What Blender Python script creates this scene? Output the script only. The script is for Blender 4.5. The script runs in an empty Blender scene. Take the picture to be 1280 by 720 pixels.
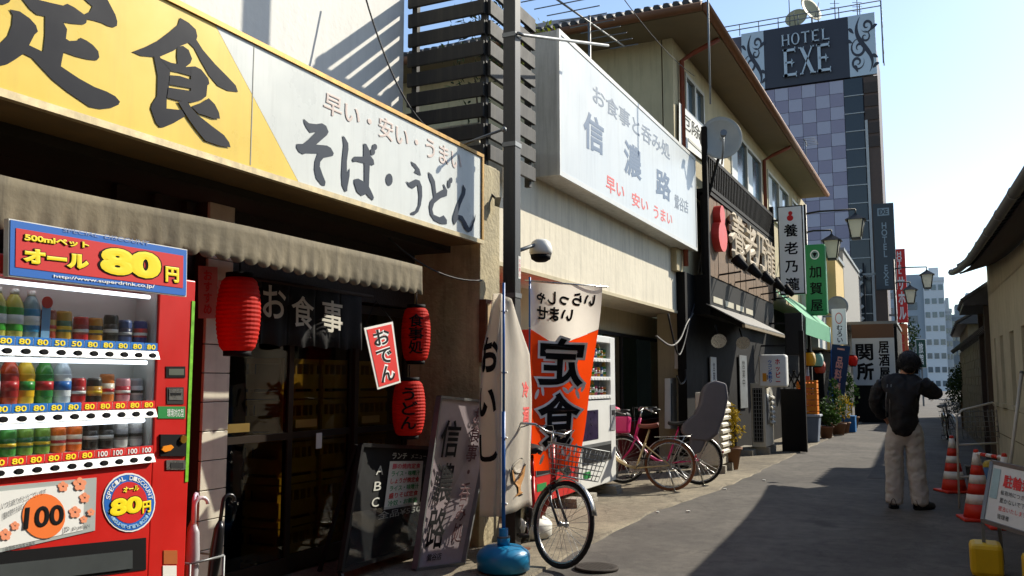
import bpy, bmesh, math, random
from mathutils import Vector, Matrix
from mathutils.geometry import tessellate_polygon
random.seed(7)
R = math.radians
SC = bpy.context.scene
COL = SC.collection

# ---------------------------------------------------------------- camera, sky, sun, exposure
F_PX, VX, VY, CAM_H = 1100.0, 1165.0, 477.0, 1.45       # focal length in photo pixels, street vanishing point, camera height
PITCH = math.atan((VY - 360) / F_PX)
YAW = math.atan((VX - 640) * math.cos(PITCH) / F_PX)
cam_data = bpy.data.cameras.new('camera')
cam_data.sensor_width = 36.0
cam_data.lens = 36.0 * F_PX / 1280.0
cam_data.clip_start, cam_data.clip_end = 0.05, 3000.0
cam = bpy.data.objects.new('camera', cam_data)
COL.objects.link(cam)
cam.location = (0, 0, CAM_H)
cam.rotation_euler = (math.pi / 2 + PITCH, 0, YAW - math.pi / 2)
SC.camera = cam

SUN_DIR = Vector((-1.24, 0.75, -1.0)).normalized()       # the way the light travels
SUN_EL = math.asin(-SUN_DIR.z)
world = bpy.data.worlds.new('World')
SC.world = world
world.use_nodes = True
wn = world.node_tree.nodes
bg = wn['Background']
sky = wn.new('ShaderNodeTexSky')
sky.sky_type = 'NISHITA'
sky.sun_disc = False
sky.sun_elevation = SUN_EL
sky.sun_rotation = math.atan2(-SUN_DIR.x, -SUN_DIR.y)
sky.air_density, sky.dust_density, sky.ozone_density = 1.0, 0.5, 1.6
world.node_tree.links.new(sky.outputs[0], bg.inputs[0])
bg.inputs[1].default_value = 0.15
sun_data = bpy.data.lights.new('sun', 'SUN')
sun_data.energy = 5.0
sun_data.angle = R(0.5)
sun_data.color = (1.0, 0.93, 0.80)
sun = bpy.data.objects.new('sun', sun_data)
COL.objects.link(sun)
sun.rotation_euler = SUN_DIR.to_track_quat('-Z', 'Y').to_euler()
SC.view_settings.view_transform = 'Standard'
SC.view_settings.look = 'None'
SC.view_settings.exposure = 0.45
SC.view_settings.gamma = 1.0
SC.view_settings.use_curve_mapping = False
SC.render.engine = 'CYCLES'
SC.cycles.max_bounces = 8
SC.cycles.transparent_max_bounces = 12
SC.cycles.caustics_reflective = False
SC.cycles.caustics_refractive = False

# ---------------------------------------------------------------- photo pixel -> point on a plane of the place
def ray(x, y):
    r, u = (x - 640) / F_PX, (360 - y) / F_PX
    fx = math.cos(PITCH) - u * math.sin(PITCH)
    return Vector((fx * math.cos(YAW) + r * math.sin(YAW), fx * math.sin(YAW) - r * math.cos(YAW), math.sin(PITCH) + u * math.cos(PITCH)))
def P(x, y, Y):                       # on the plane y = Y (facades along the street)
    d = ray(x, y); t = Y / d.y
    return Vector((d.x * t, Y, CAM_H + d.z * t))
def PX(x, y, X):                      # on the plane x = X (faces across the street)
    d = ray(x, y); t = X / d.x
    return Vector((X, d.y * t, CAM_H + d.z * t))
def PG(x, y, z=0.0):                  # on the ground
    d = ray(x, y); t = (z - CAM_H) / d.z
    return Vector((d.x * t, d.y * t, z))

# ---------------------------------------------------------------- materials
def lin(c):
    return tuple(((v / 255.0) / 12.92 if v / 255.0 <= 0.04045 else (((v / 255.0) + 0.055) / 1.055) ** 2.4) for v in c)
MATS = {}
def M(name, rgb, rough=0.6, metal=0.0, var=0.12, scale=5.0, bump=0.0, bscale=None, streak=0.0, spec=0.4, trans=0.0, stain=None):
    """Principled paint: value noise, optional vertical rain streaks, optional stain colour in patches, optional relief."""
    if name in MATS: return MATS[name]
    m = bpy.data.materials.new(name); m.use_nodes = True
    nt = m.node_tree; N = nt.nodes; L = nt.links
    b = N['Principled BSDF']
    col = lin(rgb)
    b.inputs['Roughness'].default_value = rough
    b.inputs['Metallic'].default_value = metal
    b.inputs['Specular IOR Level'].default_value = spec
    tc = N.new('ShaderNodeTexCoord')
    out = None
    if var > 0:
        n = N.new('ShaderNodeTexNoise'); n.inputs['Scale'].default_value = scale; n.inputs['Detail'].default_value = 6; n.inputs['Roughness'].default_value = 0.65
        L.new(tc.outputs['Object'], n.inputs['Vector'])
        mr = N.new('ShaderNodeMapRange'); mr.inputs[1].default_value = 0.25; mr.inputs[2].default_value = 0.75
        mr.inputs[3].default_value = 1 - var; mr.inputs[4].default_value = 1 + var * 0.6
        L.new(n.outputs['Fac'], mr.inputs[0])
        mx = N.new('ShaderNodeMix'); mx.data_type = 'RGBA'; mx.blend_type = 'MULTIPLY'; mx.inputs[0].default_value = 1
        mx.inputs[6].default_value = (*col, 1)
        L.new(mr.outputs[0], mx.inputs[7]); out = mx.outputs[2]
        rr = N.new('ShaderNodeMapRange'); rr.inputs[3].default_value = max(0.05, rough - 0.12); rr.inputs[4].default_value = min(1, rough + 0.12)
        L.new(n.outputs['Fac'], rr.inputs[0]); L.new(rr.outputs[0], b.inputs['Roughness'])
    if streak > 0 or stain:
        mp = N.new('ShaderNodeMapping'); mp.inputs['Scale'].default_value = (9, 9, 0.7) if streak > 0 else (1.7, 1.7, 1.7)
        L.new(tc.outputs['Object'], mp.inputs[0])
        n2 = N.new('ShaderNodeTexNoise'); n2.inputs['Scale'].default_value = 1.4; n2.inputs['Detail'].default_value = 5; n2.inputs['Roughness'].default_value = 0.7
        L.new(mp.outputs[0], n2.inputs['Vector'])
        mr2 = N.new('ShaderNodeMapRange'); mr2.inputs[1].default_value = 0.48; mr2.inputs[2].default_value = 0.78; mr2.inputs[4].default_value = streak if streak > 0 else 0.6
        L.new(n2.outputs['Fac'], mr2.inputs[0])
        mx2 = N.new('ShaderNodeMix'); mx2.data_type = 'RGBA'
        L.new(mr2.outputs[0], mx2.inputs[0])
        if out: L.new(out, mx2.inputs[6])
        else: mx2.inputs[6].default_value = (*col, 1)
        mx2.inputs[7].default_value = (*(lin(stain) if stain else (0.10, 0.085, 0.06)), 1)
        out = mx2.outputs[2]
    if out: L.new(out, b.inputs['Base Color'])
    else: b.inputs['Base Color'].default_value = (*col, 1)
    if bump > 0:
        n3 = N.new('ShaderNodeTexNoise'); n3.inputs['Scale'].default_value = bscale or scale * 8; n3.inputs['Detail'].default_value = 5
        L.new(tc.outputs['Object'], n3.inputs['Vector'])
        bp = N.new('ShaderNodeBump'); bp.inputs['Strength'].default_value = bump; bp.inputs['Distance'].default_value = 0.02
        L.new(n3.outputs['Fac'], bp.inputs['Height']); L.new(bp.outputs[0], b.inputs['Normal'])
    if trans > 0:                     # thin cloth or plastic that lets light through
        tr = N.new('ShaderNodeBsdfTranslucent')
        if out: L.new(out, tr.inputs[0])
        else: tr.inputs[0].default_value = (*col, 1)
        ms = N.new('ShaderNodeMixShader'); ms.inputs[0].default_value = trans
        L.new(b.outputs[0], ms.inputs[1]); L.new(tr.outputs[0], ms.inputs[2])
        L.new(ms.outputs[0], N['Material Output'].inputs[0])
    MATS[name] = m
    return m
def glass(name, tint=(235, 240, 240), refl=0.10, rough=0.02):
    """Clear sheet: mostly passes light, mirrors more at grazing angles."""
    if name in MATS: return MATS[name]
    m = bpy.data.materials.new(name); m.use_nodes = True
    nt = m.node_tree; N = nt.nodes; L = nt.links
    N.remove(N['Principled BSDF'])
    t = N.new('ShaderNodeBsdfTransparent'); t.inputs[0].default_value = (*lin(tint), 1)
    g = N.new('ShaderNodeBsdfGlossy'); g.inputs['Roughness'].default_value = rough
    lw = N.new('ShaderNodeLayerWeight'); lw.inputs[0].default_value = 0.35
    mr = N.new('ShaderNodeMapRange'); mr.inputs[3].default_value = refl * 0.5; mr.inputs[4].default_value = min(1, refl * 5)
    L.new(lw.outputs['Facing'], mr.inputs[0])
    ms = N.new('ShaderNodeMixShader')
    L.new(mr.outputs[0], ms.inputs[0]); L.new(t.outputs[0], ms.inputs[1]); L.new(g.outputs[0], ms.inputs[2])
    L.new(ms.outputs[0], N['Material Output'].inputs[0])
    MATS[name] = m
    return m
def asphalt(name, rgb, patch, crack=0.0):
    m = bpy.data.materials.new(name); m.use_nodes = True
    nt = m.node_tree; N = nt.nodes; L = nt.links; b = N['Principled BSDF']
    tc = N.new('ShaderNodeTexCoord')
    def noise(s, d=6, r=0.65):
        n = N.new('ShaderNodeTexNoise'); n.inputs['Scale'].default_value = s; n.inputs['Detail'].default_value = d; n.inputs['Roughness'].default_value = r
        L.new(tc.outputs['Object'], n.inputs['Vector']); return n
    def ramp(sock, a, bb, lo, hi):
        r = N.new('ShaderNodeMapRange'); r.inputs[1].default_value = a; r.inputs[2].default_value = bb; r.inputs[3].default_value = lo; r.inputs[4].default_value = hi
        L.new(sock, r.inputs[0]); return r.outputs[0]
    def mix(a, c2, fac, mode='MIX'):
        x = N.new('ShaderNodeMix'); x.data_type = 'RGBA'; x.blend_type = mode
        if isinstance(fac, float): x.inputs[0].default_value = fac
        else: L.new(fac, x.inputs[0])
        for s, v in ((6, a), (7, c2)):
            if isinstance(v, tuple): x.inputs[s].default_value = (*v, 1)
            else: L.new(v, x.inputs[s])
        return x.outputs[2]
    c = mix(lin(rgb), lin(patch), ramp(noise(0.55, 8, 0.7).outputs['Fac'], 0.42, 0.62, 0, 1))
    c = mix(c, ramp(noise(130, 3).outputs['Fac'], 0.3, 0.7, 0.5, 1.6), 1.0, 'MULTIPLY')
    c = mix(c, ramp(noise(7, 6).outputs['Fac'], 0.3, 0.7, 0.78, 1.2), 1.0, 'MULTIPLY')
    c = mix(c, tuple(x * .45 for x in lin(rgb)), ramp(noise(1.3, 4, 0.5).outputs['Fac'], 0.62, 0.74, 0, 0.75))
    if crack:
        v = N.new('ShaderNodeTexVoronoi'); v.feature = 'DISTANCE_TO_EDGE'; v.inputs['Scale'].default_value = 0.9
        wv = N.new('ShaderNodeVectorMath'); wv.operation = 'ADD'
        sc = N.new('ShaderNodeVectorMath'); sc.operation = 'SCALE'; sc.inputs[3].default_value = 0.5
        L.new(noise(2.2).outputs['Color'], sc.inputs[0]); L.new(tc.outputs['Object'], wv.inputs[0]); L.new(sc.outputs[0], wv.inputs[1])
        L.new(wv.outputs[0], v.inputs['Vector'])
        c = mix(c, (0.02, 0.018, 0.015), ramp(v.outputs['Distance'], 0.0, 0.012, crack, 0.0))
    L.new(c, b.inputs['Base Color'])
    b.inputs['Roughness'].default_value = 0.85; b.inputs['Specular IOR Level'].default_value = 0.3
    bp = N.new('ShaderNodeBump'); bp.inputs['Strength'].default_value = 0.5; bp.inputs['Distance'].default_value = 0.01
    L.new(noise(110, 4).outputs['Fac'], bp.inputs['Height']); L.new(bp.outputs[0], b.inputs['Normal'])
    MATS[name] = m
    return m

# ---------------------------------------------------------------- things and parts
def root_matrix(o):
    while o.parent: o = o.parent
    return Matrix.Translation(o.location) @ o.rotation_euler.to_matrix().to_4x4()
def tag(o, label=None, cat=None, group=None, kind=None):
    if label: o['label'] = label
    if cat: o['category'] = cat
    if group: o['group'] = group
    if kind: o['kind'] = kind
    return o
def T(name, label, cat, loc=(0, 0, 0), rz=0.0, group=None):
    o = bpy.data.objects.new(name, None); COL.objects.link(o)
    o.empty_display_size = 0.1
    o.location = loc; o.rotation_euler = (0, 0, rz)
    return tag(o, label, cat, group)
def S(name):                       # an empty for a piece of the setting
    o = bpy.data.objects.new(name, None); COL.objects.link(o)
    return tag(o, kind='structure')
class MB:
    def __init__(self): self.v = []; self.f = []; self.s = []
    def add(self, vs, fs, smooth=False):
        n = len(self.v); self.v += [Vector(v) for v in vs]
        self.f += [tuple(i + n for i in f) for f in fs]; self.s += [smooth] * len(fs); return self
    def box(self, x0, x1, y0, y1, z0, z1):
        if x0 > x1: x0, x1 = x1, x0
        if y0 > y1: y0, y1 = y1, y0
        if z0 > z1: z0, z1 = z1, z0
        return self.add([(x0, y0, z0), (x1, y0, z0), (x1, y1, z0), (x0, y1, z0), (x0, y0, z1), (x1, y0, z1), (x1, y1, z1), (x0, y1, z1)],
                        [(0, 3, 2, 1), (4, 5, 6, 7), (0, 1, 5, 4), (1, 2, 6, 5), (2, 3, 7, 6), (3, 0, 4, 7)])
    def hexa(self, a, b):           # two loops of four points
        return self.add(list(a) + list(b), [(0, 3, 2, 1), (4, 5, 6, 7), (0, 1, 5, 4), (1, 2, 6, 5), (2, 3, 7, 6), (3, 0, 4, 7)])
    def slab(self, c, d):           # four corner points pushed by the vector d
        d = Vector(d); c = [Vector(p) for p in c]
        return self.hexa(c, [p + d for p in c])
    def quad(self, a, b, c, d): return self.add([a, b, c, d], [(0, 1, 2, 3)])
    def poly(self, pts):
        pts = [Vector(p) for p in pts]
        return self.add(pts, [tuple(t) for t in tessellate_polygon([pts])])
    def prism(self, pts, d):        # a flat outline pushed by d
        pts = [Vector(p) for p in pts]; d = Vector(d); n = len(pts)
        t = [tuple(q) for q in tessellate_polygon([pts])]
        self.add(pts + [p + d for p in pts], t + [tuple(i + n for i in q[::-1]) for q in t] + [(i, (i + 1) % n, (i + 1) % n + n, i + n) for i in range(n)])
        return self
    def tube(self, pts, r, n=8, cap=True, smooth=True):
        pts = [Vector(p) for p in pts]; m = len(pts)
        rs = r if isinstance(r, (list, tuple)) else [r] * m
        vs = []; ref = None
        for i, p in enumerate(pts):
            d = (pts[min(i + 1, m - 1)] - pts[max(i - 1, 0)])
            d = d.normalized() if d.length > 1e-9 else Vector((0, 0, 1))
            if ref is None: ref = Vector((0, 0, 1)) if abs(d.z) < 0.9 else Vector((1, 0, 0))
            a = d.cross(ref)
            if a.length < 1e-5: a = d.orthogonal()
            a.normalize(); b = a.cross(d).normalized(); ref = b
            vs += [p + (a * math.cos(2 * math.pi * k / n) + b * math.sin(2 * math.pi * k / n)) * rs[i] for k in range(n)]
        fs = [(i * n + k, i * n + (k + 1) % n, (i + 1) * n + (k + 1) % n, (i + 1) * n + k) for i in range(m - 1) for k in range(n)]
        self.add(vs, fs, smooth)
        if cap:
            q = len(self.v) - len(vs)
            self.f += [tuple(q + k for k in range(n))[::-1], tuple(q + (m - 1) * n + k for k in range(n))]; self.s += [False, False]
        return self
    def bar(self, a, b, w, h, up=(0, 0, 1)):     # rectangular bar from a to b
        a, b = Vector(a), Vector(b); d = (b - a).normalized(); u = Vector(up)
        s = d.cross(u)
        if s.length < 1e-5: s = d.orthogonal()
        s = s.normalized() * w / 2; t = s.cross(d).normalized() * h / 2
        return self.hexa([a - s - t, a + s - t, a + s + t, a - s + t], [b - s - t, b + s - t, b + s + t, b - s + t])
    def lathe(self, prof, c=(0, 0, 0), n=16, axis='Z', smooth=True):   # prof = [(radius, height)]
        c = Vector(c); vs = []
        for r, h in prof:
            for k in range(n):
                a = 2 * math.pi * k / n; x, y = r * math.cos(a), r * math.sin(a)
                vs.append(c + (Vector((x, y, h)) if axis == 'Z' else Vector((h, x, y)) if axis == 'X' else Vector((y, h, x))))
        m = len(prof)
        self.add(vs, [(i * n + k, i * n + (k + 1) % n, (i + 1) * n + (k + 1) % n, (i + 1) * n + k) for i in range(m - 1) for k in range(n)], smooth)
        q = len(self.v) - len(vs)
        if prof[0][0] > 1e-4: self.f.append(tuple(q + k for k in range(n))[::-1]); self.s.append(False)
        if prof[-1][0] > 1e-4: self.f.append(tuple(q + (m - 1) * n + k for k in range(n))); self.s.append(False)
        return self
    def grid(self, fn, nu, nv, smooth=True):      # fn(u, v) -> point, 0..1
        vs = [fn(i / nu, j / nv) for j in range(nv + 1) for i in range(nu + 1)]
        return self.add(vs, [(j * (nu + 1) + i, j * (nu + 1) + i + 1, (j + 1) * (nu + 1) + i + 1, (j + 1) * (nu + 1) + i) for j in range(nv) for i in range(nu)], smooth)
    def ball(self, c, rx, ry=None, rz=None, n=14):
        ry = ry or rx; rz = rz or rx; k = n // 2
        vs = []; c = Vector(c)
        for j in range(k + 1):
            t = math.pi * j / k
            for i in range(n):
                a = 2 * math.pi * i / n
                vs.append(c + Vector((rx * math.sin(t) * math.cos(a), ry * math.sin(t) * math.sin(a), rz * math.cos(t))))
        return self.add(vs, [(j * n + i, (j + 1) * n + i, (j + 1) * n + (i + 1) % n, j * n + (i + 1) % n) for j in range(k) for i in range(n)], True)
    def build(self, name, mat, parent=None, world=True, bevel=0.0, solid=0.0, label=None, kind=None):
        me = bpy.data.meshes.new(name)
        if parent is not None and world:
            inv = root_matrix(parent).inverted(); vs = [inv @ v for v in self.v]
        else: vs = self.v
        me.from_pydata([tuple(v) for v in vs], [], self.f)
        me.polygons.foreach_set('use_smooth', self.s)
        bm = bmesh.new(); bm.from_mesh(me)
        bmesh.ops.remove_doubles(bm, verts=bm.verts, dist=1e-6)
        bmesh.ops.recalc_face_normals(bm, faces=bm.faces)
        bm.to_mesh(me); bm.free()
        if mat: me.materials.append(mat)
        o = bpy.data.objects.new(name, me); COL.objects.link(o); o.parent = parent
        if bevel > 0:
            b = o.modifiers.new('bevel', 'BEVEL'); b.width = bevel; b.segments = 2; b.limit_method = 'ANGLE'; b.angle_limit = R(40)
        if solid > 0:
            s = o.modifiers.new('solid', 'SOLIDIFY'); s.thickness = solid; s.offset = 0
        if label: o['label'] = label
        if kind: o['kind'] = kind
        return o
def box(name, mat, parent, x0, x1, y0, y1, z0, z1, bevel=0.0, world=True, **k):
    return MB().box(x0, x1, y0, y1, z0, z1).build(name, mat, parent, world, bevel, **k)
def tube(name, mat, parent, pts, r, n=8, world=True, **k):
    return MB().tube(pts, r, n).build(name, mat, parent, world, **k)
def piece(src, parent, loc=(0, 0, 0)):       # one more of an alike piece, sharing its mesh
    o = src.copy(); COL.objects.link(o); o.parent = parent; o.location = loc
    return o
def copy_tree(o, parent=None):
    c = o.copy(); COL.objects.link(c); c.parent = parent
    for ch in o.children: copy_tree(ch, c)
    return c
# ---------------------------------------------------------------- lettering
GLYPH = {}
def glyph_mesh(body, vertical, bold, space):
    key = (body, vertical, bold, space)
    if key in GLYPH: return GLYPH[key]
    c = bpy.data.curves.new('t', 'FONT'); c.body = '\n'.join(body) if vertical else body
    c.align_x = 'CENTER'; c.bevel_depth = abs(bold); c.bevel_resolution = 0; c.resolution_u = 4; c.space_line = space if vertical else 1.0; c.space_character = 1.0 if vertical else space
    o = bpy.data.objects.new('t', c); COL.objects.link(o)
    me = bpy.data.meshes.new_from_object(o.evaluated_get(bpy.context.evaluated_depsgraph_get()))
    bpy.data.objects.remove(o); bpy.data.curves.remove(c)
    vs = [Vector((v.co.x, v.co.y, v.co.z / bold * .0008 if bold > 0 else 0)) for v in me.vertices]; fs = [tuple(p.vertices) for p in me.polygons]
    bpy.data.meshes.remove(me)
    GLYPH[key] = (vs, fs)
    return GLYPH[key]
def text(body, quad, mat, parent, vertical=False, bold=0.0, lift=0.003, mirror=False, name='lettering', outline=None, world=True, space=1.0, depth=0.0):
    """Lettering fitted into four corners (bottom left, bottom right, top right, top left)."""
    bl, br, tr, tl = [Vector(q) for q in quad]
    nrm = (br - bl).cross(tl - bl).normalized()
    base, _ = glyph_mesh(body, vertical, bold, space)
    x0, x1 = min(v.x for v in base), max(v.x for v in base); y0, y1 = min(v.y for v in base), max(v.y for v in base)
    def put(b, m, h, nm, par):
        vs, fs = glyph_mesh(body, vertical, b, space); mb = MB(); out = []
        for v in vs:
            u, w = (v.x - x0) / (x1 - x0), (v.y - y0) / (y1 - y0)
            if mirror: u = 1 - u
            out.append(bl * (1 - u) * (1 - w) + br * u * (1 - w) + tr * u * w + tl * (1 - u) * w + nrm * (h + v.z))
        mb.add(out, fs)
        o = mb.build(nm, m, par, world)
        if depth > 0:
            s = o.modifiers.new('solid', 'SOLIDIFY'); s.thickness = depth; s.offset = 0
        return o
    if outline: put(bold + outline[1], outline[0], lift, 'lettering_outline', parent); lift += 0.002
    return put(bold, mat, lift, name, parent)
def rect(q, u0, u1, v0, v1):      # sub rectangle of a quad (bl, br, tr, tl), fractions
    bl, br, tr, tl = [Vector(p) for p in q]
    g = lambda u, v: bl * (1 - u) * (1 - v) + br * u * (1 - v) + tr * u * v + tl * (1 - u) * v
    return [g(u0, v0), g(u1, v0), g(u1, v1), g(u0, v1)]
def face(q, lift):                # a quad moved along its normal
    q = [Vector(p) for p in q]; n = (q[1] - q[0]).cross(q[3] - q[0]).normalized()
    return [p + n * lift for p in q]
def fq(x0, x1, z0, z1, Y): return [Vector((x0, Y, z0)), Vector((x1, Y, z0)), Vector((x1, Y, z1)), Vector((x0, Y, z1))]      # faces the street (-y)
def xq(y0, y1, z0, z1, X): return [Vector((X, y1, z0)), Vector((X, y0, z0)), Vector((X, y0, z1)), Vector((X, y1, z1))]      # faces back down the street (-x)
def panel(name, mat, parent, q, lift=0.0, thick=0.004, **k):
    q = face(q, lift); n = (q[1] - q[0]).cross(q[3] - q[0]).normalized()
    return MB().slab(q, -n * thick).build(name, mat, parent, **k)
def ellipse(cx, cy, rx, ry, n=20): return [(cx + rx * math.cos(2 * math.pi * i / n), cy + ry * math.sin(2 * math.pi * i / n)) for i in range(n)]
def ordinal(i): return ['first', 'second', 'third', 'fourth', 'fifth', 'sixth', 'seventh', 'eighth', 'ninth', 'tenth', 'eleventh', 'twelfth'][i]

# common paints
WHITE = M('white_paint', (225, 224, 215), 0.55, var=0.08)
INK = M('black_ink', (14, 14, 16), 0.7, var=0, spec=.15)
NAVY_INK = M('navy_ink', (17, 22, 34), 0.6, var=0.1, scale=2, spec=.15)
RED_INK = M('red_ink', (205, 30, 28), 0.55, var=0)
YELLOW_INK = M('yellow_ink', (250, 222, 20), 0.5, var=0)
WHITE_INK = M('white_ink', (235, 235, 230), 0.5, var=0)
BLUE_INK = M('blue_ink', (25, 100, 185), 0.5, var=0)
DARK = M('dark_paint', (24, 23, 22), 0.6, var=0.25)
STEEL = M('bright_steel', (175, 175, 172), 0.28, 0.9, var=0.15, scale=20)
DULL = M('dull_steel', (120, 122, 122), 0.5, 0.6, var=0.2)
BLACK_RUBBER = M('black_rubber', (22, 22, 23), 0.8, var=0.2)
CONC = M('concrete', (150, 145, 132), 0.85, var=0.3, scale=3, bump=0.4, bscale=40, streak=0.5)
RUST = M('rusty_steel', (105, 62, 38), 0.8, var=0.4, scale=9, bump=0.3)

# ================================================================= ground
ROAD = asphalt('asphalt', (78, 74, 69), (98, 93, 86), crack=0.35)
APRON = asphalt('worn_concrete_paving', (140, 130, 110), (106, 98, 84), crack=0.6)
tag(MB().quad((-400, -1500, 0), (2500, -1500, 0), (2500, 1500, 0), (-400, 1500, 0)).build('road', ROAD), kind='structure')
edge = [(-6, 2.75), (3, 2.8), (6, 2.78), (8.3, 2.84), (9.9, 2.86), (11.7, 2.66), (14, 2.6), (19, 2.5), (24.5, 2.45), (33, 2.3), (38, 2.2)]
ap = MB(); fine = []
for (a, b), (c, d) in zip(edge[:-1], edge[1:]):
    n = max(2, int((c - a) / 0.35))
    fine += [(a + (c - a) * i / n, b + (d - b) * i / n + random.uniform(-0.035, 0.035)) for i in range(n)]
fine.append(edge[-1])
for (a, b), (c, d) in zip(fine[:-1], fine[1:]):
    ap.hexa([(a, b, -0.01), (c, d, -0.01), (c, 12, -0.01), (a, 12, -0.01)], [(a, b + .015, 0.018), (c, d + .015, 0.018), (c, 12, 0.018), (a, 12, 0.018)])
tag(ap.build('pavement', APRON), kind='structure')
mh = T('manhole_cover', 'round dark iron manhole cover in the paving before the bicycle', 'manhole', (6.63, 2.42, 0.0))
IRON = M('cast_iron', (62, 56, 50), 0.75, 0.4, var=0.3, scale=30, bump=0.4)
MB().lathe([(0.17, 0.003), (0.17, 0.024), (0.155, 0.024)], n=28).build('rim', IRON, mh, False)
cv = MB().lathe([(0.15, 0.003), (0.15, 0.0215)], n=28)
for i in range(-4, 5):
    for j in range(-4, 5):
        if math.hypot(i, j) < 4.2: cv.box(i * .032 - .011, i * .032 + .011, j * .032 - .011, j * .032 + .011, 0.0215, 0.0255)
cv.build('cover', IRON, mh, False)
PATCH = asphalt('patched_asphalt', (66, 64, 61), (82, 79, 75))
for (x0, x1, y0, y1) in ((14.5, 24, .35, .95), (3.5, 6.4, .6, 1.5)):
    tag(MB().box(x0, x1, y0, y1, -.02, .004).build('road_patch', PATCH), kind='structure')
# little bits of litter on the road
for i, (px, py) in enumerate(((822, 641), (860, 640), (955, 601), (906, 612))):
    g = PG(px, py)
    o = MB().prism([(g.x + .03 * math.cos(a) * random.uniform(.6, 1), g.y + .03 * math.sin(a) * random.uniform(.6, 1), .003) for a in [k * math.pi / 3 for k in range(6)]], (0, 0, .012)).build('paper_scrap', WHITE)
    tag(o, ['tiny white scrap of paper at the paving edge nearest the white vending machine', 'tiny white paper scrap on the asphalt below the beige bicycle', 'tiny white paper scrap on the paving by the louvred box', 'tiny paper scrap between the flower pot and the bicycles'][i], 'litter', 'paper scraps on the ground')

# ================================================================= noodle shop (left)
YS = 3.55
SHOPWALL = M('white_render', (232, 230, 222), 0.8, var=0.06, scale=2, bump=0.15, streak=0.12)
BROWN = M('dark_brown_timber', (44, 33, 26), 0.7, var=0.35, scale=7, bump=0.3)
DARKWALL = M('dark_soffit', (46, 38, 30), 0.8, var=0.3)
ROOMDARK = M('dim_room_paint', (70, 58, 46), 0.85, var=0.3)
shop = T('noodle_shop', 'white-walled noodle shop behind the big yellow and white signboard', 'shop', (4.6, 4.5, 0))
box('wall', SHOPWALL, shop, -4, 7.02, 4.5, 4.7, 3.1, 9.0)
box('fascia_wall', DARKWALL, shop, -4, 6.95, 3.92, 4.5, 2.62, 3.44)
box('parapet', DULL, shop, -4, 6.95, 3.9, 4.5, 3.442, 3.47)
CREAMPILL = M('stained_cream_render', (178, 165, 132), 0.9, var=0.35, scale=4, bump=0.5, bscale=25, streak=0.55)
box('corner_pillar', CREAMPILL, shop, 6.96, 7.36, 3.62, 4.72, 0, 3.44, bevel=0.008)
box('door_header', BROWN, shop, 4.5, 6.95, 4.3, 4.45, 2.12, 2.62)
box('side_board', BROWN, shop, 2.1, 4.262, 4.32, 4.45, 0, 2.62)
for x in (3.62, 3.9, 4.16): box('batten', BROWN, shop, x - .03, x + .03, 4.27, 4.318, 0, 2.6)
# room inside
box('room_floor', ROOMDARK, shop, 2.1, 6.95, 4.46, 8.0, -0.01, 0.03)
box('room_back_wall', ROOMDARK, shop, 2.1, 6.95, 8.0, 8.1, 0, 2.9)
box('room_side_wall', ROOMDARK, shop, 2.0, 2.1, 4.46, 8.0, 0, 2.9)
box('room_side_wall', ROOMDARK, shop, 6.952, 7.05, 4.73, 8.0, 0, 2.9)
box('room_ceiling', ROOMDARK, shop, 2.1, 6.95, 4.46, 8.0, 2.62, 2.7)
box('roof_slab', DULL, shop, -4, 7.0, 4.72, 9.5, 6.2, 6.4)
# white tiled pilaster: every tile a piece
TILE = M('white_glazed_tile', (208, 203, 184), 0.35, var=0.14, scale=9, streak=0.25)
box('pilaster_core', M('tile_grout', (60, 52, 42), 0.9), shop, 4.272, 4.488, 4.225, 4.44, 0.0, 2.62)
src = None
for i in range(14):
    z = 0.02 + i * 0.186
    if src is None: src = box('tile', TILE, shop, 4.266, 4.494, 4.205, 4.228, z, z + 0.18, bevel=0.003)
    else: piece(src, shop, (0, 0, i * 0.186))
# sliding doors
ALU = M('dark_bronze_aluminium', (52, 42, 34), 0.45, 0.5, var=0.2)
DGLASS = glass('shop_door_glass', (205, 205, 198), 0.03)
dx = [4.5, 5.3, 6.12, 6.95]
for i in range(3):
    y0 = 4.36 + 0.035 * (i % 2)
    d = MB()
    a, b = dx[i] + .005, dx[i + 1] + (0.04 if i < 2 else -.005)
    for (x0, x1, z0, z1) in ((a, a + .055, .04, 2.1), (b - .055, b, .04, 2.1), (a + .055, b - .055, .04, .16), (a + .055, b - .055, 2.03, 2.1), (a + .055, b - .055, 1.02, 1.07)): d.box(x0, x1, y0, y0 + .03, z0, z1)
    dr = d.build('sliding_door', ALU, shop)
    box('pane', DGLASS, dr, a + .05, b - .05, y0 + .012, y0 + .018, .12, 2.05)
    box('handle', M('brass_plate', (150, 125, 70), 0.4, 0.7), dr, a + .1, a + .36, y0 - .008, y0 - .002, 1.10, 1.16)
door_sticker = box('notice', WHITE, shop, 5.62, 5.69, 4.355, 4.3585, 0.93, 1.05)
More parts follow.
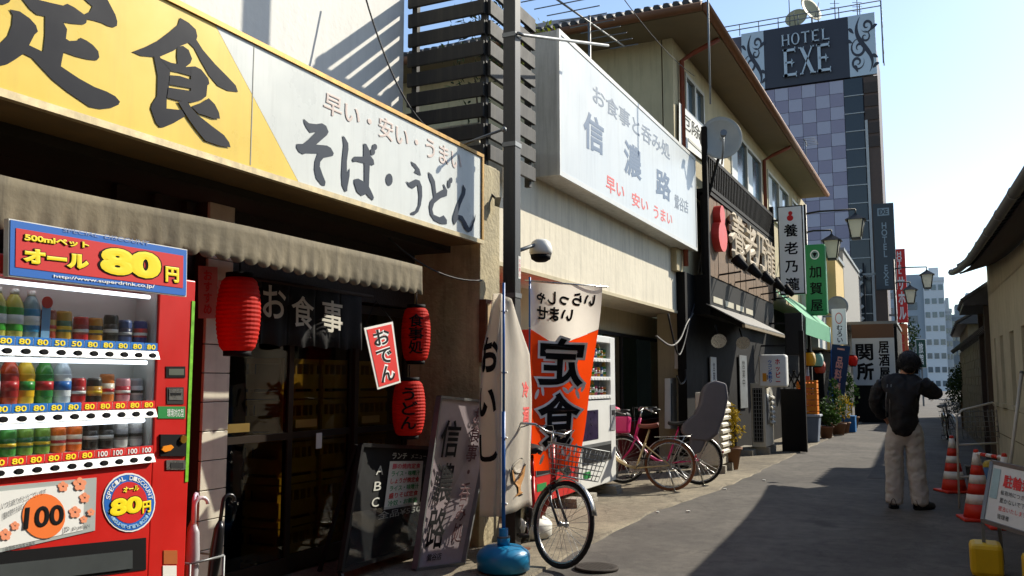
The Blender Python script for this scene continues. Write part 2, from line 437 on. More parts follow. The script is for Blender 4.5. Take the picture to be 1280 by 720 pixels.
# ---- interior beer crates seen through the glass
CRATE_Y = M('yellow_crate_plastic', (215, 160, 20), 0.5, var=0.12)
def crate(name, label, loc, mat, rz=0, size=(0.44, 0.34, 0.31), group=None):
    t = T(name, label, 'crate', loc, rz, group); w, d, h = size
    m = MB(); m.box(-w / 2 + .012, w / 2 - .012, -d / 2 + .012, d / 2 - .012, 0, .012); m.build('bottom', mat, t, False)
    for s in (-1, 1):
        for (z0, z1) in ((.0, .05), (.075, .19), (h - .04, h)):
            MB().box(-w / 2, w / 2, s * d / 2 - .006, s * d / 2 + .006, z0, z1).build('side_band', mat, t, False)
            MB().box(s * w / 2 - .006, s * w / 2 + .006, -d / 2 + .007, d / 2 - .007, z0, z1).build('end_band', mat, t, False)
    c = MB()
    for sx in (-1, 1):
        for sy in (-1, 1): c.box(sx * (w / 2 - .025) - .022, sx * (w / 2 - .025) + .022, sy * (d / 2 - .022) - .011, sy * (d / 2 - .022) + .011, 0.012, h)
    for k in range(4): c.box(-w / 2 + .1 + k * .08 - .01, -w / 2 + .1 + k * .08 + .01, -d / 2 + .008, d / 2 - .008, .19, h - .045)
    c.build('rib_frame', mat, t, False)
    return t
k = 0
for col, x in enumerate((5.55, 6.05, 6.55)):
    for lev in range(5):
        crate('beer_crate', 'yellow beer crate behind shop door glass, %s in the %s stack' % (['bottom', 'second from bottom', 'middle', 'second from top', 'top'][lev], ['left', 'middle', 'right'][col]),
              (x, 4.64, 0.03 + lev * 0.322), CRATE_Y, group='beer crates stacked inside the shop door')

# ---- the big yellow and white sign
SIGNW = M('white_sign_acrylic', (214, 217, 210), 0.30, var=0.07, scale=2, streak=0.16)
SIGNY = M('yellow_sign_acrylic', (238, 204, 84), 0.30, var=0.07, scale=2, streak=0.12)
GOLD = M('weathered_gold_trim', (172, 132, 62), 0.45, 0.5, var=0.3, scale=14, streak=0.4)
x1, zt, zb = P(603, 195, YS).x, 3.46, 2.66
sg = T('shop_signboard', 'long yellow and white lightbox signboard over the noodle shop', 'sign', (4.4, YS + .17, zb))
box('cabinet', M('sign_cabinet', (120, 95, 62), 0.6, 0.2, var=0.3, streak=0.4), sg, -1.5, x1 - .012, YS + .012, YS + .34, zb + .005, zt - .005)
bd = [P(268, 40, YS).x, P(372, 232, YS).x]            # diagonal where yellow turns to white
panel('yellow_panel', SIGNY, sg, [(-1.5, YS, zb + .04), (bd[1], YS, zb + .04), (bd[0], YS, zt - .02), (-1.5, YS, zt - .02)], 0.004, 0.012)
panel('white_panel', SIGNW, sg, [(bd[1] + .004, YS, zb + .04), (x1 - .03, YS, zb + .04), (x1 - .03, YS, zt - .02), (bd[0] + .004, YS, zt - .02)], 0.004, 0.012)
box('trim_top', GOLD, sg, -1.5, x1, YS - .018, YS + .36, zt - .018, zt + .012)
box('trim_bottom', M('pale_gold_trim', (196, 178, 138), 0.4, 0.4, var=0.25, scale=14, streak=0.3), sg, -1.5, x1, YS - .02, YS + .02, zb, zb + .036)
box('trim_end', GOLD, sg, x1 - .03, x1, YS - .018, YS + .36, zb + .038, zt - .02)
for x in (0.2, 1.9, 3.9): box('panel_seam', M('seam_grey', (150, 150, 140), 0.5, var=0.1), sg, x - .003, x + .003, YS - .006, YS - .0042, zb + .05, zt - .03)
def traced(polys, sx, sy, ox, oy, name='lettering', mat=NAVY_INK, Y=YS, par=None, h0=.0075):
    for i, pl in enumerate(polys):
        MB().poly([P(ox + a / sx, oy + b / sy, Y) - Vector((0, h0 + i * .0006, 0)) for a, b in pl]).build(name, mat, par or sg)
traced([[(135, -5), (185, 60), (230, 97), (283, 108), (282, 230), (270, 335), (180, 292), (215, 225), (237, 205), (225, 165), (185, 120), (120, 75), (55, 62), (75, 100), (70, 160), (45, 230), (0, 275), (-30, 290), (-30, 432), (40, 415), (90, 385), (145, 347), (200, 375), (250, 430), (330, 515), (430, 595), (570, 690), (640, 703), (710, 695), (755, 675), (765, 655), (735, 620), (680, 590), (600, 560), (500, 505), (385, 428), (390, 395), (402, 337), (480, 365), (560, 385), (615, 390), (632, 370), (625, 330), (590, 290), (550, 262), (510, 243), (492, 262), (440, 265), (417, 250), (425, 190), (400, 145), (460, 155), (530, 160), (548, 150), (552, 125), (600, 135), (650, 150), (690, 170), (725, 178), (745, 168), (748, 140), (735, 95), (680, -10), (530, -10), (560, 20), (588, 42), (572, 75), (535, 95), (470, 48), (425, 25), (402, 38), (330, 22), (240, 0)],
        [(-60, -20), (75, -20), (50, 18), (20, 32), (-60, 20)]], 5.144, 5.144, 0, 0)
traced([[(15, 215), (80, 190), (140, 160), (200, 115), (238, 82), (248, 48), (290, 72), (325, 105), (333, 138), (328, 155), (360, 205), (420, 275), (480, 335), (520, 378), (531, 410), (480, 404), (432, 380), (390, 330), (350, 260), (318, 198), (290, 170), (250, 186), (215, 210), (150, 238), (118, 240), (60, 235)],
        [(235, 190), (262, 185), (290, 205), (307, 248), (298, 270), (272, 290), (238, 285), (232, 235)],
        [(120, 235), (150, 238), (152, 245), (205, 268), (200, 312), (195, 375), (183, 437), (182, 490), (250, 497), (275, 495), (270, 530), (215, 562), (172, 580), (150, 582), (130, 560), (105, 490), (112, 465), (135, 430), (138, 330)],
        [(150, 245), (205, 268), (240, 274), (275, 288), (320, 285), (310, 335), (240, 315), (203, 308)],
        [(300, 290), (320, 285), (350, 300), (385, 345), (390, 370), (380, 378), (375, 430), (350, 450), (298, 463), (300, 392)],
        [(198, 328), (245, 332), (306, 352), (302, 392), (193, 374)], [(190, 388), (300, 405), (302, 462), (230, 450), (183, 437)],
        [(235, 455), (280, 455), (300, 485), (330, 520), (400, 575), (460, 620), (485, 655), (492, 680), (440, 672), (370, 648), (330, 600), (290, 545), (265, 505)],
        [(300, 480), (350, 462), (385, 440), (415, 470), (435, 510), (440, 540), (410, 540), (370, 525), (335, 515)]], 3.893, 3.893, 160, 10)
SLATE_INK = M('slate_ink', (50, 60, 74), 0.6, var=0.1, spec=.15)
traced([[(110, 50), (150, 85), (205, 92), (248, 85), (280, 105), (298, 150), (285, 175), (205, 245), (285, 252), (315, 270), (337, 310), (330, 330), (260, 345), (235, 375), (232, 410), (255, 475), (275, 525), (270, 555), (245, 550), (205, 500), (190, 430), (195, 370), (215, 312), (130, 310), (105, 318), (75, 300), (55, 265), (60, 240), (105, 240), (150, 205), (205, 150), (160, 157), (135, 125), (115, 85)],
        [(402, 178), (420, 190), (445, 235), (447, 280), (435, 370), (435, 460), (457, 420), (455, 480), (440, 560), (437, 595), (420, 598), (398, 550), (393, 470), (400, 350), (410, 250)],
        [(475, 355), (490, 335), (560, 335), (560, 237), (580, 240), (605, 290), (612, 330), (635, 360), (640, 395), (625, 402), (607, 390), (603, 470), (600, 560), (620, 600), (637, 640), (630, 665), (600, 640), (580, 615), (545, 630), (510, 600), (488, 530), (490, 505), (520, 500), (565, 525), (565, 385), (510, 372), (480, 375)],
        ellipse(643, 264, 18, 24), ellipse(628, 299, 17, 26)], 6, 6, 360, 140, mat=SLATE_INK)
traced([ellipse(93, 208, 26, 46), [(255, 70), (290, 90), (320, 130), (332, 178), (310, 170), (280, 155), (292, 130), (265, 100)],
        [(218, 220), (240, 230), (290, 205), (320, 215), (338, 260), (340, 330), (330, 400), (310, 450), (280, 475), (255, 470), (255, 455), (290, 440), (310, 400), (315, 330), (305, 250), (270, 275), (240, 260)],
        [(385, 148), (410, 170), (435, 220), (445, 310), (480, 290), (505, 275), (495, 240), (505, 245), (528, 290), (525, 330), (480, 345), (430, 385), (415, 430), (425, 470), (470, 490), (500, 475), (525, 510), (525, 542), (480, 540), (430, 515), (400, 470), (392, 410), (400, 370), (425, 340), (412, 250), (390, 190)],
        ellipse(541, 240, 12, 32), ellipse(556, 213, 10, 22),
        [(642, 242), (665, 280), (660, 320), (625, 400), (605, 470), (640, 480), (670, 530), (690, 570), (710, 545), (740, 465), (735, 510), (710, 590), (685, 603), (655, 575), (635, 525), (610, 500), (580, 550), (568, 510), (570, 480), (600, 390), (640, 300)]], 6, 6, 470, 190, mat=SLATE_INK)
FADED = M('faded_red_ink', (206, 188, 178), 0.6, var=0.2, scale=20)
text('早い・安い・うまい', [P(403, 140, YS), P(576, 216, YS), P(576, 190, YS), P(405, 113, YS)], FADED, sg, bold=0.015, lift=0.008)
# rod over the sign edge
rod = T('sign_stay', 'thin steel stay sticking out over the top of the yellow signboard', 'rod', (6.6, YS, 3.47))
MB().tube([(6.62, YS + .25, 3.478), (6.62, YS - .32, 3.60)], 0.012, 6).ball((6.62, YS - .33, 3.60), .025).build('stay', DULL, rod)

# ---- awning
AW = M('stained_beige_canvas', (128, 118, 96), 0.9, var=0.5, scale=2.2, bump=0.5, bscale=9, streak=1.0, trans=0.06)
aw = T('canvas_awning', 'dirty beige scalloped canvas awning over the noodle shop entrance', 'awning', (4.0, 3.6, 2.1))
AX0, AX1 = -1.0, P(523, 360, 3.5).x
def aw_front(u, v):
    x = AX0 + (AX1 - AX0) * u; s = abs(math.sin(x / 0.115 * math.pi))
    zlo = 2.10 + 0.026 * (1 - s) + 0.012 * math.sin(x * 2.3)
    return Vector((x, 3.5 - .012 + 0.007 * math.sin(x / 0.115 * 2 * math.pi) * (1 - v) ** 2 + 0.02 * math.sin(x * 3.1), zlo + (2.325 - zlo) * v + .012 * math.sin(x * 1.7)))
MB().grid(aw_front, 620, 5).build('valance', AW, aw, solid=0.004)
def aw_top(u, v):
    x = AX0 + (AX1 - AX0) * u
    return Vector((x, 3.5 + .012 + 0.42 * v + 0.02 * math.sin(x * 3.1) * (1 - v), 2.33 + .012 * math.sin(x * 1.7) * (1 - v) + 0.04 * v - 0.02 * math.sin(v * math.pi)))
MB().grid(aw_top, 80, 6).build('canopy', AW, aw, solid=0.004)
MB().add([(AX1, 3.512, 2.30), (AX1, 3.92, 2.36), (AX1, 3.92, 2.24)], [(0, 1, 2)]).build('end_flap', AW, aw, solid=0.004)
for x in (0.5, 2.3, 4.1, 5.6): MB().tube([(x, 3.53, 2.33), (x, 3.915, 2.36)], .012, 6).build('arm', DULL, aw)

# ---- noren, lanterns, hanging things
BLACKC = M('black_cotton', (20, 19, 20), 0.9, var=0.2, bump=0.2)
nx0, nx1 = P(325, 400, 4.1).x, P(452, 400, 4.1).x
no = T('noren_curtain', 'black split door curtain with white lettering hanging in the shop entrance', 'curtain', (4.8, 4.1, 1.72))
MB().tube([(nx0 - .1, 4.1, 2.14), (nx1 + .15, 4.1, 2.14)], .014, 8).build('rod', BROWN, no)
nw = (nx1 - nx0) / 4
for i in range(4):
    a = nx0 + i * nw
    MB().grid(lambda u, v, a=a, i=i: Vector((a + .006 + (nw - .012) * u, 4.1 + .02 * math.sin(u * 9 + i) * (1 - v), 1.70 + .43 * v + .008 * math.sin(u * 7 + i))), 14, 4).build('cloth_panel', BLACKC, no, solid=.003)
for ch, (a, b, c, d) in zip('お食事', ((328, 357, 355, 398), (364, 392, 368, 410), (402, 428, 374, 416))):
    q = [P(a, d - 3, 4.07), P(b, d + 3, 4.07), P(b, c + 4, 4.07), P(a, c, 4.07)]
    text(ch, q, M('noren_print', (200, 196, 182), 0.8, var=0.1), no, bold=.014, lift=.004)
LRED = M('red_lantern_paper', (214, 40, 26), 0.7, var=0.2, scale=7, trans=0.35, spec=.2, streak=.15)
def lantern(label, x, y, zc, rad, h, body, tcol, grp, mat=None, inklabel=None):
    t = T('paper_lantern', label, 'lantern', (x, y, zc - h / 2), 0, grp)
    prof = []; n = 34
    for i in range(n + 1):
        u = i / n; base = rad * (0.62 + 0.38 * (math.sin(math.pi * min(max(u, 0.0), 1.0)) ** 0.45))
        prof.append((base * (1 - 0.035 * (i % 2)), 0.03 + u * (h - .06)))
    MB().lathe(prof, n=28, smooth=False).build('paper_shade', mat or LRED, t, False)
    for z0 in (0, h - .032): MB().lathe([(rad * .62, z0), (rad * .62, z0 + .032)], n=20).build('rim', INK, t, False)
    MB().tube([(0, 0, h), (0, 0, h + .1)], .005, 5).build('cord', INK, t, False)
    # lettering bent round the paper, facing the camera
    ang = math.atan2(-y, -x)
    if body:
        vs, fs = glyph_mesh(body, True, 0.022, 0.95)
        a0, a1 = min(v.x for v in vs), max(v.x for v in vs); b0, b1 = min(v.y for v in vs), max(v.y for v in vs)
        out = []
        for v in vs:
            u = (v.x - a0) / (a1 - a0) - .5; w = (v.y - b0) / (b1 - b0)
            aa = ang + u * 1.05; uu = .12 + .76 * w
            rr = rad * (0.62 + 0.38 * (math.sin(math.pi * uu) ** 0.45)) + .006 + v.z
            out.append((rr * math.cos(aa), rr * math.sin(aa), .03 + uu * (h - .06)))
        MB().add(out, fs).build('lettering', tcol, t, False)
    return t
p = P(298, 393, 3.75); lantern('big red paper lantern hanging beside the black door curtain', p.x, p.y, p.z, .132, .50, None, INK, 'red lanterns of the noodle shop')
p = P(520, 418, 3.9); lantern('upper red lantern with three black characters right of the entrance', p.x, p.y, p.z, .125, .50, '食事処', INK, 'red lanterns of the noodle shop')
p = P(511, 510, 3.8); lantern('lower red lantern with three black kana right of the entrance', p.x, p.y, p.z, .135, .49, 'うどん', INK, 'red lanterns of the noodle shop')
od = T('hanging_cloth_sign', 'tilted red hanging cloth sign with white border beside the lanterns', 'sign', P(478, 487, 3.62))
YO = 3.62
oq = [P(472, 487, YO), P(501, 478, YO), P(491, 402, YO), P(455, 410, YO)]
panel('white_border', WHITE, od, oq, 0.0, .004)
panel('cloth', M('red_cloth', (214, 36, 28), 0.75, var=0.1), od, rect(oq, .07, .93, .035, .965), .003, .002)
text('おでん', rect(oq, .2, .8, .08, .93), WHITE_INK, od, vertical=True, bold=.075, lift=.0035, name='lettering_outline')
text('おでん', rect(oq, .2, .8, .08, .93), INK, od, vertical=True, bold=.02, lift=.005)
MB().tube([oq[3] + Vector((0, .003, 0)), P(470, 376, YO), oq[2] + Vector((0, .003, 0))], .004, 5).build('cord', INK, od)
pk = T('paper_poster', 'pink and white paper poster on the dark boards behind the vending machine', 'poster', P(258, 395, 4.2))
pq = [P(248, 398, 4.2), P(272, 398, 4.2), P(272, 334, 4.2), P(248, 332, 4.2)]
panel('sheet', M('pink_paper', (206, 120, 118), 0.8), pk, pq, 0, .002)
text('おすすめ', rect(pq, .25, .7, .08, .92), RED_INK, pk, vertical=True, bold=.03)
ch = T('sliver_poster', 'narrow red and white menu strip beside the big red lantern', 'poster', P(280, 405, 4.0))
pq = [P(273, 430, 4.0), P(289, 430, 4.0), P(289, 350, 4.0), P(273, 350, 4.0)]
panel('sheet', M('pale_red_paper', (216, 150, 140), 0.8), ch, pq, 0, .002)
text('わらび', rect(pq, .2, .75, .45, .95), RED_INK, ch, vertical=True, bold=.03)

# ---- chalkboard, leaning sign
cb = T('chalkboard_stand', 'black chalkboard menu stand with a white price sheet before the shop door', 'menu board', (5.9, 3.85, 0.02))
YC = 3.85
bq = [P(424, 704, YC), P(532, 700, YC) , P(541, 560, YC + .06), P(450, 556, YC + .06)]
bq[0].z = bq[1].z = .12
CHALK = M('chalkboard_black', (24, 25, 26), 0.7, var=0.3, scale=6, stain=(44, 45, 45), spec=.2)
panel('board', CHALK, cb, bq, 0, .02)
FR = M('black_stand_frame', (26, 26, 28), 0.4, var=0.2)
fm = MB()
for a, b in ((0, 1), (1, 2), (2, 3), (3, 0)): fm.bar(bq[a] - Vector((0, .012, 0)), bq[b] - Vector((0, .012, 0)), .03, .035, (0, 1, 0))
fm.build('frame', FR, cb)
for q in (bq[0], bq[1]): MB().bar(q, (q.x, q.y - .06, .02), .028, .028).build('leg', FR, cb)
for q in (bq[3], bq[2]): MB().bar(q + Vector((0, .03, 0)), (q.x, q.y + .35, .02), .025, .025).build('leg', FR, cb)
CHK = M('white_chalk', (190, 190, 180), 0.9, var=0.2, scale=40)
pq = rect(bq, .40, .86, .42, .86)
panel('price_sheet', WHITE, cb, pq, .006, .002)
PINKT = M('pink_marker', (220, 70, 90), 0.7, var=0); GREENT = M('green_marker', (60, 150, 90), 0.7, var=0)
for i, (s, m) in enumerate((('豚の焼肉定食', PINKT), ('ライス・味噌汁', GREENT), ('しょうが焼定食', RED_INK), ('ライス・味噌汁', GREENT), ('盛りそば定食', RED_INK), ('冷奴・お新香', GREENT))):
    text(s, rect(pq, .08, .92, .83 - i * .155, .95 - i * .155), m, cb, bold=.02, lift=.008)
text('ランチ', rect(bq, .42, .62, .88, .94), CHK, cb, bold=.02, lift=.006); text('メニュー', rect(bq, .68, .9, .885, .93), CHK, cb, bold=.0, lift=.006)
for s, v in (('A', .78), ('B', .64), ('C', .50)): text(s, rect(bq, .24, .33, v - .04, v + .04), CHK, cb, bold=.01, lift=.006)
text('全品¥550', rect(bq, .34, .88, .34, .41), CHK, cb, bold=.01, lift=.006)
MB().grid(lambda u, v: bq[0].lerp(bq[1], u).lerp(bq[3].lerp(bq[2], u), v * .45) + Vector((0, -.035 - .03 * math.sin(u * 8 + v * 5) * math.sin(v * 3.1), 0)), 16, 8).build('plastic_cover', glass('clear_plastic', (225, 228, 230), .06, .12), cb)
ls = T('leaning_signboard', 'pale rounded signboard with black lettering leaning on the concrete pillar', 'sign', (6.4, 3.5, .02))
lq = [P(519, 690, 3.62), P(578, 702, 3.40), P(617, 503, 3.52), P(549, 496, 3.68)]
lq[0].z = lq[1].z = .03
LSW = M('pinkish_white_acrylic', (150, 138, 142), 0.35, var=0.1, streak=.2)
panel('face', LSW, ls, lq, 0, .06, bevel=.01)
fm = MB()
for a, b in ((0, 1), (1, 2), (2, 3), (3, 0)): fm.bar(lq[a], lq[b], .022, .05, (0, 1, 0))
fm.build('frame', DULL, ls)
text('信濃路', rect(lq, .12, .48, .10, .86), INK, ls, vertical=True, bold=.016, lift=.012, space=1.1)
text('お食事・呑み処', rect(lq, .64, .86, .12, .95), M('dark_red_ink', (70, 22, 30), .5, var=0), ls, vertical=True, bold=.012, lift=.012)
text('鶯谷店', rect(lq, .2, .5, .035, .075), INK, ls, bold=.01, lift=.012)

# ---- louvred fence on the roof corner: every slat a piece
FX, FY0, FY1, FXE = 7.09, 4.49, 3.62, 8.16
LOUV = M('weathered_dark_slat', (42, 41, 39), 0.7, var=0.35, scale=8, streak=0.5)
fe = T('louvred_screen', 'dark weathered louvre screen on the roof corner above the pillar', 'fence', (FX, FY1, 3.44))
n = 9
s1 = s2 = None
for i in range(n):
    z = 3.50 + i * .2
    if s1 is None:
        s1 = box('slat', LOUV, fe, FX - .02, FX + .015, FY1 + .03, FY0, z, z + .135, bevel=.004)
        s2 = box('slat', LOUV, fe, FX + .03, FXE, FY1 - .02, FY1 + .015, z, z + .14, bevel=.004)
    else:
        piece(s1, fe, (0, random.uniform(-.004, .004), i * .2)); piece(s2, fe, (random.uniform(-.006, .006), 0, i * .2))
for (x, y) in ((FX + .045, FY1 + .05), (FX + .045, FY0 - .06), (8.12, FY1 + .05)): box('post', LOUV, fe, x - .028, x + .028, y - .028, y + .028, 3.44, 5.27)

# ---- pole with its fittings
POLE = M('grey_painted_pole', (52, 52, 50), 0.5, 0.0, var=0.2, scale=4, streak=0.4)
po = T('street_pole', 'square grey steel pole standing in front of the pillar', 'pole', (6.95, 3.30, 0))
box('shaft', POLE, po, 6.89, 7.01, 3.24, 3.36, 0.0, 7.4, bevel=.006)
box('base_plate', RUST, po, 6.83, 7.07, 3.18, 3.42, 0.0, .035)
ar = P(640, 46, 3.3)
MB().tube([(6.9, 3.22, ar.z), (6.98, 3.2, ar.z + .01), P(760, 57, 3.2)], .016, 6).build('arm', DULL, po)
for z in (2.2, 3.55, ar.z): box('clamp_band', DULL, po, 6.884, 7.016, 3.234, 3.366, z - .02, z + .02)
box('sticker', WHITE, po, 6.955, 7.005, 3.2375, 3.2395, 2.35, 2.55)
text('火の用心', fq(6.962, 6.998, 2.37, 2.53, 3.2375), RED_INK, po, vertical=True, lift=.002)
lp = P(676, 312, 3.25)
dm = T('dome_lamp', 'white domed lamp with a dark opening on the grey pole', 'lamp', (lp.x, lp.y, lp.z))
MB().lathe([(.004, .10), (.05, .095), (.085, .07), (.105, .02), (.11, -.02), (.10, -.05)], n=20).build('dome', WHITE, dm, False)
MB().lathe([(.098, -.051), (.09, -.09), (.05, -.115), (.005, -.12)], n=20).build('visor', INK, dm, False)
MB().tube([(-.02, 0, .05), (-.12, .04, .02), (7.02 - lp.x, 3.3 - lp.y, -.08)], .018, 8).build('bracket', DULL, dm, False)
fl = P(620, 254, 3.58)
fl_t = T('small_floodlight', 'small dark floodlight fixed to the stained concrete pillar', 'lamp', (fl.x, fl.y, fl.z))
MB().hexa([(-.05, -.06, -.05), (.05, -.06, -.05), (.05, -.08, .04), (-.05, -.08, .04)], [(-.03, 0, -.03), (.03, 0, -.03), (.03, 0, .05), (-.03, 0, .05)]).build('housing', DULL, fl_t, False)
MB().bar((0, -.01, .03), (0, .06, .10), .02, .02).build('bracket', DARK, fl_t, False)
rb = T('rusty_meter_box', 'rust-streaked narrow box on the side of the concrete pillar', 'box', P(612, 440, 3.55))
box('case', RUST, rb, 6.93, 7.12, 3.545, 3.615, 1.62, 2.18, bevel=.006)
box('door', M('peeling_cream_paint', (176, 150, 112), .8, var=.4, scale=9), rb, 6.95, 7.10, 3.535, 3.544, 1.66, 2.14)
# cables
CABLE = M('black_cable', (22, 22, 24), .6, var=0)
def cable(label, a, b, sag, r=.008, n=14, name='cable'):
    a, b = Vector(a), Vector(b)
    pts = [a.lerp(b, i / n) - Vector((0, 0, sag * 4 * (i / n) * (1 - i / n))) for i in range(n + 1)]
    return tag(MB().tube(pts, r, 5).build(name, CABLE), label, 'cable')
cable('black cable running down from the roof across the louvre screen', P(455, -10, 4.3), P(548, 168, 3.7), .25)
cable('thin overhead wire crossing the sky by the roof antenna', P(775, -8, 3.2), P(868, 95, 3.6), .1, .006)
cable('cable drooping along the dark soffit behind the pole', (5.9, 3.9, 2.60), (6.95, 3.6, 2.35), .10)

# ================================================================= vending machines and their drinks
VRED = M('vending_red', (196, 26, 18), 0.4, var=0.1, scale=3, streak=.08)
VWHITE = M('vending_white', (226, 226, 220), 0.35, var=0.06, scale=3)
VIN = M('cabinet_grey', (206, 210, 208), 0.45, 0.0, var=0.05)
def lamp_mat(name, rgb, power):
    m = bpy.data.materials.new(name); m.use_nodes = True; b = m.node_tree.nodes['Principled BSDF']
    b.inputs['Base Color'].default_value = (*lin(rgb), 1); b.inputs['Emission Color'].default_value = (*lin(rgb), 1); b.inputs['Emission Strength'].default_value = power
    MATS[name] = m; return m
TUBE = lamp_mat('fluorescent_tube', (240, 246, 255), 2.0)
SHELFW = M('white_plastic', (228, 228, 224), 0.4, var=0.04)
VGLASS = glass('vending_glass', (246, 248, 248), 0.05)
CAPW = M('white_cap', (230, 230, 226), .5, var=0)
ALUM = M('can_end', (190, 190, 190), .3, .8, var=.05)
def pmat(rgb, r=.35): return M('drink_%d_%d_%d' % rgb, rgb, r, var=0.06, scale=30)
DRINK = {}
def drink(kind, c1, c2, label, loc, grp, c3=(240, 240, 235)):
    """kind: bottle or can; c1 liquid or body, c2 wrapper or band. Alike drinks share their meshes."""
    key = (kind, c1, c2, c3, grp.startswith('drinks in the near'))
    t = T('drink_bottle' if kind == 'bottle' else 'drink_can', label, 'bottle' if kind == 'bottle' else 'can', loc, random.uniform(-.3, .3), grp)
    if key in DRINK:
        for s in DRINK[key]: piece(s, t)
        return t
    ps = []
    if kind == 'bottle':
        ps.append(MB().lathe([(.026, 0), (.031, .006), (.031, .135), (.028, .155), (.017, .182), (.0125, .19), (.0125, .196)], n=14).build('body', pmat(c1, .15), t, False))
        ps.append(MB().lathe([(.0318, .03), (.0322, .035), (.0322, .128), (.0318, .132)], n=14).build('wrapper', pmat(c2), t, False))
        ps.append(MB().lathe([(.0326, .06), (.0326, .10)], n=14).build('wrapper_print', pmat(c3), t, False))
        ps.append(MB().lathe([(.0145, .19), (.0145, .212), (.013, .214)], n=12).build('cap', CAPW, t, False))
    else:
        h = .122 if kind == 'tall' else .104
        ps.append(MB().lathe([(.024, 0), (.0275, .008), (.0275, h - .012), (.0245, h - .002)], n=14).build('body', pmat(c1), t, False))
        ps.append(MB().lathe([(.0282, h * .28), (.0282, h * .66)], n=14).build('band', pmat(c2), t, False))
        ps.append(MB().lathe([(.0287, h * .36), (.0287, h * .48)], n=14).build('band_print', pmat(c3), t, False))
        ps.append(MB().lathe([(.0245, h - .002), (.0245, h), (.022, h - .003)], n=14).build('lid', ALUM, t, False))
    if grp.startswith('drinks in the near'):
        for s in ps: s.data.transform(Matrix.Diagonal((1.2, 1.2, 0.97 if kind == 'bottle' else 1.08, 1)))
    DRINK[key] = ps
    return t
def frame_box(m, x0, x1, y0, y1, z0, z1, hx0, hx1, hz0, hz1):     # a front slab with one window
    m.box(x0, hx0, y0, y1, z0, z1); m.box(hx1, x1, y0, y1, z0, z1); m.box(hx0, hx1, y0, y1, z0, hz0); m.box(hx0, hx1, y0, y1, hz1, z1)
    return m

# ---------------- red machine, near left
YV = 3.40
v1 = T('vending_machine', 'red drinks vending machine with a red and blue price board on top', 'vending machine', (2.75, 3.75, .02))
VX0, VX1, VZ0, VZ1 = 2.16, P(243, 400, YV).x, .14, 1.965
GX1 = P(196, 450, YV).x; GZ1, GZ0 = 1.885, P(192, 577, YV).z
GX0 = VX0 + .07
box('back_shell', VRED, v1, VX0, VX1, YV + .16, YV + .70, VZ0, VZ1)
ffr = frame_box(MB(), VX0, VX1, YV, YV + .158, VZ0, VZ1, GX0, GX1, GZ0, GZ1).build('front_door', VRED, v1, bevel=.006)
cab = MB(); cab.box(GX0, GX1, YV + .150, YV + .157, GZ0, GZ1)
cab.box(GX0, GX0 + .006, YV + .01, YV + .149, GZ0, GZ1); cab.box(GX1 - .006, GX1, YV + .01, YV + .149, GZ0, GZ1)
cab.build('display_cabinet', VIN, v1)

box('display_glass', VGLASS, v1, GX0 + .001, GX1 - .001, YV + .018, YV + .022, GZ0, GZ1)
box('base', DARK, v1, VX0 + .03, VX1 - .03, YV + .06, YV + .66, .02, .139)
LEAF = M('leaf_print', (120, 190, 40), .5, var=.5, scale=30)
box('side_trim', LEAF, v1, VX1 - .024, VX1 - .004, YV - .004, YV - .001, .95, 1.86)
box('side_trim', LEAF, v1, VX0 + .02, VX0 + .05, YV - .004, YV - .001, 1.15, 1.86)
PB, PR = M('price_blue', (20, 110, 190), .5, var=.05), M('price_red', (214, 34, 28), .5, var=.05)
TAG_Y = M('price_yellow', (252, 226, 30), .5, var=0)
shelf_z = []
for row, (pyr, blue) in enumerate(((446, 10), (518, 5), (574, 0))):
    zr = P(190, pyr, YV).z; shelf_z.append(zr)
    sh = box('shelf', SHELFW, v1, GX0 + .007, GX1 - .007, YV + .0235, YV + .149, zr + .03, zr + .061, bevel=.003)
    st = MB().hexa([(GX0, YV - .022, zr - .012), (GX1, YV - .022, zr - .012), (GX1, YV + .017, zr - .012), (GX0, YV + .017, zr - .012)],
                   [(GX0, YV - .006, zr + .026), (GX1, YV - .006, zr + .026), (GX1, YV + .017, zr + .026), (GX0, YV + .017, zr + .026)]).build('button_rail', SHELFW, v1)
    MB().tube([(GX0 + .03, YV + .036, (GZ1 - .025) if row == 0 else shelf_z[row - 1] - .028), (GX1 - .03, YV + .036, (GZ1 - .025) if row == 0 else shelf_z[row - 1] - .028)], .010, 8).build('display_tube', TUBE, v1)
    nb = 11; pitch = (GX1 - GX0) / nb
    for i in range(nb):
        xc = GX0 + pitch * (i + .5)
        MB().lathe([(.021, 0), (.021, .006), (.015, .009)], (0, 0, 0), 14, axis='Y').build('button', INK, v1, False).matrix_local = Matrix.Translation(Vector((xc, YV - .013, zr + .005)) - v1.location) @ Matrix.Diagonal((1, -1, .62, 1))
        tagp = MB().slab(fq(xc - pitch / 2 + .002, xc + pitch / 2 - .002, zr + .030, zr + .066, YV - .003), (0, .003, 0)).build('price_tag', PB if i < blue + 1 and blue else PR, v1)
        pr = '50' if row == 0 and i in (4, 5) else '100' if row == 2 and i > 6 else '80'
        text(pr, fq(xc - .026, xc + .026, zr + .034, zr + .058, YV - .003), WHITE_INK if pr == '100' else TAG_Y, tagp, bold=.03, lift=.0015)
shn = ['top', 'middle', 'bottom']
nb = 11; pitch = (GX1 - GX0) / nb
G, O, Y_, RD, BK, BL, WT, SV, BR_ = (40, 140, 50), (226, 110, 30), (232, 196, 40), (190, 30, 36), (30, 28, 28), (40, 110, 190), (232, 232, 228), (170, 172, 176), (110, 60, 30)
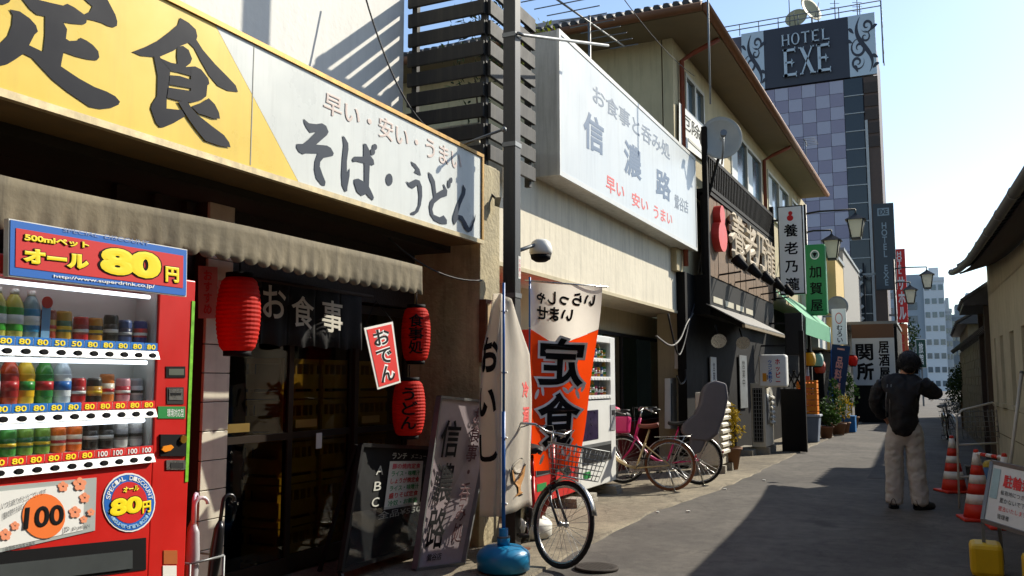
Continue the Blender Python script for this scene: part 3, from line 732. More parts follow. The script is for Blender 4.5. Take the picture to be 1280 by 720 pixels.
rows = [[('bottle', (196, 190, 90), (60, 160, 50), 'green tea bottle', WT), ('bottle', (196, 190, 90), (60, 160, 50), 'green tea bottle', WT), ('bottle', (196, 190, 90), (60, 160, 50), 'green tea bottle', WT), ('bottle', (196, 190, 90), (60, 160, 50), 'green tea bottle', WT), ('bottle', (120, 150, 160), (50, 140, 190), 'clear water bottle with blue wrapper', WT),
         ('tall', (150, 60, 40), (190, 150, 60), 'brown and gold coffee can', RD), ('tall', (190, 150, 50), (60, 110, 80), 'gold coffee can with green band', Y_), ('can', RD, (150, 40, 40), 'short red coffee can', WT), ('can', (200, 140, 40), (50, 40, 36), 'short orange coffee can', Y_), ('tall', BK, (50, 46, 40), 'black coffee can with pale print', WT), ('can', (70, 90, 140), (40, 50, 90), 'blue grey coffee can', SV), ('can', (40, 50, 130), RD, 'dark blue can with red print', WT)],
        [('bottle', (210, 190, 120), (236, 226, 170), 'pale tea bottle', G), ('bottle', (210, 190, 120), (236, 226, 170), 'pale tea bottle', G), ('bottle', (214, 200, 130), (120, 190, 180), 'milk tea bottle with teal wrapper', WT), ('bottle', (190, 60, 20), (160, 30, 30), 'orange red soda bottle', RD), ('bottle', Y_, (230, 180, 30), 'yellow lemon drink bottle', G), ('bottle', (60, 140, 60), (40, 130, 60), 'green soda bottle with red print', RD), ('bottle', (200, 214, 224), (230, 236, 240), 'white sports drink bottle with blue print', BL),
         ('can', RD, (150, 20, 30), 'short crimson coffee can', WT), ('can', (40, 34, 30), (190, 140, 40), 'short black coffee can with gold band', Y_), ('tall', (210, 120, 50), (230, 220, 200), 'tall orange milk coffee can', RD), ('can', (216, 150, 160), (190, 40, 60), 'pink bean soup can', WT), ('can', SV, (220, 220, 220), 'silver can with dark print', BK)],
        [('can', G, (30, 110, 40), 'green tea can', Y_), ('can', G, (30, 110, 40), 'green tea can', Y_), ('can', (70, 150, 60), (30, 110, 40), 'leaf green tea can', Y_), ('can', (70, 150, 60), (30, 110, 40), 'leaf green tea can', Y_), ('can', (120, 160, 60), (40, 110, 60), 'olive green tea can', Y_), ('can', (120, 160, 60), (40, 110, 60), 'olive green tea can', Y_), ('can', O, (240, 220, 190), 'orange juice can with white face', RD), ('can', O, (240, 220, 190), 'orange juice can with white face', RD),
         ('tall', BK, (46, 42, 40), 'tall black coffee bottle can', WT), ('tall', BK, (46, 42, 40), 'tall black coffee bottle can', WT), ('tall', (206, 206, 204), (150, 150, 152), 'tall silver coffee bottle can', BK), ('tall', (206, 206, 204), (150, 150, 152), 'tall silver coffee bottle can', BK)]]
for r, row in enumerate(rows):
    for i, (kd, c1, c2, nm, c3) in enumerate(row[1:]):
        drink(kd, c1, c2, '%s, %s from left, %s shelf of red machine' % (nm, ordinal(i), shn[r]), (GX0 + pitch * (i + .5) + random.uniform(-.006, .006), YV + .075 + random.uniform(-.006, .012), shelf_z[r] + .062), 'drinks in the near red vending machine', c3)
wt = T('round_card_tag', 'small round red tag card leaning among the top shelf bottles', 'tag', (GX0 + pitch * 4.1, YV + .045, shelf_z[0] + .062))
MB().lathe([(.026, 0), (.026, .003)], (0, 0, .16), 18, axis='Y').build('disc', RED_INK, wt, False)
MB().box(-.02, .02, .004, .006, 0, .15).build('card', M('pale_blue_card', (120, 170, 210), .6), wt, False)
# coin column
cx0, cx1 = GX1 + .02, VX1 - .035
def vpx(n, m, a, b, c, d, lift=.004, th=.004, par=None): return panel(n, m, par or v1, [P(a, d, YV), P(b, d, YV), P(b, c, YV), P(a, c, YV)], lift, th)
vpx('display_slot', INK, 207, 231, 458, 472); vpx('display_text', M('lcd_dim', (86, 92, 80), .4, var=.1), 210, 229, 461, 469, .006)
vpx('bill_slot', DARK, 208, 229, 484, 505); vpx('bill_slot_rim', STEEL, 210, 227, 486, 500, .007); vpx('bill_slot_mouth', INK, 212, 225, 491, 494, .009)
vpx('notice_sticker', M('sticker_green', (30, 130, 60), .5, var=0), 197, 231, 508, 523)
text('環境対応型', [P(208, 521, YV), P(229, 521, YV), P(229, 511, YV), P(208, 511, YV)], WHITE_INK, v1, lift=.005)
cp = vpx('coin_panel', INK, 199, 231, 543, 570, .010, .010)
c = P(226, 549, YV); MB().lathe([(.020, 0), (.020, .012), (.013, .013)], (c.x, YV - .022, c.z), 16, axis='Y').build('coin_slot', M('brass', (190, 140, 50), .35, .9, var=.1), cp)
MB().prism([P(a, b, YV - .011) for a, b in ((201, 562), (203, 558), (213, 556), (216, 559), (212, 563), (205, 565))], (0, -.008, 0)).build('return_lever', M('orange_plastic', (236, 140, 20), .4, var=0), cp)
vpx('coin_return', STEEL, 207, 231, 575, 587, .006); vpx('coin_return_cup', DARK, 212, 228, 578, 585, .008)
vpx('id_sticker', WHITE, 203, 220, 707, 722); vpx('hatch_sticker', M('amber_sticker', (170, 90, 40), .5), 204, 221, 688, 705)
# advert panel: a white card with blossoms and an orange disc
aq = [P(-60, 704, YV), P(118, 663, YV), P(120, 597, YV), P(-60, 613, YV)]
panel('advert_frame', M('advert_grey', (170, 176, 172), .4, var=.06), v1, aq, .004, .004)
iq = rect(aq, .0, .90, .06, .92)
panel('advert_card', M('card_white', (232, 232, 226), .4, var=.03), v1, iq, .006, .002)
ORD = M('orange_print', (238, 120, 50), .5, var=0); PINKP = M('blossom_print', (236, 150, 110), .5, var=0)
def disc(cx, cy, rx, ry, m, par, lift, name='print', Y=YV, n=26): return MB().poly([P(cx + a, cy + b, Y) - Vector((0, lift, 0)) for a, b in ellipse(0, 0, rx, ry, n)]).build(name, m, par)
disc(53, 645, 27, 28, ORD, v1, .009)
text('100', [P(27, 662, YV), P(78, 655, YV), P(78, 630, YV), P(30, 634, YV)], INK, v1, bold=.025, lift=.0105)
k = 0
for bx, by, br in ((77, 608, 7), (98, 605, 9), (104, 622, 7), (92, 640, 8), (103, 649, 5), (17, 657, 6), (5, 668, 8), (112, 640, 5)):
    mb = MB()
    for j in range(5):
        a = j * 2 * math.pi / 5 - math.pi / 2; k += 1
        mb.poly([P(bx + br * .55 * math.cos(a) + x, by + br * .55 * math.sin(a) + y, YV) - Vector((0, .009 + .0004 * (k % 5), 0)) for x, y in ellipse(0, 0, br * .42, br * .42, 8)])
    mb.build('blossom_print', PINKP, v1)
text('いつもありがとうございます', [P(0, 637, YV), P(56, 617, YV), P(56, 610, YV), P(0, 628, YV)], M('grey_ink', (80, 80, 84), .5, var=0), v1, lift=.009)
text('感謝の気持ちを込めて', [P(2, 650, YV), P(28, 636, YV), P(28, 628, YV), P(2, 641, YV)], MATS['grey_ink'], v1, lift=.009)
text('自販機の設置大募集', [P(5, 689, YV), P(42, 682, YV), P(42, 676, YV), P(5, 683, YV)], MATS['grey_ink'], v1, lift=.009)
text('JD JAPAN', [P(88, 664, YV), P(110, 660, YV), P(110, 655, YV), P(88, 659, YV)], MATS['grey_ink'], v1, lift=.009)
text('JD', [P(77, 667, YV), P(85, 665, YV), P(85, 658, YV), P(77, 659, YV)], MATS['grey_ink'], v1, lift=.009)
# round discount sticker
disc(160.5, 628, 33, 37, WHITE_INK, v1, .004, 'sticker'); disc(160.5, 628, 31.5, 35, BLUE_INK, v1, .0052, 'sticker_ring'); disc(160.5, 628, 22.5, 26, RED_INK, v1, .0064, 'sticker_centre')
def arc_text(s, cx, cy, rx, ry, a0, a1, h, m, flip=False):
    for i, chh in enumerate(s):
        if chh == ' ': continue
        a = R(a0 + (a1 - a0) * i / (len(s) - 1)); x, y = cx + rx * math.sin(a), cy - ry * math.cos(a)
        t = Vector((math.cos(a) * rx, math.sin(a) * ry)).normalized() * (-1 if flip else 1); nn = Vector((t.y, -t.x))
        q = [Vector((x, y)) - t * h * .42 - nn * h * .5, Vector((x, y)) + t * h * .42 - nn * h * .5, Vector((x, y)) + t * h * .42 + nn * h * .5, Vector((x, y)) - t * h * .42 + nn * h * .5]
        text(chh, [P(p.x, p.y, YV) for p in q], m, v1, bold=.02, lift=.0062)
arc_text('SPECIAL DISCOUNT', 160.5, 628, 27, 30.5, -78, 78, 5.6, WHITE_INK)
arc_text('www.superdrink.co.jp', 160.5, 628, 27, 30.5, 248, 112, 4.6, M('pale_ink', (150, 190, 220), .5, var=0), True)
text('80', [P(135, 646, YV), P(176, 640, YV), P(176, 619, YV), P(137, 624, YV)], YELLOW_INK, v1, bold=.06, lift=.0075, outline=(INK, .035))
text('円', [P(176, 642, YV), P(187, 640, YV), P(187, 625, YV), P(176, 627, YV)], YELLOW_INK, v1, bold=.05, lift=.0075, outline=(INK, .03))
text('オール', [P(152, 616, YV), P(172, 613, YV), P(172, 606, YV), P(152, 609, YV)], YELLOW_INK, v1, bold=.05, lift=.0075, outline=(INK, .04))
# delivery flap
fqz = [P(-40, 740, YV), P(182, 712, YV), P(182, 672, YV), P(-40, 694, YV)]
panel('flap_surround', INK, v1, fqz, .004, .004); panel('delivery_flap', M('smoked_flap', (70, 74, 74), .2, var=.15), v1, rect(fqz, .02, .9, .1, .66), .012, .006)
# header price board
hb = T('price_board', 'red and blue price board with yellow lettering on the red vending machine', 'sign', (2.9, 3.3, 1.87))
YH = 3.30
hq = [P(10, 345, YH), P(233, 371, YH), P(234, 312, YH), P(11, 273, YH)]
panel('white_edge', WHITE, hb, hq, 0, .03); panel('blue_ground', BLUE_INK, hb, rect(hq, .006, .994, .02, .98), .003, .002); panel('red_ground', RED_INK, hb, rect(hq, .03, .97, .17, .85), .005, .002)
def hpx(s, a, b, tl, tr, bl, br, m, **k):
    f = lambda x, y: P(x / 5.12, 260 + y / 5.12, YH)
    return text(s, [f(a, bl), f(b, br), f(b, tr), f(a, tl)], m, hb, **k)
OUT = (INK, .045)
hpx('80', 632, 1022, 245, 292, 418, 462, YELLOW_INK, bold=.07, lift=.0075, outline=(INK, .03))
hpx('円', 1050, 1137, 372, 384, 472, 482, YELLOW_INK, bold=.05, lift=.0075, outline=OUT)
hpx('オール', 138, 560, 255, 300, 352, 398, YELLOW_INK, bold=.07, lift=.0075, outline=OUT)
hpx('500mlペット', 146, 562, 163, 222, 212, 262, YELLOW_INK, bold=.05, lift=.0075, outline=OUT)
hpx('http://www.superdrink.co.jp/', 336, 985, 426, 492, 450, 522, WHITE_INK, bold=.03, lift=.0055)
hpx('SPECIAL  DISCOUNT', 400, 950, 128, 214, 152, 242, M('faded_blue_ink', (120, 140, 180), .5, var=0), lift=.0055)
for x in (hq[0].x + .15, hq[1].x - .15): MB().box(x - .02, x + .02, YH + .031, YV + .2, 1.966, 1.98).box(x - .02, x + .02, YH + .031, YH + .04, 1.9, 1.966).build('bracket', DULL, hb)

# ---------------- umbrellas by the machine
st = T('umbrella_rack', 'dark wire umbrella rack between the vending machine and tiled pilaster', 'rack', (3.60, 3.58, .02))
m = MB()
for z in (.12, .5):
    for a, b in (((-.12, -.1), (.12, -.1)), ((.12, -.1), (.12, .1)), ((.12, .1), (-.12, .1)), ((-.12, .1), (-.12, -.1))): m.tube([(a[0], a[1], z), (b[0], b[1], z)], .007, 5)
for sx in (-.12, .12):
    for sy in (-.1, .1): m.tube([(sx, sy, 0), (sx, sy, .5)], .008, 5)
m.box(-.12, .12, -.1, .1, .01, .02).build('wire_frame', DULL, st, False)
UW, UB = M('white_handle', (214, 206, 208), .35, var=.05), M('black_handle', (20, 20, 22), .3, var=0)
def umbrella(label, dx, dy, lean, hm, cm, rot):
    t = T('umbrella', label, 'umbrella', (3.60 + dx, 3.58 + dy, .045), rot, 'umbrellas in the rack')
    L_ = Vector((lean, 0, 1)).normalized()
    MB().tube([L_ * 0, L_ * .08, L_ * .5, L_ * .62, L_ * .66], [.004, .012, .034, .028, .012], 10).build('canopy', cm, t, False)
    hs = L_ * .66
    pts = [hs, hs + L_ * .10] + [hs + L_ * .10 + Vector((.035 * (1 - math.cos(a)), 0, .035 * math.sin(a) + .0)) for a in [R(d) for d in (30, 60, 90, 120, 150, 180)]]
    MB().tube(pts, .0105, 8).build('handle', hm, t, False)
umbrella('folded umbrella with a white crook handle nearest the vending machine', -.05, -.05, .0, UW, M('clear_white_film', (170, 168, 170), .4), -.4)
umbrella('folded black umbrella with a black crook handle leaning right', .05, -.04, .12, UB, UB, -.3)
umbrella('folded umbrella with a small tan tag and lilac handle', .03, .05, .04, M('lilac_handle', (196, 178, 196), .35, var=.05), M('tan_film', (150, 120, 80), .6), .5)

# ---------------- the two machines under the cream building
def small_machine(label, x0, x1, y, z0, z1, body, accent, gz0, rows3, grp, which, ad):
    t = T('vending_machine', label, 'vending machine', ((x0 + x1) / 2, y + .35, .02))
    cxr = x1 - .24 * (x1 - x0)
    gx0, gx1, gz1 = x0 + .06, x1 - .2, z1 - .08
    box('back_shell', body, t, x0, x1, y + .16, y + .7, z0, z1)
    frame_box(MB(), x0, x1, y, y + .158, z0, z1, gx0, gx1, gz0, gz1).build('front_door', body, t, bevel=.006)
    box('display_cabinet', M('cabinet_blue', (120, 150, 180), .5), t, gx0, gx1, y + .150, y + .157, gz0, gz1)
    box('side_panel', accent, t, gx1 + .004, gx1 + .03, y - .004, y - .001, gz0, gz1)
    n = 10; pt = (gx1 - gx0) / n
    for r in range(3):
        z = gz0 + .03 + r * (gz1 - gz0 - .03) / 3
        box('shelf', SHELFW, t, gx0 + .004, gx1 - .004, y - .015, y + .149, z - .015, z + .03)
        for i in range(n): box('button', accent, t, gx0 + pt * (i + .25), gx0 + pt * (i + .75), y - .019, y - .0155, z - .01, z + .012)
        for i in range(n):
            kd, c1, c2 = rows3[r][i % len(rows3[r])]
            drink(kd, c1, c2, 'small drink, %s from left, %s shelf, %s' % (ordinal(i), ['bottom', 'middle', 'top'][r], which), (gx0 + pt * (i + .5), y + .07, z + .031), grp)
    box('display_glass', VGLASS, t, gx0 + .001, gx1 - .001, y + .018, y + .022, gz0, gz1)
    zc = gz0 - .12
    box('advert_panel', ad, t, x0 + .1, x0 + .5 * (x1 - x0), y - .005, y - .001, zc - .36, zc)
    box('coin_panel', M('grey_coin_panel', (150, 150, 152), .4), t, gx1 - .02, x1 - .03, y - .01, y - .001, zc - .28, zc + .05)
    box('coin_slot', INK, t, gx1 + .02, x1 - .07, y - .016, y - .0105, zc - .08, zc - .02)
    box('flap_surround', DULL, t, x0 + .12, gx1, y - .006, y - .001, z0 + .28, z0 + .52)
    box('delivery_flap', INK, t, x0 + .15, gx1 - .03, y - .012, y - .0065, z0 + .30, z0 + .48)
    box('sticker', M('sticker_green', (30, 130, 60), .5, var=0), t, x0 + .15, x0 + .4, y - .004, y - .001, z0 + .12, z0 + .2)
    for x in (x0 + .14, x1 - .28): box('foot', DARK, t, x, x + .12, y + .1, y + .6, .12, z0 - .001)
    return t
mixd = [('tall', (230, 170, 40), RD), ('tall', (60, 110, 180), WT), ('bottle', (210, 160, 60), G), ('tall', (220, 100, 140), WT), ('can', BK, SV), ('can', RD, WT), ('can', (220, 150, 60), BK), ('tall', G, Y_)]
r3 = [mixd[2:5] + mixd[5:7], mixd[1:4] + mixd[:1], mixd[:3] + mixd[6:8]]
wx0, wx1 = P(723, 560, 3.8).x, P(770, 560, 3.8).x
AD1 = M('purple_advert', (40, 28, 60), .3, var=.9, scale=16)
small_machine('white drinks vending machine under the cream overhang beside the parked bicycles', wx0, wx1, 3.8, .17, 2.03, VWHITE, VWHITE, 1.22, r3, 'drinks in the white vending machine', 'white vending machine', AD1)
small_machine('red-framed vending machine half hidden behind the orange banner', wx0 - 1.32, wx0 - .06, 3.82, .17, 2.0, M('dull_vending_red', (196, 30, 26), .4), VWHITE, 1.18, r3[::-1], 'drinks in the hidden red vending machine', 'red machine behind orange banner', AD1)
CBLK = M('pale_concrete_block', (158, 152, 138), .9, var=.25, scale=6, bump=.5)
k = 0
for (x, nm) in ((wx0 - 1.2, 'left block under the red-framed vending machine'), (wx0 - .3, 'right block under the red-framed vending machine'), (wx0 + .16, 'left block under the white vending machine'), (wx1 - .28, 'right block under the white vending machine')):
    t = T('concrete_block', 'pale concrete block, %s' % nm, 'block', (x + .1, 3.95, .018), 0, 'blocks under the vending machines')
    m = MB(); m.box(-.11, .13, -.25, .3, 0, .048); m.build('lower_slab', CBLK, t, False, bevel=.004); MB().box(-.10, .12, -.24, .3, .05, .101).build('upper_slab', CBLK, t, False, bevel=.004)

# ================================================================= cream building with the white signboard
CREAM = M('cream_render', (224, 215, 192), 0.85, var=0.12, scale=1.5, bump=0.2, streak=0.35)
CREAM2 = M('shaded_cream_render', (196, 184, 152), 0.85, var=0.12, scale=2, streak=0.25)  # darker copy of the cream, with shade put into the colour
YB = 3.85
bx0, bx1 = 7.37, P(866, 390, YB).x
bzb = P(760, 366, YB).z
cr = T('cream_shop_building', 'single-storey cream shop building under the white signboard', 'building', (11, 4.4, 0))
box('overhang_wall', CREAM, cr, bx0, bx1, YB, YB + .9, bzb, 3.95)
box('overhang_lip', CREAM2, cr, bx0, bx1, YB - .02, YB + .02, bzb - .03, bzb + .012)
box('roof_terrace', CONC, cr, bx0, bx1, YB + .92, 8.2, 3.7, 3.94)
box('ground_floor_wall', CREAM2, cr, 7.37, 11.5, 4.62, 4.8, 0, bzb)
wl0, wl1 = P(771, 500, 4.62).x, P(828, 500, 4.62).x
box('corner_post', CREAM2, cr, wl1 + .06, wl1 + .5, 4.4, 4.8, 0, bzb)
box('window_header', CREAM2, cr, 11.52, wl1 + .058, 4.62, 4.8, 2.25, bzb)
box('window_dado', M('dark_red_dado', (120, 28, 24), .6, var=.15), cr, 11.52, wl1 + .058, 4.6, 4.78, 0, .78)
wf = MB()
for x in (11.55, (11.55 + wl1) / 2, wl1): wf.box(x - .03, x + .03, 4.6, 4.66, .79, 2.24)
wf.box(11.58, wl1 - .03, 4.6, 4.66, .79, .84); wf.box(11.58, wl1 - .03, 4.6, 4.66, 2.19, 2.24)
win = wf.build('window_frame', DARK, cr)
box('window_pane', glass('window_glass_dim', (120, 130, 126), .12), win, 11.58, wl1 - .03, 4.625, 4.63, .84, 2.19)
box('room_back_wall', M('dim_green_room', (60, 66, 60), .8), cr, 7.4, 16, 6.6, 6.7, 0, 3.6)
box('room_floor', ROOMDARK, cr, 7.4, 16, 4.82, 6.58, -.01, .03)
CURT = M('pale_curtain', (120, 124, 116), .9, var=.2)
MB().grid(lambda u, v: Vector((11.7 + 1.9 * u, 4.85 + .03 * math.sin(u * 40), .9 + 1.3 * v)), 80, 1).build('curtain', CURT, cr, solid=.004)
box('terrace_back_wall', SHOPWALL, cr, 9.6, 20, 8.2, 8.35, 3.0, 6.0)
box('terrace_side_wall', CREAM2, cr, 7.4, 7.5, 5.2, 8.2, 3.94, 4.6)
# planters and green on the terrace
LEAFY = M('yellow_green_leaf', (120, 128, 30), .8, var=.45, scale=9, trans=.3, spec=.1)
LEAFD = M('dark_green_leaf', (36, 52, 22), .8, var=.45, scale=9, trans=.2, spec=.1)
def leaf_cloud(mb, c, rx, ry, rz, n, size, rnd):
    for _ in range(n):
        while True:
            p = Vector((rnd.uniform(-1, 1), rnd.uniform(-1, 1), rnd.uniform(-1, 1)))
            if .25 < p.length < 1: break
        q = Vector(c) + Vector((p.x * rx, p.y * ry, p.z * rz))
        a = Vector((rnd.gauss(0, 1), rnd.gauss(0, 1), rnd.gauss(0, 1))).normalized(); b = a.orthogonal().normalized()
        s = size * rnd.uniform(.6, 1.4)
        mb.add([q - a * s, q + b * s * .45, q + a * s, q - b * s * .45], [(0, 1, 2, 3)])
def bush(name, label, base, spots, n, size, mat, stems=3, group=None, cat='plant', stemr=.015):
    t = T(name, label, cat, base, 0, group); rnd = random.Random(hash(label) % 1000 if False else len(label) * 7 + int(base[0] * 10))
    mb = MB()
    for (c, r) in spots: leaf_cloud(mb, c, r[0], r[1], r[2], n, size, rnd)
    mb.build('foliage', mat, t, False)
    sb = MB()
    for k in range(stems):
        c = spots[k % len(spots)][0]; dx = rnd.uniform(-.05, .05)
        sb.tube([(dx, rnd.uniform(-.04, .04), 0), (c[0] * .5 + dx, c[1] * .5, c[2] * .5), c], [stemr, stemr * .7, stemr * .3], 5)
    sb.build('stem', M('bark', (74, 58, 40), .85, var=.3), t, False)
    return t
g = P(700, 22, 4.5)
bush('terrace_bush', 'yellow-green bush on the roof terrace behind the antenna', (g.x, 4.6, 3.94), [((-.4, 0, 1.9), (.6, .4, .5)), ((.3, 0, 1.6), (.5, .4, .6)), ((.9, .1, 2.0), (.5, .4, .4))], 420, .05, LEAFY, 4)
bush('terrace_bush', 'dark climbing plant behind the louvre screen', (8.3, 4.3, 3.94), [((-.2, 0, .9), (.6, .3, .7)), ((.4, .1, 1.5), (.5, .3, .5))], 260, .045, LEAFD, 3)
# TV antenna over the white sign
an = T('roof_antenna', 'silver rooftop television antenna above the white signboard', 'antenna', (P(737, 70, 4.0).x, 4.0, 3.94))
A0 = an.location
MB().tube([(A0.x, 4.0, 3.94), (A0.x, 4.0, P(737, 20, 4.0).z)], .02, 6).build('mast', DULL, an)
a, b = P(690, -5, 4.0), P(780, 58, 4.0)
MB().tube([a, b], .014, 6).build('boom', DULL, an)
for i in range(9):
    c = a.lerp(b, i / 8); l = .42 - .025 * i
    MB().tube([c + Vector((0, -l, 0)), c + Vector((0, l, 0))], .008, 5).build('element', DULL, an)
# ---- white signboard
Y2 = 3.55
s2x0, s2x1 = P(700, 130, Y2).x, P(869, 250, Y2).x
z2b, z2t = 3.70, 5.30
s2 = T('white_signboard', 'large white lightbox signboard with blue and red lettering on the cream building', 'sign', ((s2x0 + s2x1) / 2, Y2 + .18, z2b))
WACR = M('bright_white_acrylic', (236, 236, 232), .35, var=.03, scale=2, streak=.05)
box('cabinet', M('white_cabinet_paint', (188, 186, 178), .5, .1, var=.12, streak=.5), s2, s2x0 - .03, s2x1 + .03, Y2 + .012, Y2 + .34, z2b - .02, z2t + .02, bevel=.008)
q2 = fq(s2x0, s2x1, z2b + .03, z2t - .03, Y2)
panel('face', M('aged_white_acrylic', (206, 210, 208), .35, var=.05, scale=2, streak=.14), s2, q2, .003, .012)
fr = MB()
fr.box(s2x0 - .04, s2x1 + .04, Y2 - .012, Y2 + .02, z2t - .03, z2t + .024); fr.box(s2x0 - .04, s2x1 + .04, Y2 - .012, Y2 + .02, z2b - .024, z2b + .03)
fr.box(s2x0 - .04, s2x0 + .0, Y2 - .012, Y2 + .02, z2b + .03, z2t - .03); fr.box(s2x1 - .0, s2x1 + .04, Y2 - .012, Y2 + .02, z2b + .03, z2t - .03)
fr.build('frame', M('sign_frame_white', (206, 204, 196), .4, .2, var=.1), s2)
GREYB = M('grey_blue_ink', (110, 124, 140), .5, var=0); BLUI = M('dull_blue_ink', (84, 106, 132), .5, var=0); PKI = M('pinkish_red_ink', (222, 96, 90), .5, var=0)
def p2(s, tl, tr, br, bl, m, bold=.02): 
    f = lambda c: P(600 + c[0] / 1.8, c[1] / 1.8, Y2)
    return text(s, [f(bl), f(br), f(tr), f(tl)], m, s2, bold=bold, lift=.005)
p2('お食事と呑み処', (253, 186), (427, 326), (427, 362), (253, 230), GREYB)
p2('信', (232, 242), (278, 276), (278, 352), (232, 330), BLUI, .03); p2('濃', (323, 310), (363, 340), (363, 410), (323, 390), BLUI, .03); p2('路', (395, 375), (429, 396), (429, 456), (395, 438), BLUI, .03)
p2('鶯谷店', (437, 435), (468, 453), (468, 482), (437, 468), GREYB, .01)
p2('早い', (283, 392), (324, 418), (324, 450), (283, 430), PKI); p2('安い', (341, 430), (378, 450), (378, 479), (341, 462), PKI); p2('うまい', (390, 460), (432, 482), (432, 508), (390, 490), PKI)
# ---- electric meter, pipes and cable bundle on the building corner
px_ = P(845, 450, 3.9).x
mt = T('meter_box', 'white electric meter box under the looping pipes', 'meter', (px_ + .6, 3.85, 1.6))
q = [P(853, 461, 3.8), P(870, 461, 3.8), P(870, 425, 3.8), P(853, 425, 3.8)]
panel('case', WHITE, mt, q, 0, .14, bevel=.008); panel('window', INK, mt, rect(q, .25, .7, .55, .88), .004, .004)
mt2 = T('breaker_box', 'tall white breaker box on the grey wall by the pipes', 'box', (px_ + .4, 4.0, .9))
q = [P(838, 536, 3.98), P(852, 536, 3.98), P(852, 473, 3.98), P(838, 473, 3.98)]
panel('case', WHITE, mt2, q, 0, .1, bevel=.006); panel('hinge_strip', DULL, mt2, rect(q, .05, .15, .1, .9), .002, .003)
PIPEW = M('cream_pipe', (196, 186, 160), .6, var=.2, streak=.4)
for i, (l, pts, r) in enumerate((('thick cream conduit bending over the end of the white signboard', [(876, 560), (876, 420), (877, 320), (880, 300), (884, 297), (886, 305), (884, 380)], .05),
                                ('second cream conduit dropping beside the cream building corner', [(871, 420), (872, 340), (875, 318), (879, 312), (881, 325), (879, 380)], .04),
                                ('rusty downpipe on the corner of the cream building', [(860, 470), (861, 330), (863, 322)], .03),
                                ('grey drainpipe behind the meter box', [(866, 560), (867, 400)], .04))):
    tag(MB().tube([P(a, b, 3.72 + .02 * i) for a, b in pts], r * .8, 8).build('wall_pipe', PIPEW if i < 2 else (RUST if i == 2 else DULL)), l, 'pipe', 'pipes on the building corner')
for i, (l, pts) in enumerate((('black cable loop hanging left of the meter box', [(835, 392), (846, 440), (853, 436), (862, 400), (868, 380)]), ('grey cable loop hanging over the meter box', [(820, 420), (838, 432), (850, 424), (858, 405), (866, 392)]), ('thick cable loop below the meter box', [(846, 470), (851, 480), (857, 474), (857, 462)]))):
    pp = [P(a, b, 3.68) for a, b in pts]; sm = []
    for j in range(len(pp) - 1):
        for u in range(5):
            p0, p1, p2_, p3 = pp[max(j - 1, 0)], pp[j], pp[j + 1], pp[min(j + 2, len(pp) - 1)]; tt = u / 5
            sm.append(.5 * ((2 * p1) + (p2_ - p0) * tt + (2 * p0 - 5 * p1 + 4 * p2_ - p3) * tt ** 2 + (3 * p1 - p0 - 3 * p2_ + p3) * tt ** 3))
    tag(MB().tube(sm + [pp[-1]], .016, 6).build('cable_loop', CABLE if i != 1 else M('grey_cable', (96, 94, 88), .6)), l, 'cable')
tall = box('corner_wall', CREAM2, cr, bx1 - .75, bx1 + .1, 3.95, 4.3, 0, bzb - .001)

# ================================================================= banners
CLOTHW = M('white_banner_cloth', (236, 230, 218), .85, var=.08, scale=4, bump=.1, trans=.62)
CLOTHO = M('orange_banner_cloth', (236, 72, 18), .8, var=.06, trans=.6)
BLUEP = M('blue_pole_plastic', (30, 96, 170), .4, var=.1)
TANK = M('blue_tank_plastic', (26, 128, 176), .35, var=.12, scale=6)
def banner_stand(name, label, x, y, h, TANK, cat='banner'):
    t = T(name, label, cat, (x, y, .02))
    m = MB().lathe([(.16, 0), (.2, .02), (.205, .12), (.19, .15), (.14, .185), (.05, .195)], n=24).build('water_tank', TANK, t, False)
    MB().lathe([(.048, .19), (.05, .25), (.036, .26), (.036, .32)], n=14).build('neck', TANK, m, False)
    MB().lathe([(.05, .248), (.05, .262)], n=14).build('collar', DULL, m, False)
    MB().tube([(0, 0, .25), (0, 0, 1.2)], .015, 8).build('lower_pole', BLUEP, t, False)
    MB().tube([(0, 0, 1.2), (0, 0, h)], .011, 8).build('upper_pole', BLUEP, t, False)
    return t
b1 = banner_stand('banner', 'white banner flag folded edge-on, on a blue pole with water tank', 6.17, 3.0, 2.2, TANK)
def b1f(u, v):       # folded at its pole: one wing along the street in the sun, one turned to the wall
    z = .40 + 1.72 * v
    n = 1 - .6 * max(0, v - .74) / .26
    wave = .022 * math.sin(u * 15 + v * 1.6) + .014 * math.sin(v * 9 + u * 4)
    if u < .5: s = (.5 - u) * 1.34 * n; x, y = .998 * s, .05 * s + .035
    else: s = (u - .5) * .32 * n; x, y = -.36 * s, .93 * s + .035
    r = min(1.0, abs(u - .5) * 6)
    return Vector((x + .02 + wave * .35 * r, y + wave * r, z - (.10 * (.5 - u) if v > .97 and u < .5 else 0)))
MB().grid(b1f, 32, 30).build('cloth', CLOTHW, b1, False, solid=.002)
def on_b1(quadpx, s, m, vert=True, bold=.04, mir=False):
    Yp = 2.87
    return text(s, [P(a, b, Yp) for a, b in quadpx], m, b1, vertical=vert, bold=bold, mirror=mir)
for z in (.5, 1.0, 1.5, 1.98): MB().tube([(-.02, -.03, z), (.02, -.02, z), (.02, .03, z)], .008, 5).build('clip', WHITE, b1, False)
b2 = banner_stand('banner', 'orange and white banner flag with black characters beside the grey pole', 7.6, 3.42, 2.42, WHITE)
E1 = Vector((.43, -.60, 0)).normalized()
W2, H2 = .70, 1.78
def b2p(u, v):       # u 0 at pole, v 0 bottom
    w = W2 * (.66 + .34 * v ** .8)
    z = .60 + H2 * v - .05 * u * v + .03 * u * (1 - v)
    d = Vector((E1.y, -E1.x, 0)) * (.05 * math.sin(u * 5 + v * 3.5) + .03 * math.sin(v * 9))
    return Vector((E1.x * w * u, E1.y * w * u, z)) + d
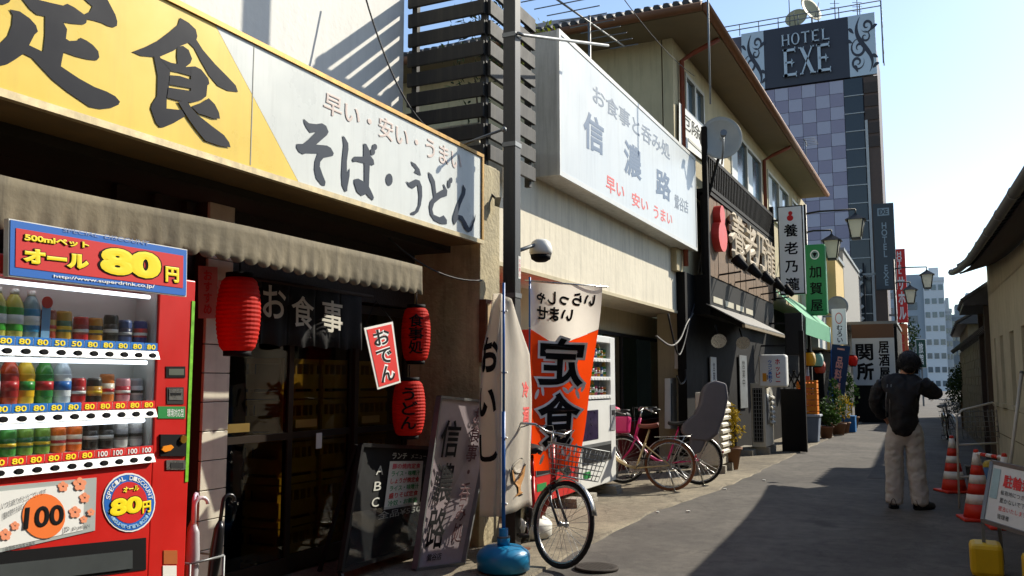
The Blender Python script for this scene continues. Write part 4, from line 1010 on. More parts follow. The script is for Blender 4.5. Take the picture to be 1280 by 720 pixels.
def b2q(u, v, lift):
    e = .01; n = (b2p(u + e, v) - b2p(u, v)).cross(b2p(u, v + e) - b2p(u, v)).normalized()
    return b2p(u, v) + n * lift
def cloth_patch(pts, m, name, lift): 
    mb = MB(); mb.poly([Vector((a, b, 0)) for a, b in pts]); out = [b2q(v.x, v.y, lift) for v in mb.v]; mb.v = out
    return mb.build(name, m, b2, False)
def b2lo(u): return .76 - .10 * (1 - abs(u - .45) / .55)
MB().grid(lambda u, v: b2p(u, b2lo(u) * v), 24, 40).build('cloth', CLOTHO, b2, False)
# white head of the flag with a notch, laid as its own sewn cloth just proud of the orange one
def head(side):
    def f(u, v):
        lo = b2lo(u) + .002
        return b2p(u, lo + (1 - lo) * v)
    return f
MB().grid(head(1), 24, 10).build('white_head', CLOTHW, b2, False)
def cloth_text(s, u0, u1, v0, v1, m, bold, lift, mirror=True, name='lettering', split=None):
    vs, fs = glyph_mesh(s, False, bold, 1.0)
    base, _ = glyph_mesh(s, False, .0, 1.0)
    a0, a1 = min(v.x for v in base), max(v.x for v in base); b0, b1_ = min(v.y for v in base), max(v.y for v in base)
    out = []
    for v in vs:
        x, y = (v.x - a0) / (a1 - a0), (v.y - b0) / (b1_ - b0)
        if mirror: x = 1 - x
        out.append(b2q(u0 + (u1 - u0) * x, v0 + (v1 - v0) * y, lift + v.z))
    return MB().add(out, fs).build(name, m, b2, False)
for s_, side in ((1, 'near'), (-1, 'far')):
    mir = s_ > 0
    for chh, v0, v1 in (('定', .45, .70), ('食', .13, .40)):
        cloth_text(chh, .14, .86, v0, v1, WHITE_INK, .07, .006 * s_, True, 'lettering_outline'); cloth_text(chh, .14, .86, v0, v1, INK, .024, .009 * s_)
    cloth_text('いらっしゃ', .1, .9, .885, .955, INK, .03, .007 * s_); cloth_text('いませ', .1, .62, .80, .87, INK, .03, .007 * s_)
pet = [(.10, .40, 60), (.2, .42, 100), (.72, .43, 40), (.82, .40, 120), (.9, .44, 70), (.62, .42, 150), (.2, .06, 60), (.35, .09, 110), (.75, .06, 50), (.62, .09, 130), (.88, .1, 80)]
for i, (u, v, a) in enumerate(pet):
    ca, sa = math.cos(R(a)), math.sin(R(a))
    cloth_patch([(u + .075 * (ca * math.cos(t) * .9 - sa * math.sin(t) * .35), v + .034 * (sa * math.cos(t) * .9 + ca * math.sin(t) * .35)) for t in [k * math.pi / 6 for k in range(12)]], WHITE_INK, 'petal_print', .006)
MB().tube([b2p(0, 1) + Vector((-.03, .04, .01)), b2p(1.08, 1) + Vector((0, 0, .01))], .008, 6).build('cross_rod', STEEL, b2, False)
for v in (.02, .25, .5, .75, .98): MB().tube([b2p(0, v), Vector((0.016, 0, b2p(0, v).z)), Vector((-.014, .006, b2p(0, v).z))], .007, 5).build('clip', WHITE, b2, False)
# big letters and the bowl drawing on the white banner
BR1 = M('brown_print', (170, 120, 60), .7, var=.2)
def b1q(u, v, lift):
    e = .01; n = (b1f(u + e, v) - b1f(u, v)).cross(b1f(u, v + e) - b1f(u, v)).normalized()
    return b1f(u, v) + n * lift
def b1_text(s, u0, u1, v0, v1, m, bold=.04):
    for sd in (1, -1):
        vs, fs = glyph_mesh(s, False, bold, 1.0)
        a0, a1 = min(v.x for v in vs), max(v.x for v in vs); c0, c1 = min(v.y for v in vs), max(v.y for v in vs)
        MB().add([b1q(u0 + (u1 - u0) * (v.x - a0) / (a1 - a0), v0 + (v1 - v0) * (v.y - c0) / (c1 - c0), .004 * sd + v.z) for v in vs], fs).build('lettering', m, b1, False)
b1_text('お', .99, .60, .64, .80, INK); b1_text('い', .99, .64, .44, .57, INK); b1_text('し', .99, .64, .24, .36, INK)
b1_text('冷', .20, .04, .52, .60, PKI); b1_text('酒', .20, .04, .40, .48, PKI)
def b1_patch(pts, m, lift, nm):
    for sd in (1, -1):
        mb = MB(); mb.poly([Vector((a, b, 0)) for a, b in pts]); mb.v = [b1q(v.x, v.y, lift * sd) for v in mb.v]; mb.build(nm, m, b1, False)
for dx, dv, m, lf in ((1.14, 1.14, INK, .004), (1, 1, BR1, .012)):
    b1_patch([(.22 + a * dx, .145 + b * dv) for a, b in ((-.14, .05), (.14, .05), (.12, .0), (.04, -.035), (.03, -.06), (.1, -.075), (-.1, -.075), (-.03, -.06), (-.04, -.035), (-.12, 0))], m, lf, 'bowl_print')
    b1_patch([(.22 + .12 * dx * math.cos(t), .205 + .032 * dv * math.sin(t)) for t in [k * math.pi / 8 for k in range(16)]], m if m == INK else CLOTHW, lf, 'bowl_print')

# ================================================================= bicycles
TYRE = M('bicycle_tyre', (26, 25, 25), .85, var=.15)
BROWNT = M('brown_tyre', (120, 74, 46), .85, var=.15)
SADB = M('black_saddle', (20, 20, 21), .5, var=.1)
def ring(mb, c, rad, r, n=36, m=8, axis='Y', a0=0, a1=360):
    pts = [];
    full = abs(a1 - a0) >= 360
    k = n if full else int(n * abs(a1 - a0) / 360) + 2
    for i in range(k + (1 if full else 0)):
        a = R(a0 + (a1 - a0) * i / (k if full else k - 1))
        pts.append(Vector(c) + Vector((rad * math.cos(a), 0, rad * math.sin(a))))
    return mb.tube(pts, r, m, cap=not full)
def bicycle(label, loc, rz, frame_m, steer=0.0, lean=0.0, tyre=TYRE, basket=None, saddle_m=SADB, Rw=.335, rear_seat=False, rack=True, metal=STEEL, drop=.0, fork_m=None):
    """Step-through city bicycle, front towards +x, origin at the rear wheel's contact point."""
    t = T('bicycle', label, 'bicycle', loc, rz, 'bicycles parked along the shops')
    WB = 1.06
    LM = Matrix.Rotation(lean, 4, 'X')
    hd = Vector((.88, 0, .62)); hdt = Vector((.80, 0, .92)); axis = (hdt - hd).normalized()
    SM = Matrix.Translation(hd) @ Matrix.Rotation(steer, 4, axis) @ Matrix.Translation(-hd)
    def fin(mb, name, m, par, st=False, **k):
        mb.v = [LM @ ((SM @ v) if st else v) for v in mb.v]
        return mb.build(name, m, par, False, **k)
    def wheel(cx, st):
        c = (cx, 0, Rw)
        w = fin(ring(MB(), c, Rw - .02, .019), 'tyre', tyre, None, st)
        wp = bpy.data.objects.new('wheel', None)
        bpy.data.objects.remove(wp)
        w.name = 'wheel'; w.parent = t
        fin(ring(MB(), c, Rw - .045, .011), 'rim', metal, w, st)
        sp = MB()
        for i in range(28):
            a = 2 * math.pi * i / 28; b = a + (.5 if i % 2 else -.5); s = .03 if i % 4 < 2 else -.03
            sp.tube([(cx + .022 * math.cos(b), s, Rw + .022 * math.sin(b)), (cx + (Rw - .05) * math.cos(a), 0, Rw + (Rw - .05) * math.sin(a))], .0017, 4, cap=False)
        fin(sp, 'spokes', metal, w, st, kind='stuff')
        fin(MB().lathe([(.018, -.05), (.026, -.035), (.016, -.02), (.016, .02), (.026, .035), (.018, .05)], c, 12, 'Y'), 'hub', metal, w, st)
        return w
    wheel(0, False); wheel(WB, True)
    bb = Vector((.44, 0, .29)); sc = Vector((.32, 0, .62)); rear = Vector((0, 0, Rw)); st_top = Vector((.26, 0, .80))
    f = MB()
    low = [hd + Vector((0, 0, .06)), Vector((.80, 0, .52)), Vector((.68, 0, .39)), Vector((.56, 0, .32)), bb]
    f.tube(low, .021, 10); f.tube([bb, sc], .017, 8); f.tube([sc, st_top], .014, 8); f.tube([hd, hdt], .021, 8)
    for s in (-1, 1):
        f.tube([bb + Vector((0, s * .03, 0)), (rear.x, s * .06, rear.z)], .011, 6); f.tube([sc + Vector((0, s * .02, -.03)), (rear.x, s * .06, rear.z)], .009, 6)
    fin(f, 'frame', frame_m, t)
    fk = MB()
    for s in (-1, 1): fk.tube([hd + Vector((0, s * .035, -.02)), Vector((.94, s * .05, .48)), Vector((WB, s * .052, Rw))], .011, 6)
    fk.tube([hd + Vector((0, -.05, -.02)), hd + Vector((0, .05, -.02))], .015, 6)
    fin(fk, 'fork', fork_m or frame_m, t, True)
    hbp = hdt + Vector((-.02, 0, .10))
    hb = MB().tube([hdt, hbp], .012, 8)
    for s in (-1, 1): hb.tube([hbp, hbp + Vector((.03, s * .10, .0)), hbp + Vector((.0, s * .2, .04 - drop)), hbp + Vector((-.14, s * .27, .03 - drop)), hbp + Vector((-.2, s * .28, .025 - drop))], .0105, 8)
    hbar = fin(hb, 'handlebar', metal, t, True)
    for s in (-1, 1):
        fin(MB().tube([hbp + Vector((-.12, s * .268, .03 - drop)), hbp + Vector((-.24, s * .284, .022 - drop))], .0165, 8), 'grip', SADB, hbar, True)
        fin(MB().tube([hbp + Vector((-.05, s * .22, .03 - drop)), hbp + Vector((-.11, s * .25, .0 - drop)), hbp + Vector((-.19, s * .275, -.025 - drop))], .006, 5), 'brake_lever', metal, hbar, True)
        fin(MB().tube([hbp + Vector((-.04, s * .22, .03 - drop)), hbp + Vector((.12, s * .12, .05)), hbp + Vector((.10, s * .02, -.15)), hd + Vector((.02, 0, -.02))], .0035, 5), 'brake_cable', CABLE, hbar, True)
    fin(MB().lathe([(.004, -.05), (.026, -.045), (.034, 0), (.036, .01)], (hd.x + .13, 0, hd.z + .12), 12, 'X'), 'headlight', metal, t, True)
    sd = MB().grid(lambda u, v: Vector((.14 + .27 * u, (v - .5) * 2 * (.105 * (1 - u) ** .7 + .022), .83 + .025 * math.cos((v - .5) * 3) - .01 * math.sin(u * 3.1) + .02 * (1 - u) ** 2)), 10, 8)
    fin(sd, 'saddle', saddle_m, t, solid=.04)
    for nm, cx, st, a0, a1 in (('mudguard', 0, False, -5, 175), ('mudguard', WB, True, 20, 190)):
        mb = MB(); k = 22
        def mg(u, v, cx=cx, a0=a0, a1=a1):
            a = R(a0 + (a1 - a0) * u); w = (v - .5) * .052; r = Rw + .018 - .35 * abs(w)
            return Vector((cx + r * math.cos(a), w, Rw + r * math.sin(a)))
        mb.grid(mg, k, 4)
        fin(mb, nm, metal, t, st, solid=.002)
    if rack:
        rk = MB()
        for s in (-1, 1): rk.tube([(.2, s * .05, .70), (-.28, s * .065, .715)], .006, 5); rk.tube([(-.2, s * .065, .715), (0, s * .07, Rw)], .005, 5)
        for x in (-.25, -.12, .02): rk.tube([(x, -.065, .713), (x, .065, .713)], .005, 5)
        fin(rk, 'rear_rack', metal, t)
    cr_ = MB(); ring(cr_, (bb.x, -.045, bb.z), .085, .006, 24, 6)
    crank = fin(cr_, 'chainwheel', metal, t)
    fin(MB().tube([(bb.x, -.06, bb.z), (bb.x + .10, -.075, bb.z - .13)], .009, 6), 'crank_arm', metal, crank); fin(MB().tube([(bb.x, .06, bb.z), (bb.x - .10, .075, bb.z + .13)], .009, 6), 'crank_arm', metal, crank)
    fin(MB().box(bb.x + .06, bb.x + .15, -.165, -.08, bb.z - .14, bb.z - .118), 'pedal', SADB, crank); fin(MB().box(bb.x - .15, bb.x - .06, .08, .165, bb.z + .118, bb.z + .14), 'pedal', SADB, crank)
    cg = MB(); cg.hexa([(bb.x + .1, -.04, bb.z - .06), (bb.x + .1, -.04, bb.z + .09), (.0, -.04, Rw + .05), (.0, -.04, Rw - .045)], [(bb.x + .1, -.056, bb.z - .06), (bb.x + .1, -.056, bb.z + .09), (.0, -.056, Rw + .05), (.0, -.056, Rw - .045)])
    fin(cg, 'chain_guard', metal, t)
    ks = MB()
    for s in (-1, 1): ks.tube([(.03, s * .07, Rw - .03), (-.06, s * .12, .02)], .008, 5)
    ks.tube([(-.06, -.12, .012), (-.06, .12, .012)], .008, 5)
    fin(ks, 'kickstand', metal, t)
    fin(MB().lathe([(.02, 0), (.022, .012), (.002, .02)], (0, 0, 0), 10, 'X'), 'reflector', RED_INK, t).location = LM @ Vector((-.36, 0, .50)) if False else (-.345, 0, .46)
    if basket:
        bk = MB(); x0, x1, w0, w1, z0, z1 = .96, 1.24, .13, .18, .70, .94
        def bp(u, s, v): return Vector((x0 + (x1 - x0) * u + (.03 * v if u > .5 else -.02 * v), s * (w0 + (w1 - w0) * v), z0 + (z1 - z0) * v))
        if basket == 'wire':
            for k in range(7):
                v = k / 6
                pts = [bp(0, -1, v), bp(1, -1, v), bp(1, 1, v), bp(0, 1, v), bp(0, -1, v)]; bk.tube(pts, .0035 if k < 6 else .006, 5)
            for k in range(8):
                u = k / 7
                for s in (-1, 1): bk.tube([bp(u, s, 0), bp(u, s, 1)], .0028, 4)
                for x in (0, 1): bk.tube([bp(x, -1 + 2 * u, 0), bp(x, -1 + 2 * u, 1)], .0028, 4)
                bk.tube([bp(u, -1, 0), bp(u, 1, 0)], .0028, 4)
            fin(bk, 'basket', DULL, t, True)
        else:
            bk.hexa([bp(0, -1, 0), bp(1, -1, 0), bp(1, 1, 0), bp(0, 1, 0)], [bp(0, -1, 1), bp(1, -1, 1), bp(1, 1, 1), bp(0, 1, 1)])
            fin(bk, 'basket', basket, t, True, bevel=.03); fin(MB().hexa([bp(0, -1.04, .95), bp(1, -1.04, .95), bp(1, 1.04, .95), bp(0, 1.04, .95)], [bp(.1, -.8, 1.25), bp(.9, -.8, 1.25), bp(.9, .8, 1.25), bp(.1, .8, 1.25)]), 'basket_cover', SADB, t, True, bevel=.03)
        fin(MB().tube([hd + Vector((.02, 0, .02)), Vector((.98, 0, .70)), Vector((1.1, 0, .70))], .007, 5), 'basket_stay', metal, t, True)
    return t, LM
FSIL = M('silver_frame_paint', (70, 72, 74), .35, .5, var=.1)
FBEI = M('beige_frame_paint', (206, 180, 134), .35, .1, var=.08)
FPNK = M('pink_frame_paint', (206, 40, 110), .35, .1, var=.08)
rear1 = Vector((7.24, 3.38, .018)); fr1 = Vector((6.48, 2.72, .0))
bicycle('dark city bicycle with silver front fork parked before the orange banner', rear1, math.atan2(fr1.y - rear1.y, fr1.x - rear1.x), M('red_frame_paint', (180, 24, 26), .35, .1, var=.08), steer=R(25), lean=R(-4), rack=False, metal=STEEL, basket='wire', fork_m=FSIL)
r2 = PG(838, 614, .018)
bicycle('beige step-through bicycle with brown tyres parked nose-in by the white vending machine', r2, R(104), FBEI, steer=R(8), lean=R(4), tyre=BROWNT, saddle_m=M('brown_saddle', (110, 50, 36), .5))
r3b = PG(874, 606, .018)
t3, LM3 = bicycle('pink bicycle with a grey-covered child seat on the rear rack', r3b, R(107), FPNK, steer=R(-6), lean=R(3), basket=FPNK)
CHS = M('grey_seat_cover', (96, 92, 96), .7, var=.12, scale=8, bump=.2)
# child seat in its rain cover
prof = [(-.14, .60), (.10, .62), (.24, .72), (.22, .84), (.06, .96), (-.02, 1.10), (-.06, 1.30), (-.12, 1.40), (-.26, 1.44), (-.40, 1.40), (-.42, 1.2), (-.36, .95), (-.26, .70)]
MB().prism([LM3 @ Vector((x, -.19, z)) for x, z in prof], LM3 @ Vector((0, .38, 0))).build('child_seat', CHS, t3, False, bevel=.05)
cs2 = MB().prism([LM3 @ Vector((x, -.17, z)) for x, z in ((-.2, .72), (.1, .72), (.14, .5), (.1, .42), (-.02, .44), (-.1, .6))], LM3 @ Vector((0, .34, 0))).build('seat_skirt', CHS, t3, False, bevel=.03)
MB().prism([LM3 @ Vector((x, -.195, z)) for x, z in ((-.335, 1.36), (-.30, 1.36), (-.17, .9), (-.22, .9))], LM3 @ Vector((0, .002, 0))).build('seat_piping', SADB, t3, False)
bag = T('pink_bag', 'bright pink bag hanging between the parked bicycles', 'bag', PG(806, 590, .6) if False else Vector((12.5, 4.25, .75)))
MB().ball((0, 0, .16), .15, .12, .18, 12).build('body', M('pink_nylon', (214, 40, 100), .6, bump=.3), bag, False); MB().tube([(-.08, 0, .3), (0, 0, .42), (.08, 0, .3)], .012, 6).build('strap', INK, bag, False)
MB().box(-.03, .03, -.03, .03, -.732, -.012).build('support', DARK, bag, False)

# ================================================================= two-storey tavern building with the deep eaves
def PL(px, py, p0, n):
    d = ray(px, py); p0 = Vector(p0); n = Vector(n); c = Vector((0, 0, CAM_H))
    return c + d * ((p0 - c).dot(n) / d.dot(n))
WA, WB_ = Vector((14.3, 3.75, 0)), Vector((28.4, 3.55, 0))
WD = (WB_ - WA).normalized(); WN = Vector((WD.y, -WD.x, 0))                   # WN faces the street
def W(px, py, out=0.0): return PL(px, py, WA + WN * out, WN)
def wp(s, z, out=0.0): return WA + WD * s + WN * out + Vector((0, 0, z))
WL = (WB_ - WA).length
TAV = M('tavern_cream_render', (186, 172, 136), .85, var=.15, scale=1.5, streak=.3)
SOFF = M('soffit_brown', (128, 112, 84), .8, var=.15, scale=2)
COPPER = M('brown_gutter', (120, 78, 46), .55, .2, var=.25)
ROOFT = M('grey_roof_tile', (70, 70, 72), .6, var=.25)
tv = T('tavern_building', 'two-storey cream tavern building with deep eaves and upper windows', 'building', (20, 4.5, 0))
EZ = 7.30
# front wall with four window openings
wins = [((857, 78), (880, 172)), ((912, 148), (949, 236)), ((957, 200), (982, 262)), ((986, 232), (1003, 276))]
ops = []
for (a, b) in wins:
    s0 = (W(a[0], 150) - WA).dot(WD); s1 = (W(b[0], 150) - WA).dot(WD); ops.append((s0, s1, 5.72, 6.95))
def wall_piece(s0, s1, z0, z1, nm='wall_panel'):
    if s1 - s0 < .01 or z1 - z0 < .01: return
    MB().hexa([wp(s0, z0), wp(s1, z0), wp(s1, z0, -.18), wp(s0, z0, -.18)], [wp(s0, z1), wp(s1, z1), wp(s1, z1, -.18), wp(s0, z1, -.18)]).build(nm, TAV, tv)
cur = 0
for (s0, s1, z0, z1) in ops:
    wall_piece(cur, s0, 3.3, EZ); wall_piece(s0, s1, 3.3, z0); wall_piece(s0, s1, z1, EZ); cur = s1
wall_piece(cur, WL, 3.3, EZ)
WFR = M('pale_window_frame', (176, 172, 158), .5, .2, var=.1)
WGL = M('dark_window_glass', (70, 92, 104), .08, var=.25, scale=2, spec=.8)
for i, (s0, s1, z0, z1) in enumerate(ops):
    fr = MB()
    for (a, b, c, d) in ((s0, s0 + .07, z0, z1), (s1 - .07, s1, z0, z1), ((s0 + s1) / 2 - .05, (s0 + s1) / 2 + .05, z0 + .07, z1 - .07), (s0 + .07, s1 - .07, z0, z0 + .07), (s0 + .07, s1 - .07, z1 - .07, z1)):
        fr.hexa([wp(a, c, .02), wp(b, c, .02), wp(b, c, -.06), wp(a, c, -.06)], [wp(a, d, .02), wp(b, d, .02), wp(b, d, -.06), wp(a, d, -.06)])
    w = fr.build('window', WFR, tv)
    for (a, b) in ((s0 + .07, (s0 + s1) / 2 - .05), ((s0 + s1) / 2 + .05, s1 - .07)):
        MB().hexa([wp(a, z0 + .07, -.04), wp(b, z0 + .07, -.04), wp(b, z0 + .07, -.05), wp(a, z0 + .07, -.05)], [wp(a, z1 - .07, -.04), wp(b, z1 - .07, -.04), wp(b, z1 - .07, -.05), wp(a, z1 - .07, -.05)]).build('pane', WGL, w)
        MB().grid(lambda u, v, a=a, b=b, z0=z0, z1=z1: wp(a + (b - a) * (.08 + .4 * u), z0 + .1 + (z1 - z0 - .2) * v, -.032 + .004 * math.sin(u * 20)), 10, 1).build('curtain', M('white_curtain', (214, 220, 220), .8, var=.1), w)
    MB().hexa([wp(s0 - .05, z0 - .05, .06), wp(s1 + .05, z0 - .05, .06), wp(s1 + .05, z0 - .05, 0), wp(s0 - .05, z0 - .05, 0)], [wp(s0 - .05, z0 - .004, .06), wp(s1 + .05, z0 - .004, .06), wp(s1 + .05, z0 - .004, 0), wp(s0 - .05, z0 - .004, 0)]).build('sill', WFR, w)
# end walls, soffit, roof
box('end_wall', TAV, tv, 14.3, 14.48, 3.95, 9.5, 3.3, EZ)
MB().hexa([wp(WL, 0), wp(WL - .18, 0), (28.2, 9.5, 0), (28.4, 9.5, 0)], [wp(WL, EZ), wp(WL - .18, EZ), (28.2, 9.5, EZ), (28.4, 9.5, EZ)]).build('end_wall', TAV, tv)
e0, e1 = wp(-.85, 0, .74), wp(WL + .75, 0, .74)
MB().hexa([(e0.x, e0.y, EZ), (e1.x, e1.y, EZ), (e1.x, 10.4, EZ), (e0.x, 10.4, EZ)], [(e0.x, e0.y, EZ + .06), (e1.x, e1.y, EZ + .06), (e1.x, 10.4, EZ + .06), (e0.x, 10.4, EZ + .06)]).build('soffit', SOFF, tv)
rf = MB().add([(e0.x - .05, e0.y - .05, EZ + .12), (e1.x + .05, e1.y - .05, EZ + .12), (e1.x + .05, 10.5, EZ + .12), (e0.x - .05, 10.5, EZ + .12), (e0.x + 3, 6.9, EZ + 1.7), (e1.x - 3, 6.9, EZ + 1.7)],
              [(0, 1, 5, 4), (1, 2, 5), (2, 3, 4, 5), (3, 0, 4), (0, 3, 2, 1)]).build('roof', ROOFT, tv)
MB().tube([(e0.x - .04, e0.y - .06, EZ + .06), (e1.x + .04, e1.y - .06, EZ + .06)], .075, 8).build('gutter', COPPER, rf)
MB().tube([(e0.x - .07, e0.y, EZ + .06), (e0.x - .07, 10.4, EZ + .06)], .075, 8).build('gutter', COPPER, rf)
nt_ = 46
for i in range(nt_):
    y = e0.y + .1 + i * .16
    if y < 10.2: MB().tube([(e0.x - .09, y, EZ + .16), (e0.x + .22, y, EZ + .27)], .055, 6).build('eave_tile', ROOFT, rf)
DP = M('red_brown_downpipe', (130, 62, 40), .5, var=.2)
for s, z0, z1 in (((W(847, 150) - WA).dot(WD) + .12, 3.4, EZ - .3), ((W(953, 230) - WA).dot(WD), 4.0, EZ - .3)):
    MB().tube([wp(s, z0, .06), wp(s, z1, .06), wp(s, z1 + .12, .3), wp(s + .0, EZ - .02, .72)], .045, 8).build('downpipe', DP, tv)
# banner text on the wall
cl = T('wall_cloth_banner', 'white cloth banner with black characters under the tavern upper windows', 'banner', wp(2, 4.4, .08))
q = [W(849, 178, .05), W(905, 220, .05), W(905, 180, .05), W(849, 128, .05)]
panel('cloth', WHITE, cl, q, 0, .004)
text('厄除', rect(q, .04, .42, .45, .85), INK, cl, lift=.004, bold=.01); text('祈願', rect(q, .55, .92, .42, .8), INK, cl, lift=.004, bold=.01)
# ---- balcony railing
BLK = M('black_stained_timber', (20, 18, 16), .7, var=.3, scale=6, spec=.15)
TOUT = .28
rl = T('balcony_railing', 'black slatted railing above the wooden tavern signboard', 'railing', wp(2, 4.0, TOUT))
ra0, ra1 = (W(881, 200, TOUT) - WA).dot(WD), (W(966, 320, TOUT) - WA).dot(WD)
rz0, rz1 = W(884, 242, TOUT).z, W(882, 186, TOUT).z
rz0, rz1 = 4.90, 5.48
for z in (rz0, rz1): MB().bar(wp(ra0, z, TOUT), wp(ra1, z, TOUT), .07, .07).build('rail', BLK, rl)
src = None; nb = 46
for i in range(nb):
    s = ra0 + .1 + (ra1 - ra0 - .2) * i / (nb - 1)
    if src is None: src = MB().bar(wp(s, rz0, TOUT), wp(s, rz1, TOUT), .035, .05, WN).build('slat', BLK, rl); s0 = s
    else: piece(src, rl, WD * (s - s0))
MB().bar(wp(ra0, 2.6, TOUT), wp(ra0, 5.95, TOUT), .09, .09, WN).build('post', BLK, rl); MB().bar(wp(ra1, 3.4, TOUT), wp(ra1, 5.7, TOUT), .09, .09, WN).build('post', BLK, rl)
MB().hexa([wp(ra0, rz0 - .12, TOUT + .02), wp(ra1, rz0 - .12, TOUT + .02), wp(ra1, rz0 - .12, .0), wp(ra0, rz0 - .12, .0)], [wp(ra0, rz0 - .05, TOUT + .02), wp(ra1, rz0 - .05, TOUT + .02), wp(ra1, rz0 - .05, 0), wp(ra0, rz0 - .05, 0)]).build('floor_slab', BLK, rl)
# ---- wooden signboard with carved letters
WOODB = M('weathered_plank', (120, 94, 68), .8, var=.35, scale=5, bump=.3, streak=.5)
wb = T('wooden_signboard', 'weathered plank signboard with raised pale characters and a red gourd', 'sign', wp(4, 3.2, TOUT))
z0w, z1w = 3.32, 4.76
npk = 24; src = None; pw = (ra1 - ra0 - .1) / npk
for i in range(npk):
    a = ra0 + .05 + i * pw
    if src is None: src = MB().hexa([wp(a, z0w, TOUT), wp(a + pw - .012, z0w, TOUT), wp(a + pw - .012, z0w, TOUT - .04), wp(a, z0w, TOUT - .04)], [wp(a, z1w, TOUT), wp(a + pw - .012, z1w, TOUT), wp(a + pw - .012, z1w, TOUT - .04), wp(a, z1w, TOUT - .04)]).build('plank', WOODB, wb)
    else: piece(src, wb, WD * (i * pw) + WN * random.uniform(-.008, .004))
MB().hexa([wp(ra0, z0w + .03, TOUT - .05), wp(ra1, z0w + .03, TOUT - .05), wp(ra1, z0w + .03, TOUT - .1), wp(ra0, z0w + .03, TOUT - .1)], [wp(ra0, z1w - .03, TOUT - .05), wp(ra1, z1w - .03, TOUT - .05), wp(ra1, z1w - .03, TOUT - .1), wp(ra0, z1w - .03, TOUT - .1)]).build('backing', BLK, wb)
CARV = M('pale_carved_wood', (176, 158, 130), .7, var=.15)
GOURD = M('red_gourd_paint', (214, 62, 52), .5, var=.08)
LO = TOUT + .08
def wsl(px): return (W(px, 280, LO) - WA).dot(WD)
for chh, pa, pb in (('養', 911, 929), ('老', 928, 943), ('乃', 942, 953), ('瀧', 952, 965)):
    a, b = wsl(pa), wsl(pb)
    text(chh, [wp(a, 3.86, LO), wp(b, 3.86, LO), wp(b, 4.70, LO), wp(a, 4.70, LO)], CARV, wb, bold=.012, lift=0, depth=.10, name='raised_character')
gx = (wsl(893) + wsl(907)) / 2
out = [(gx + .36 * math.cos(t), 3.72 + .40 * math.sin(t)) for t in [R(d) for d in range(70, -251, -16)]]
out = [(gx + .34 * math.cos(t), 4.08 + .28 * math.sin(t)) for t in [R(d) for d in range(60, -241, -15)]] + [(gx + .20 * math.cos(t), 4.46 + .19 * math.sin(t)) for t in [R(d) for d in range(225, -46, -15)]]
MB().prism([wp(a, z, LO + .05) for a, z in out], WN * -.16).build('gourd', GOURD, wb)
for i in range(5):
    s = ra0 + .9 + i * 1.35
    sp = T('spotlight', 'black spotlight under the wooden signboard, %s from the left' % ordinal(i), 'lamp', wp(s, 3.40, TOUT), 0, 'spotlights along the wooden signboard')
    MB().tube([wp(s, 3.40, TOUT), wp(s, 3.44, TOUT + .4)], .018, 6).build('arm', BLK, sp)
    MB().tube([wp(s, 3.48, TOUT + .50), wp(s, 3.60, TOUT + .38), wp(s, 3.70, TOUT + .30)], [.06, .095, .11], 10).build('lamp_head', BLK, sp)
# ---- black header, lean-to metal roof and dark shop front
hd_ = [wp(ra0, 2.62, TOUT - .02), wp(ra1, 2.62, TOUT - .02), wp(ra1, 3.31, TOUT - .02), wp(ra0, 3.31, TOUT - .02)]
panel('black_header', BLK, tv, hd_, 0, .3)
for i in range(4):  # pale strips: the light on the slits is put into their colour
    a = ra0 + .45 + i * .95
    MB().slab([wp(a, 2.86, TOUT - .019), wp(a + .72, 2.86, TOUT - .019), wp(a + .72, 2.97, TOUT - .019), wp(a, 2.97, TOUT - .019)], WN * .008).build('lit_slit', M('slit_light_tint', (196, 186, 160), .6), tv)
METR = M('grey_sheet_roof', (120, 117, 110), .6, .2, var=.25, streak=.5)
aw2 = T('lean_to_roof', 'small grey sheet-metal lean-to roof over the tavern entrance', 'roof', wp(3, 2.2, .5))
a0, a1 = ra0 - .1, (W(969, 415, .78) - WA).dot(WD) + .3
NL = 12; src = None
for i in range(NL):
    s0, s1 = a0 + (a1 - a0) * i / NL, a0 + (a1 - a0) * (i + 1) / NL - .012
    if src is None: src = MB().hexa([wp(s0, 2.78, .27), wp(s1, 2.78, .27), wp(s1, 2.42, .92), wp(s0, 2.42, .92)], [wp(s0, 2.80, .27), wp(s1, 2.80, .27), wp(s1, 2.44, .92), wp(s0, 2.44, .92)]).build('roof_sheet', METR, aw2)
    else: piece(src, aw2, WD * ((a1 - a0) * i / NL))
MB().bar(wp(a0, 2.39, .90), wp(a1, 2.39, .90), .05, .05).build('front_batten', SOFF, aw2)
for i in range(9): MB().bar(wp(a0 + .2 + (a1 - a0 - .4) * i / 8, 2.72, .24), wp(a0 + .2 + (a1 - a0 - .4) * i / 8, 2.39, .86), .05, .06).build('rafter', BLK, aw2)
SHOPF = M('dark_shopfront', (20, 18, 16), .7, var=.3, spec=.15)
MB().hexa([wp(.3, 0, .05), wp(WL, 0, .05), wp(WL, 0, -.1), wp(.3, 0, -.1)], [wp(.3, 3.3, .05), wp(WL, 3.3, .05), wp(WL, 3.3, -.1), wp(.3, 3.3, -.1)]).build('ground_floor_wall', SHOPF, tv)
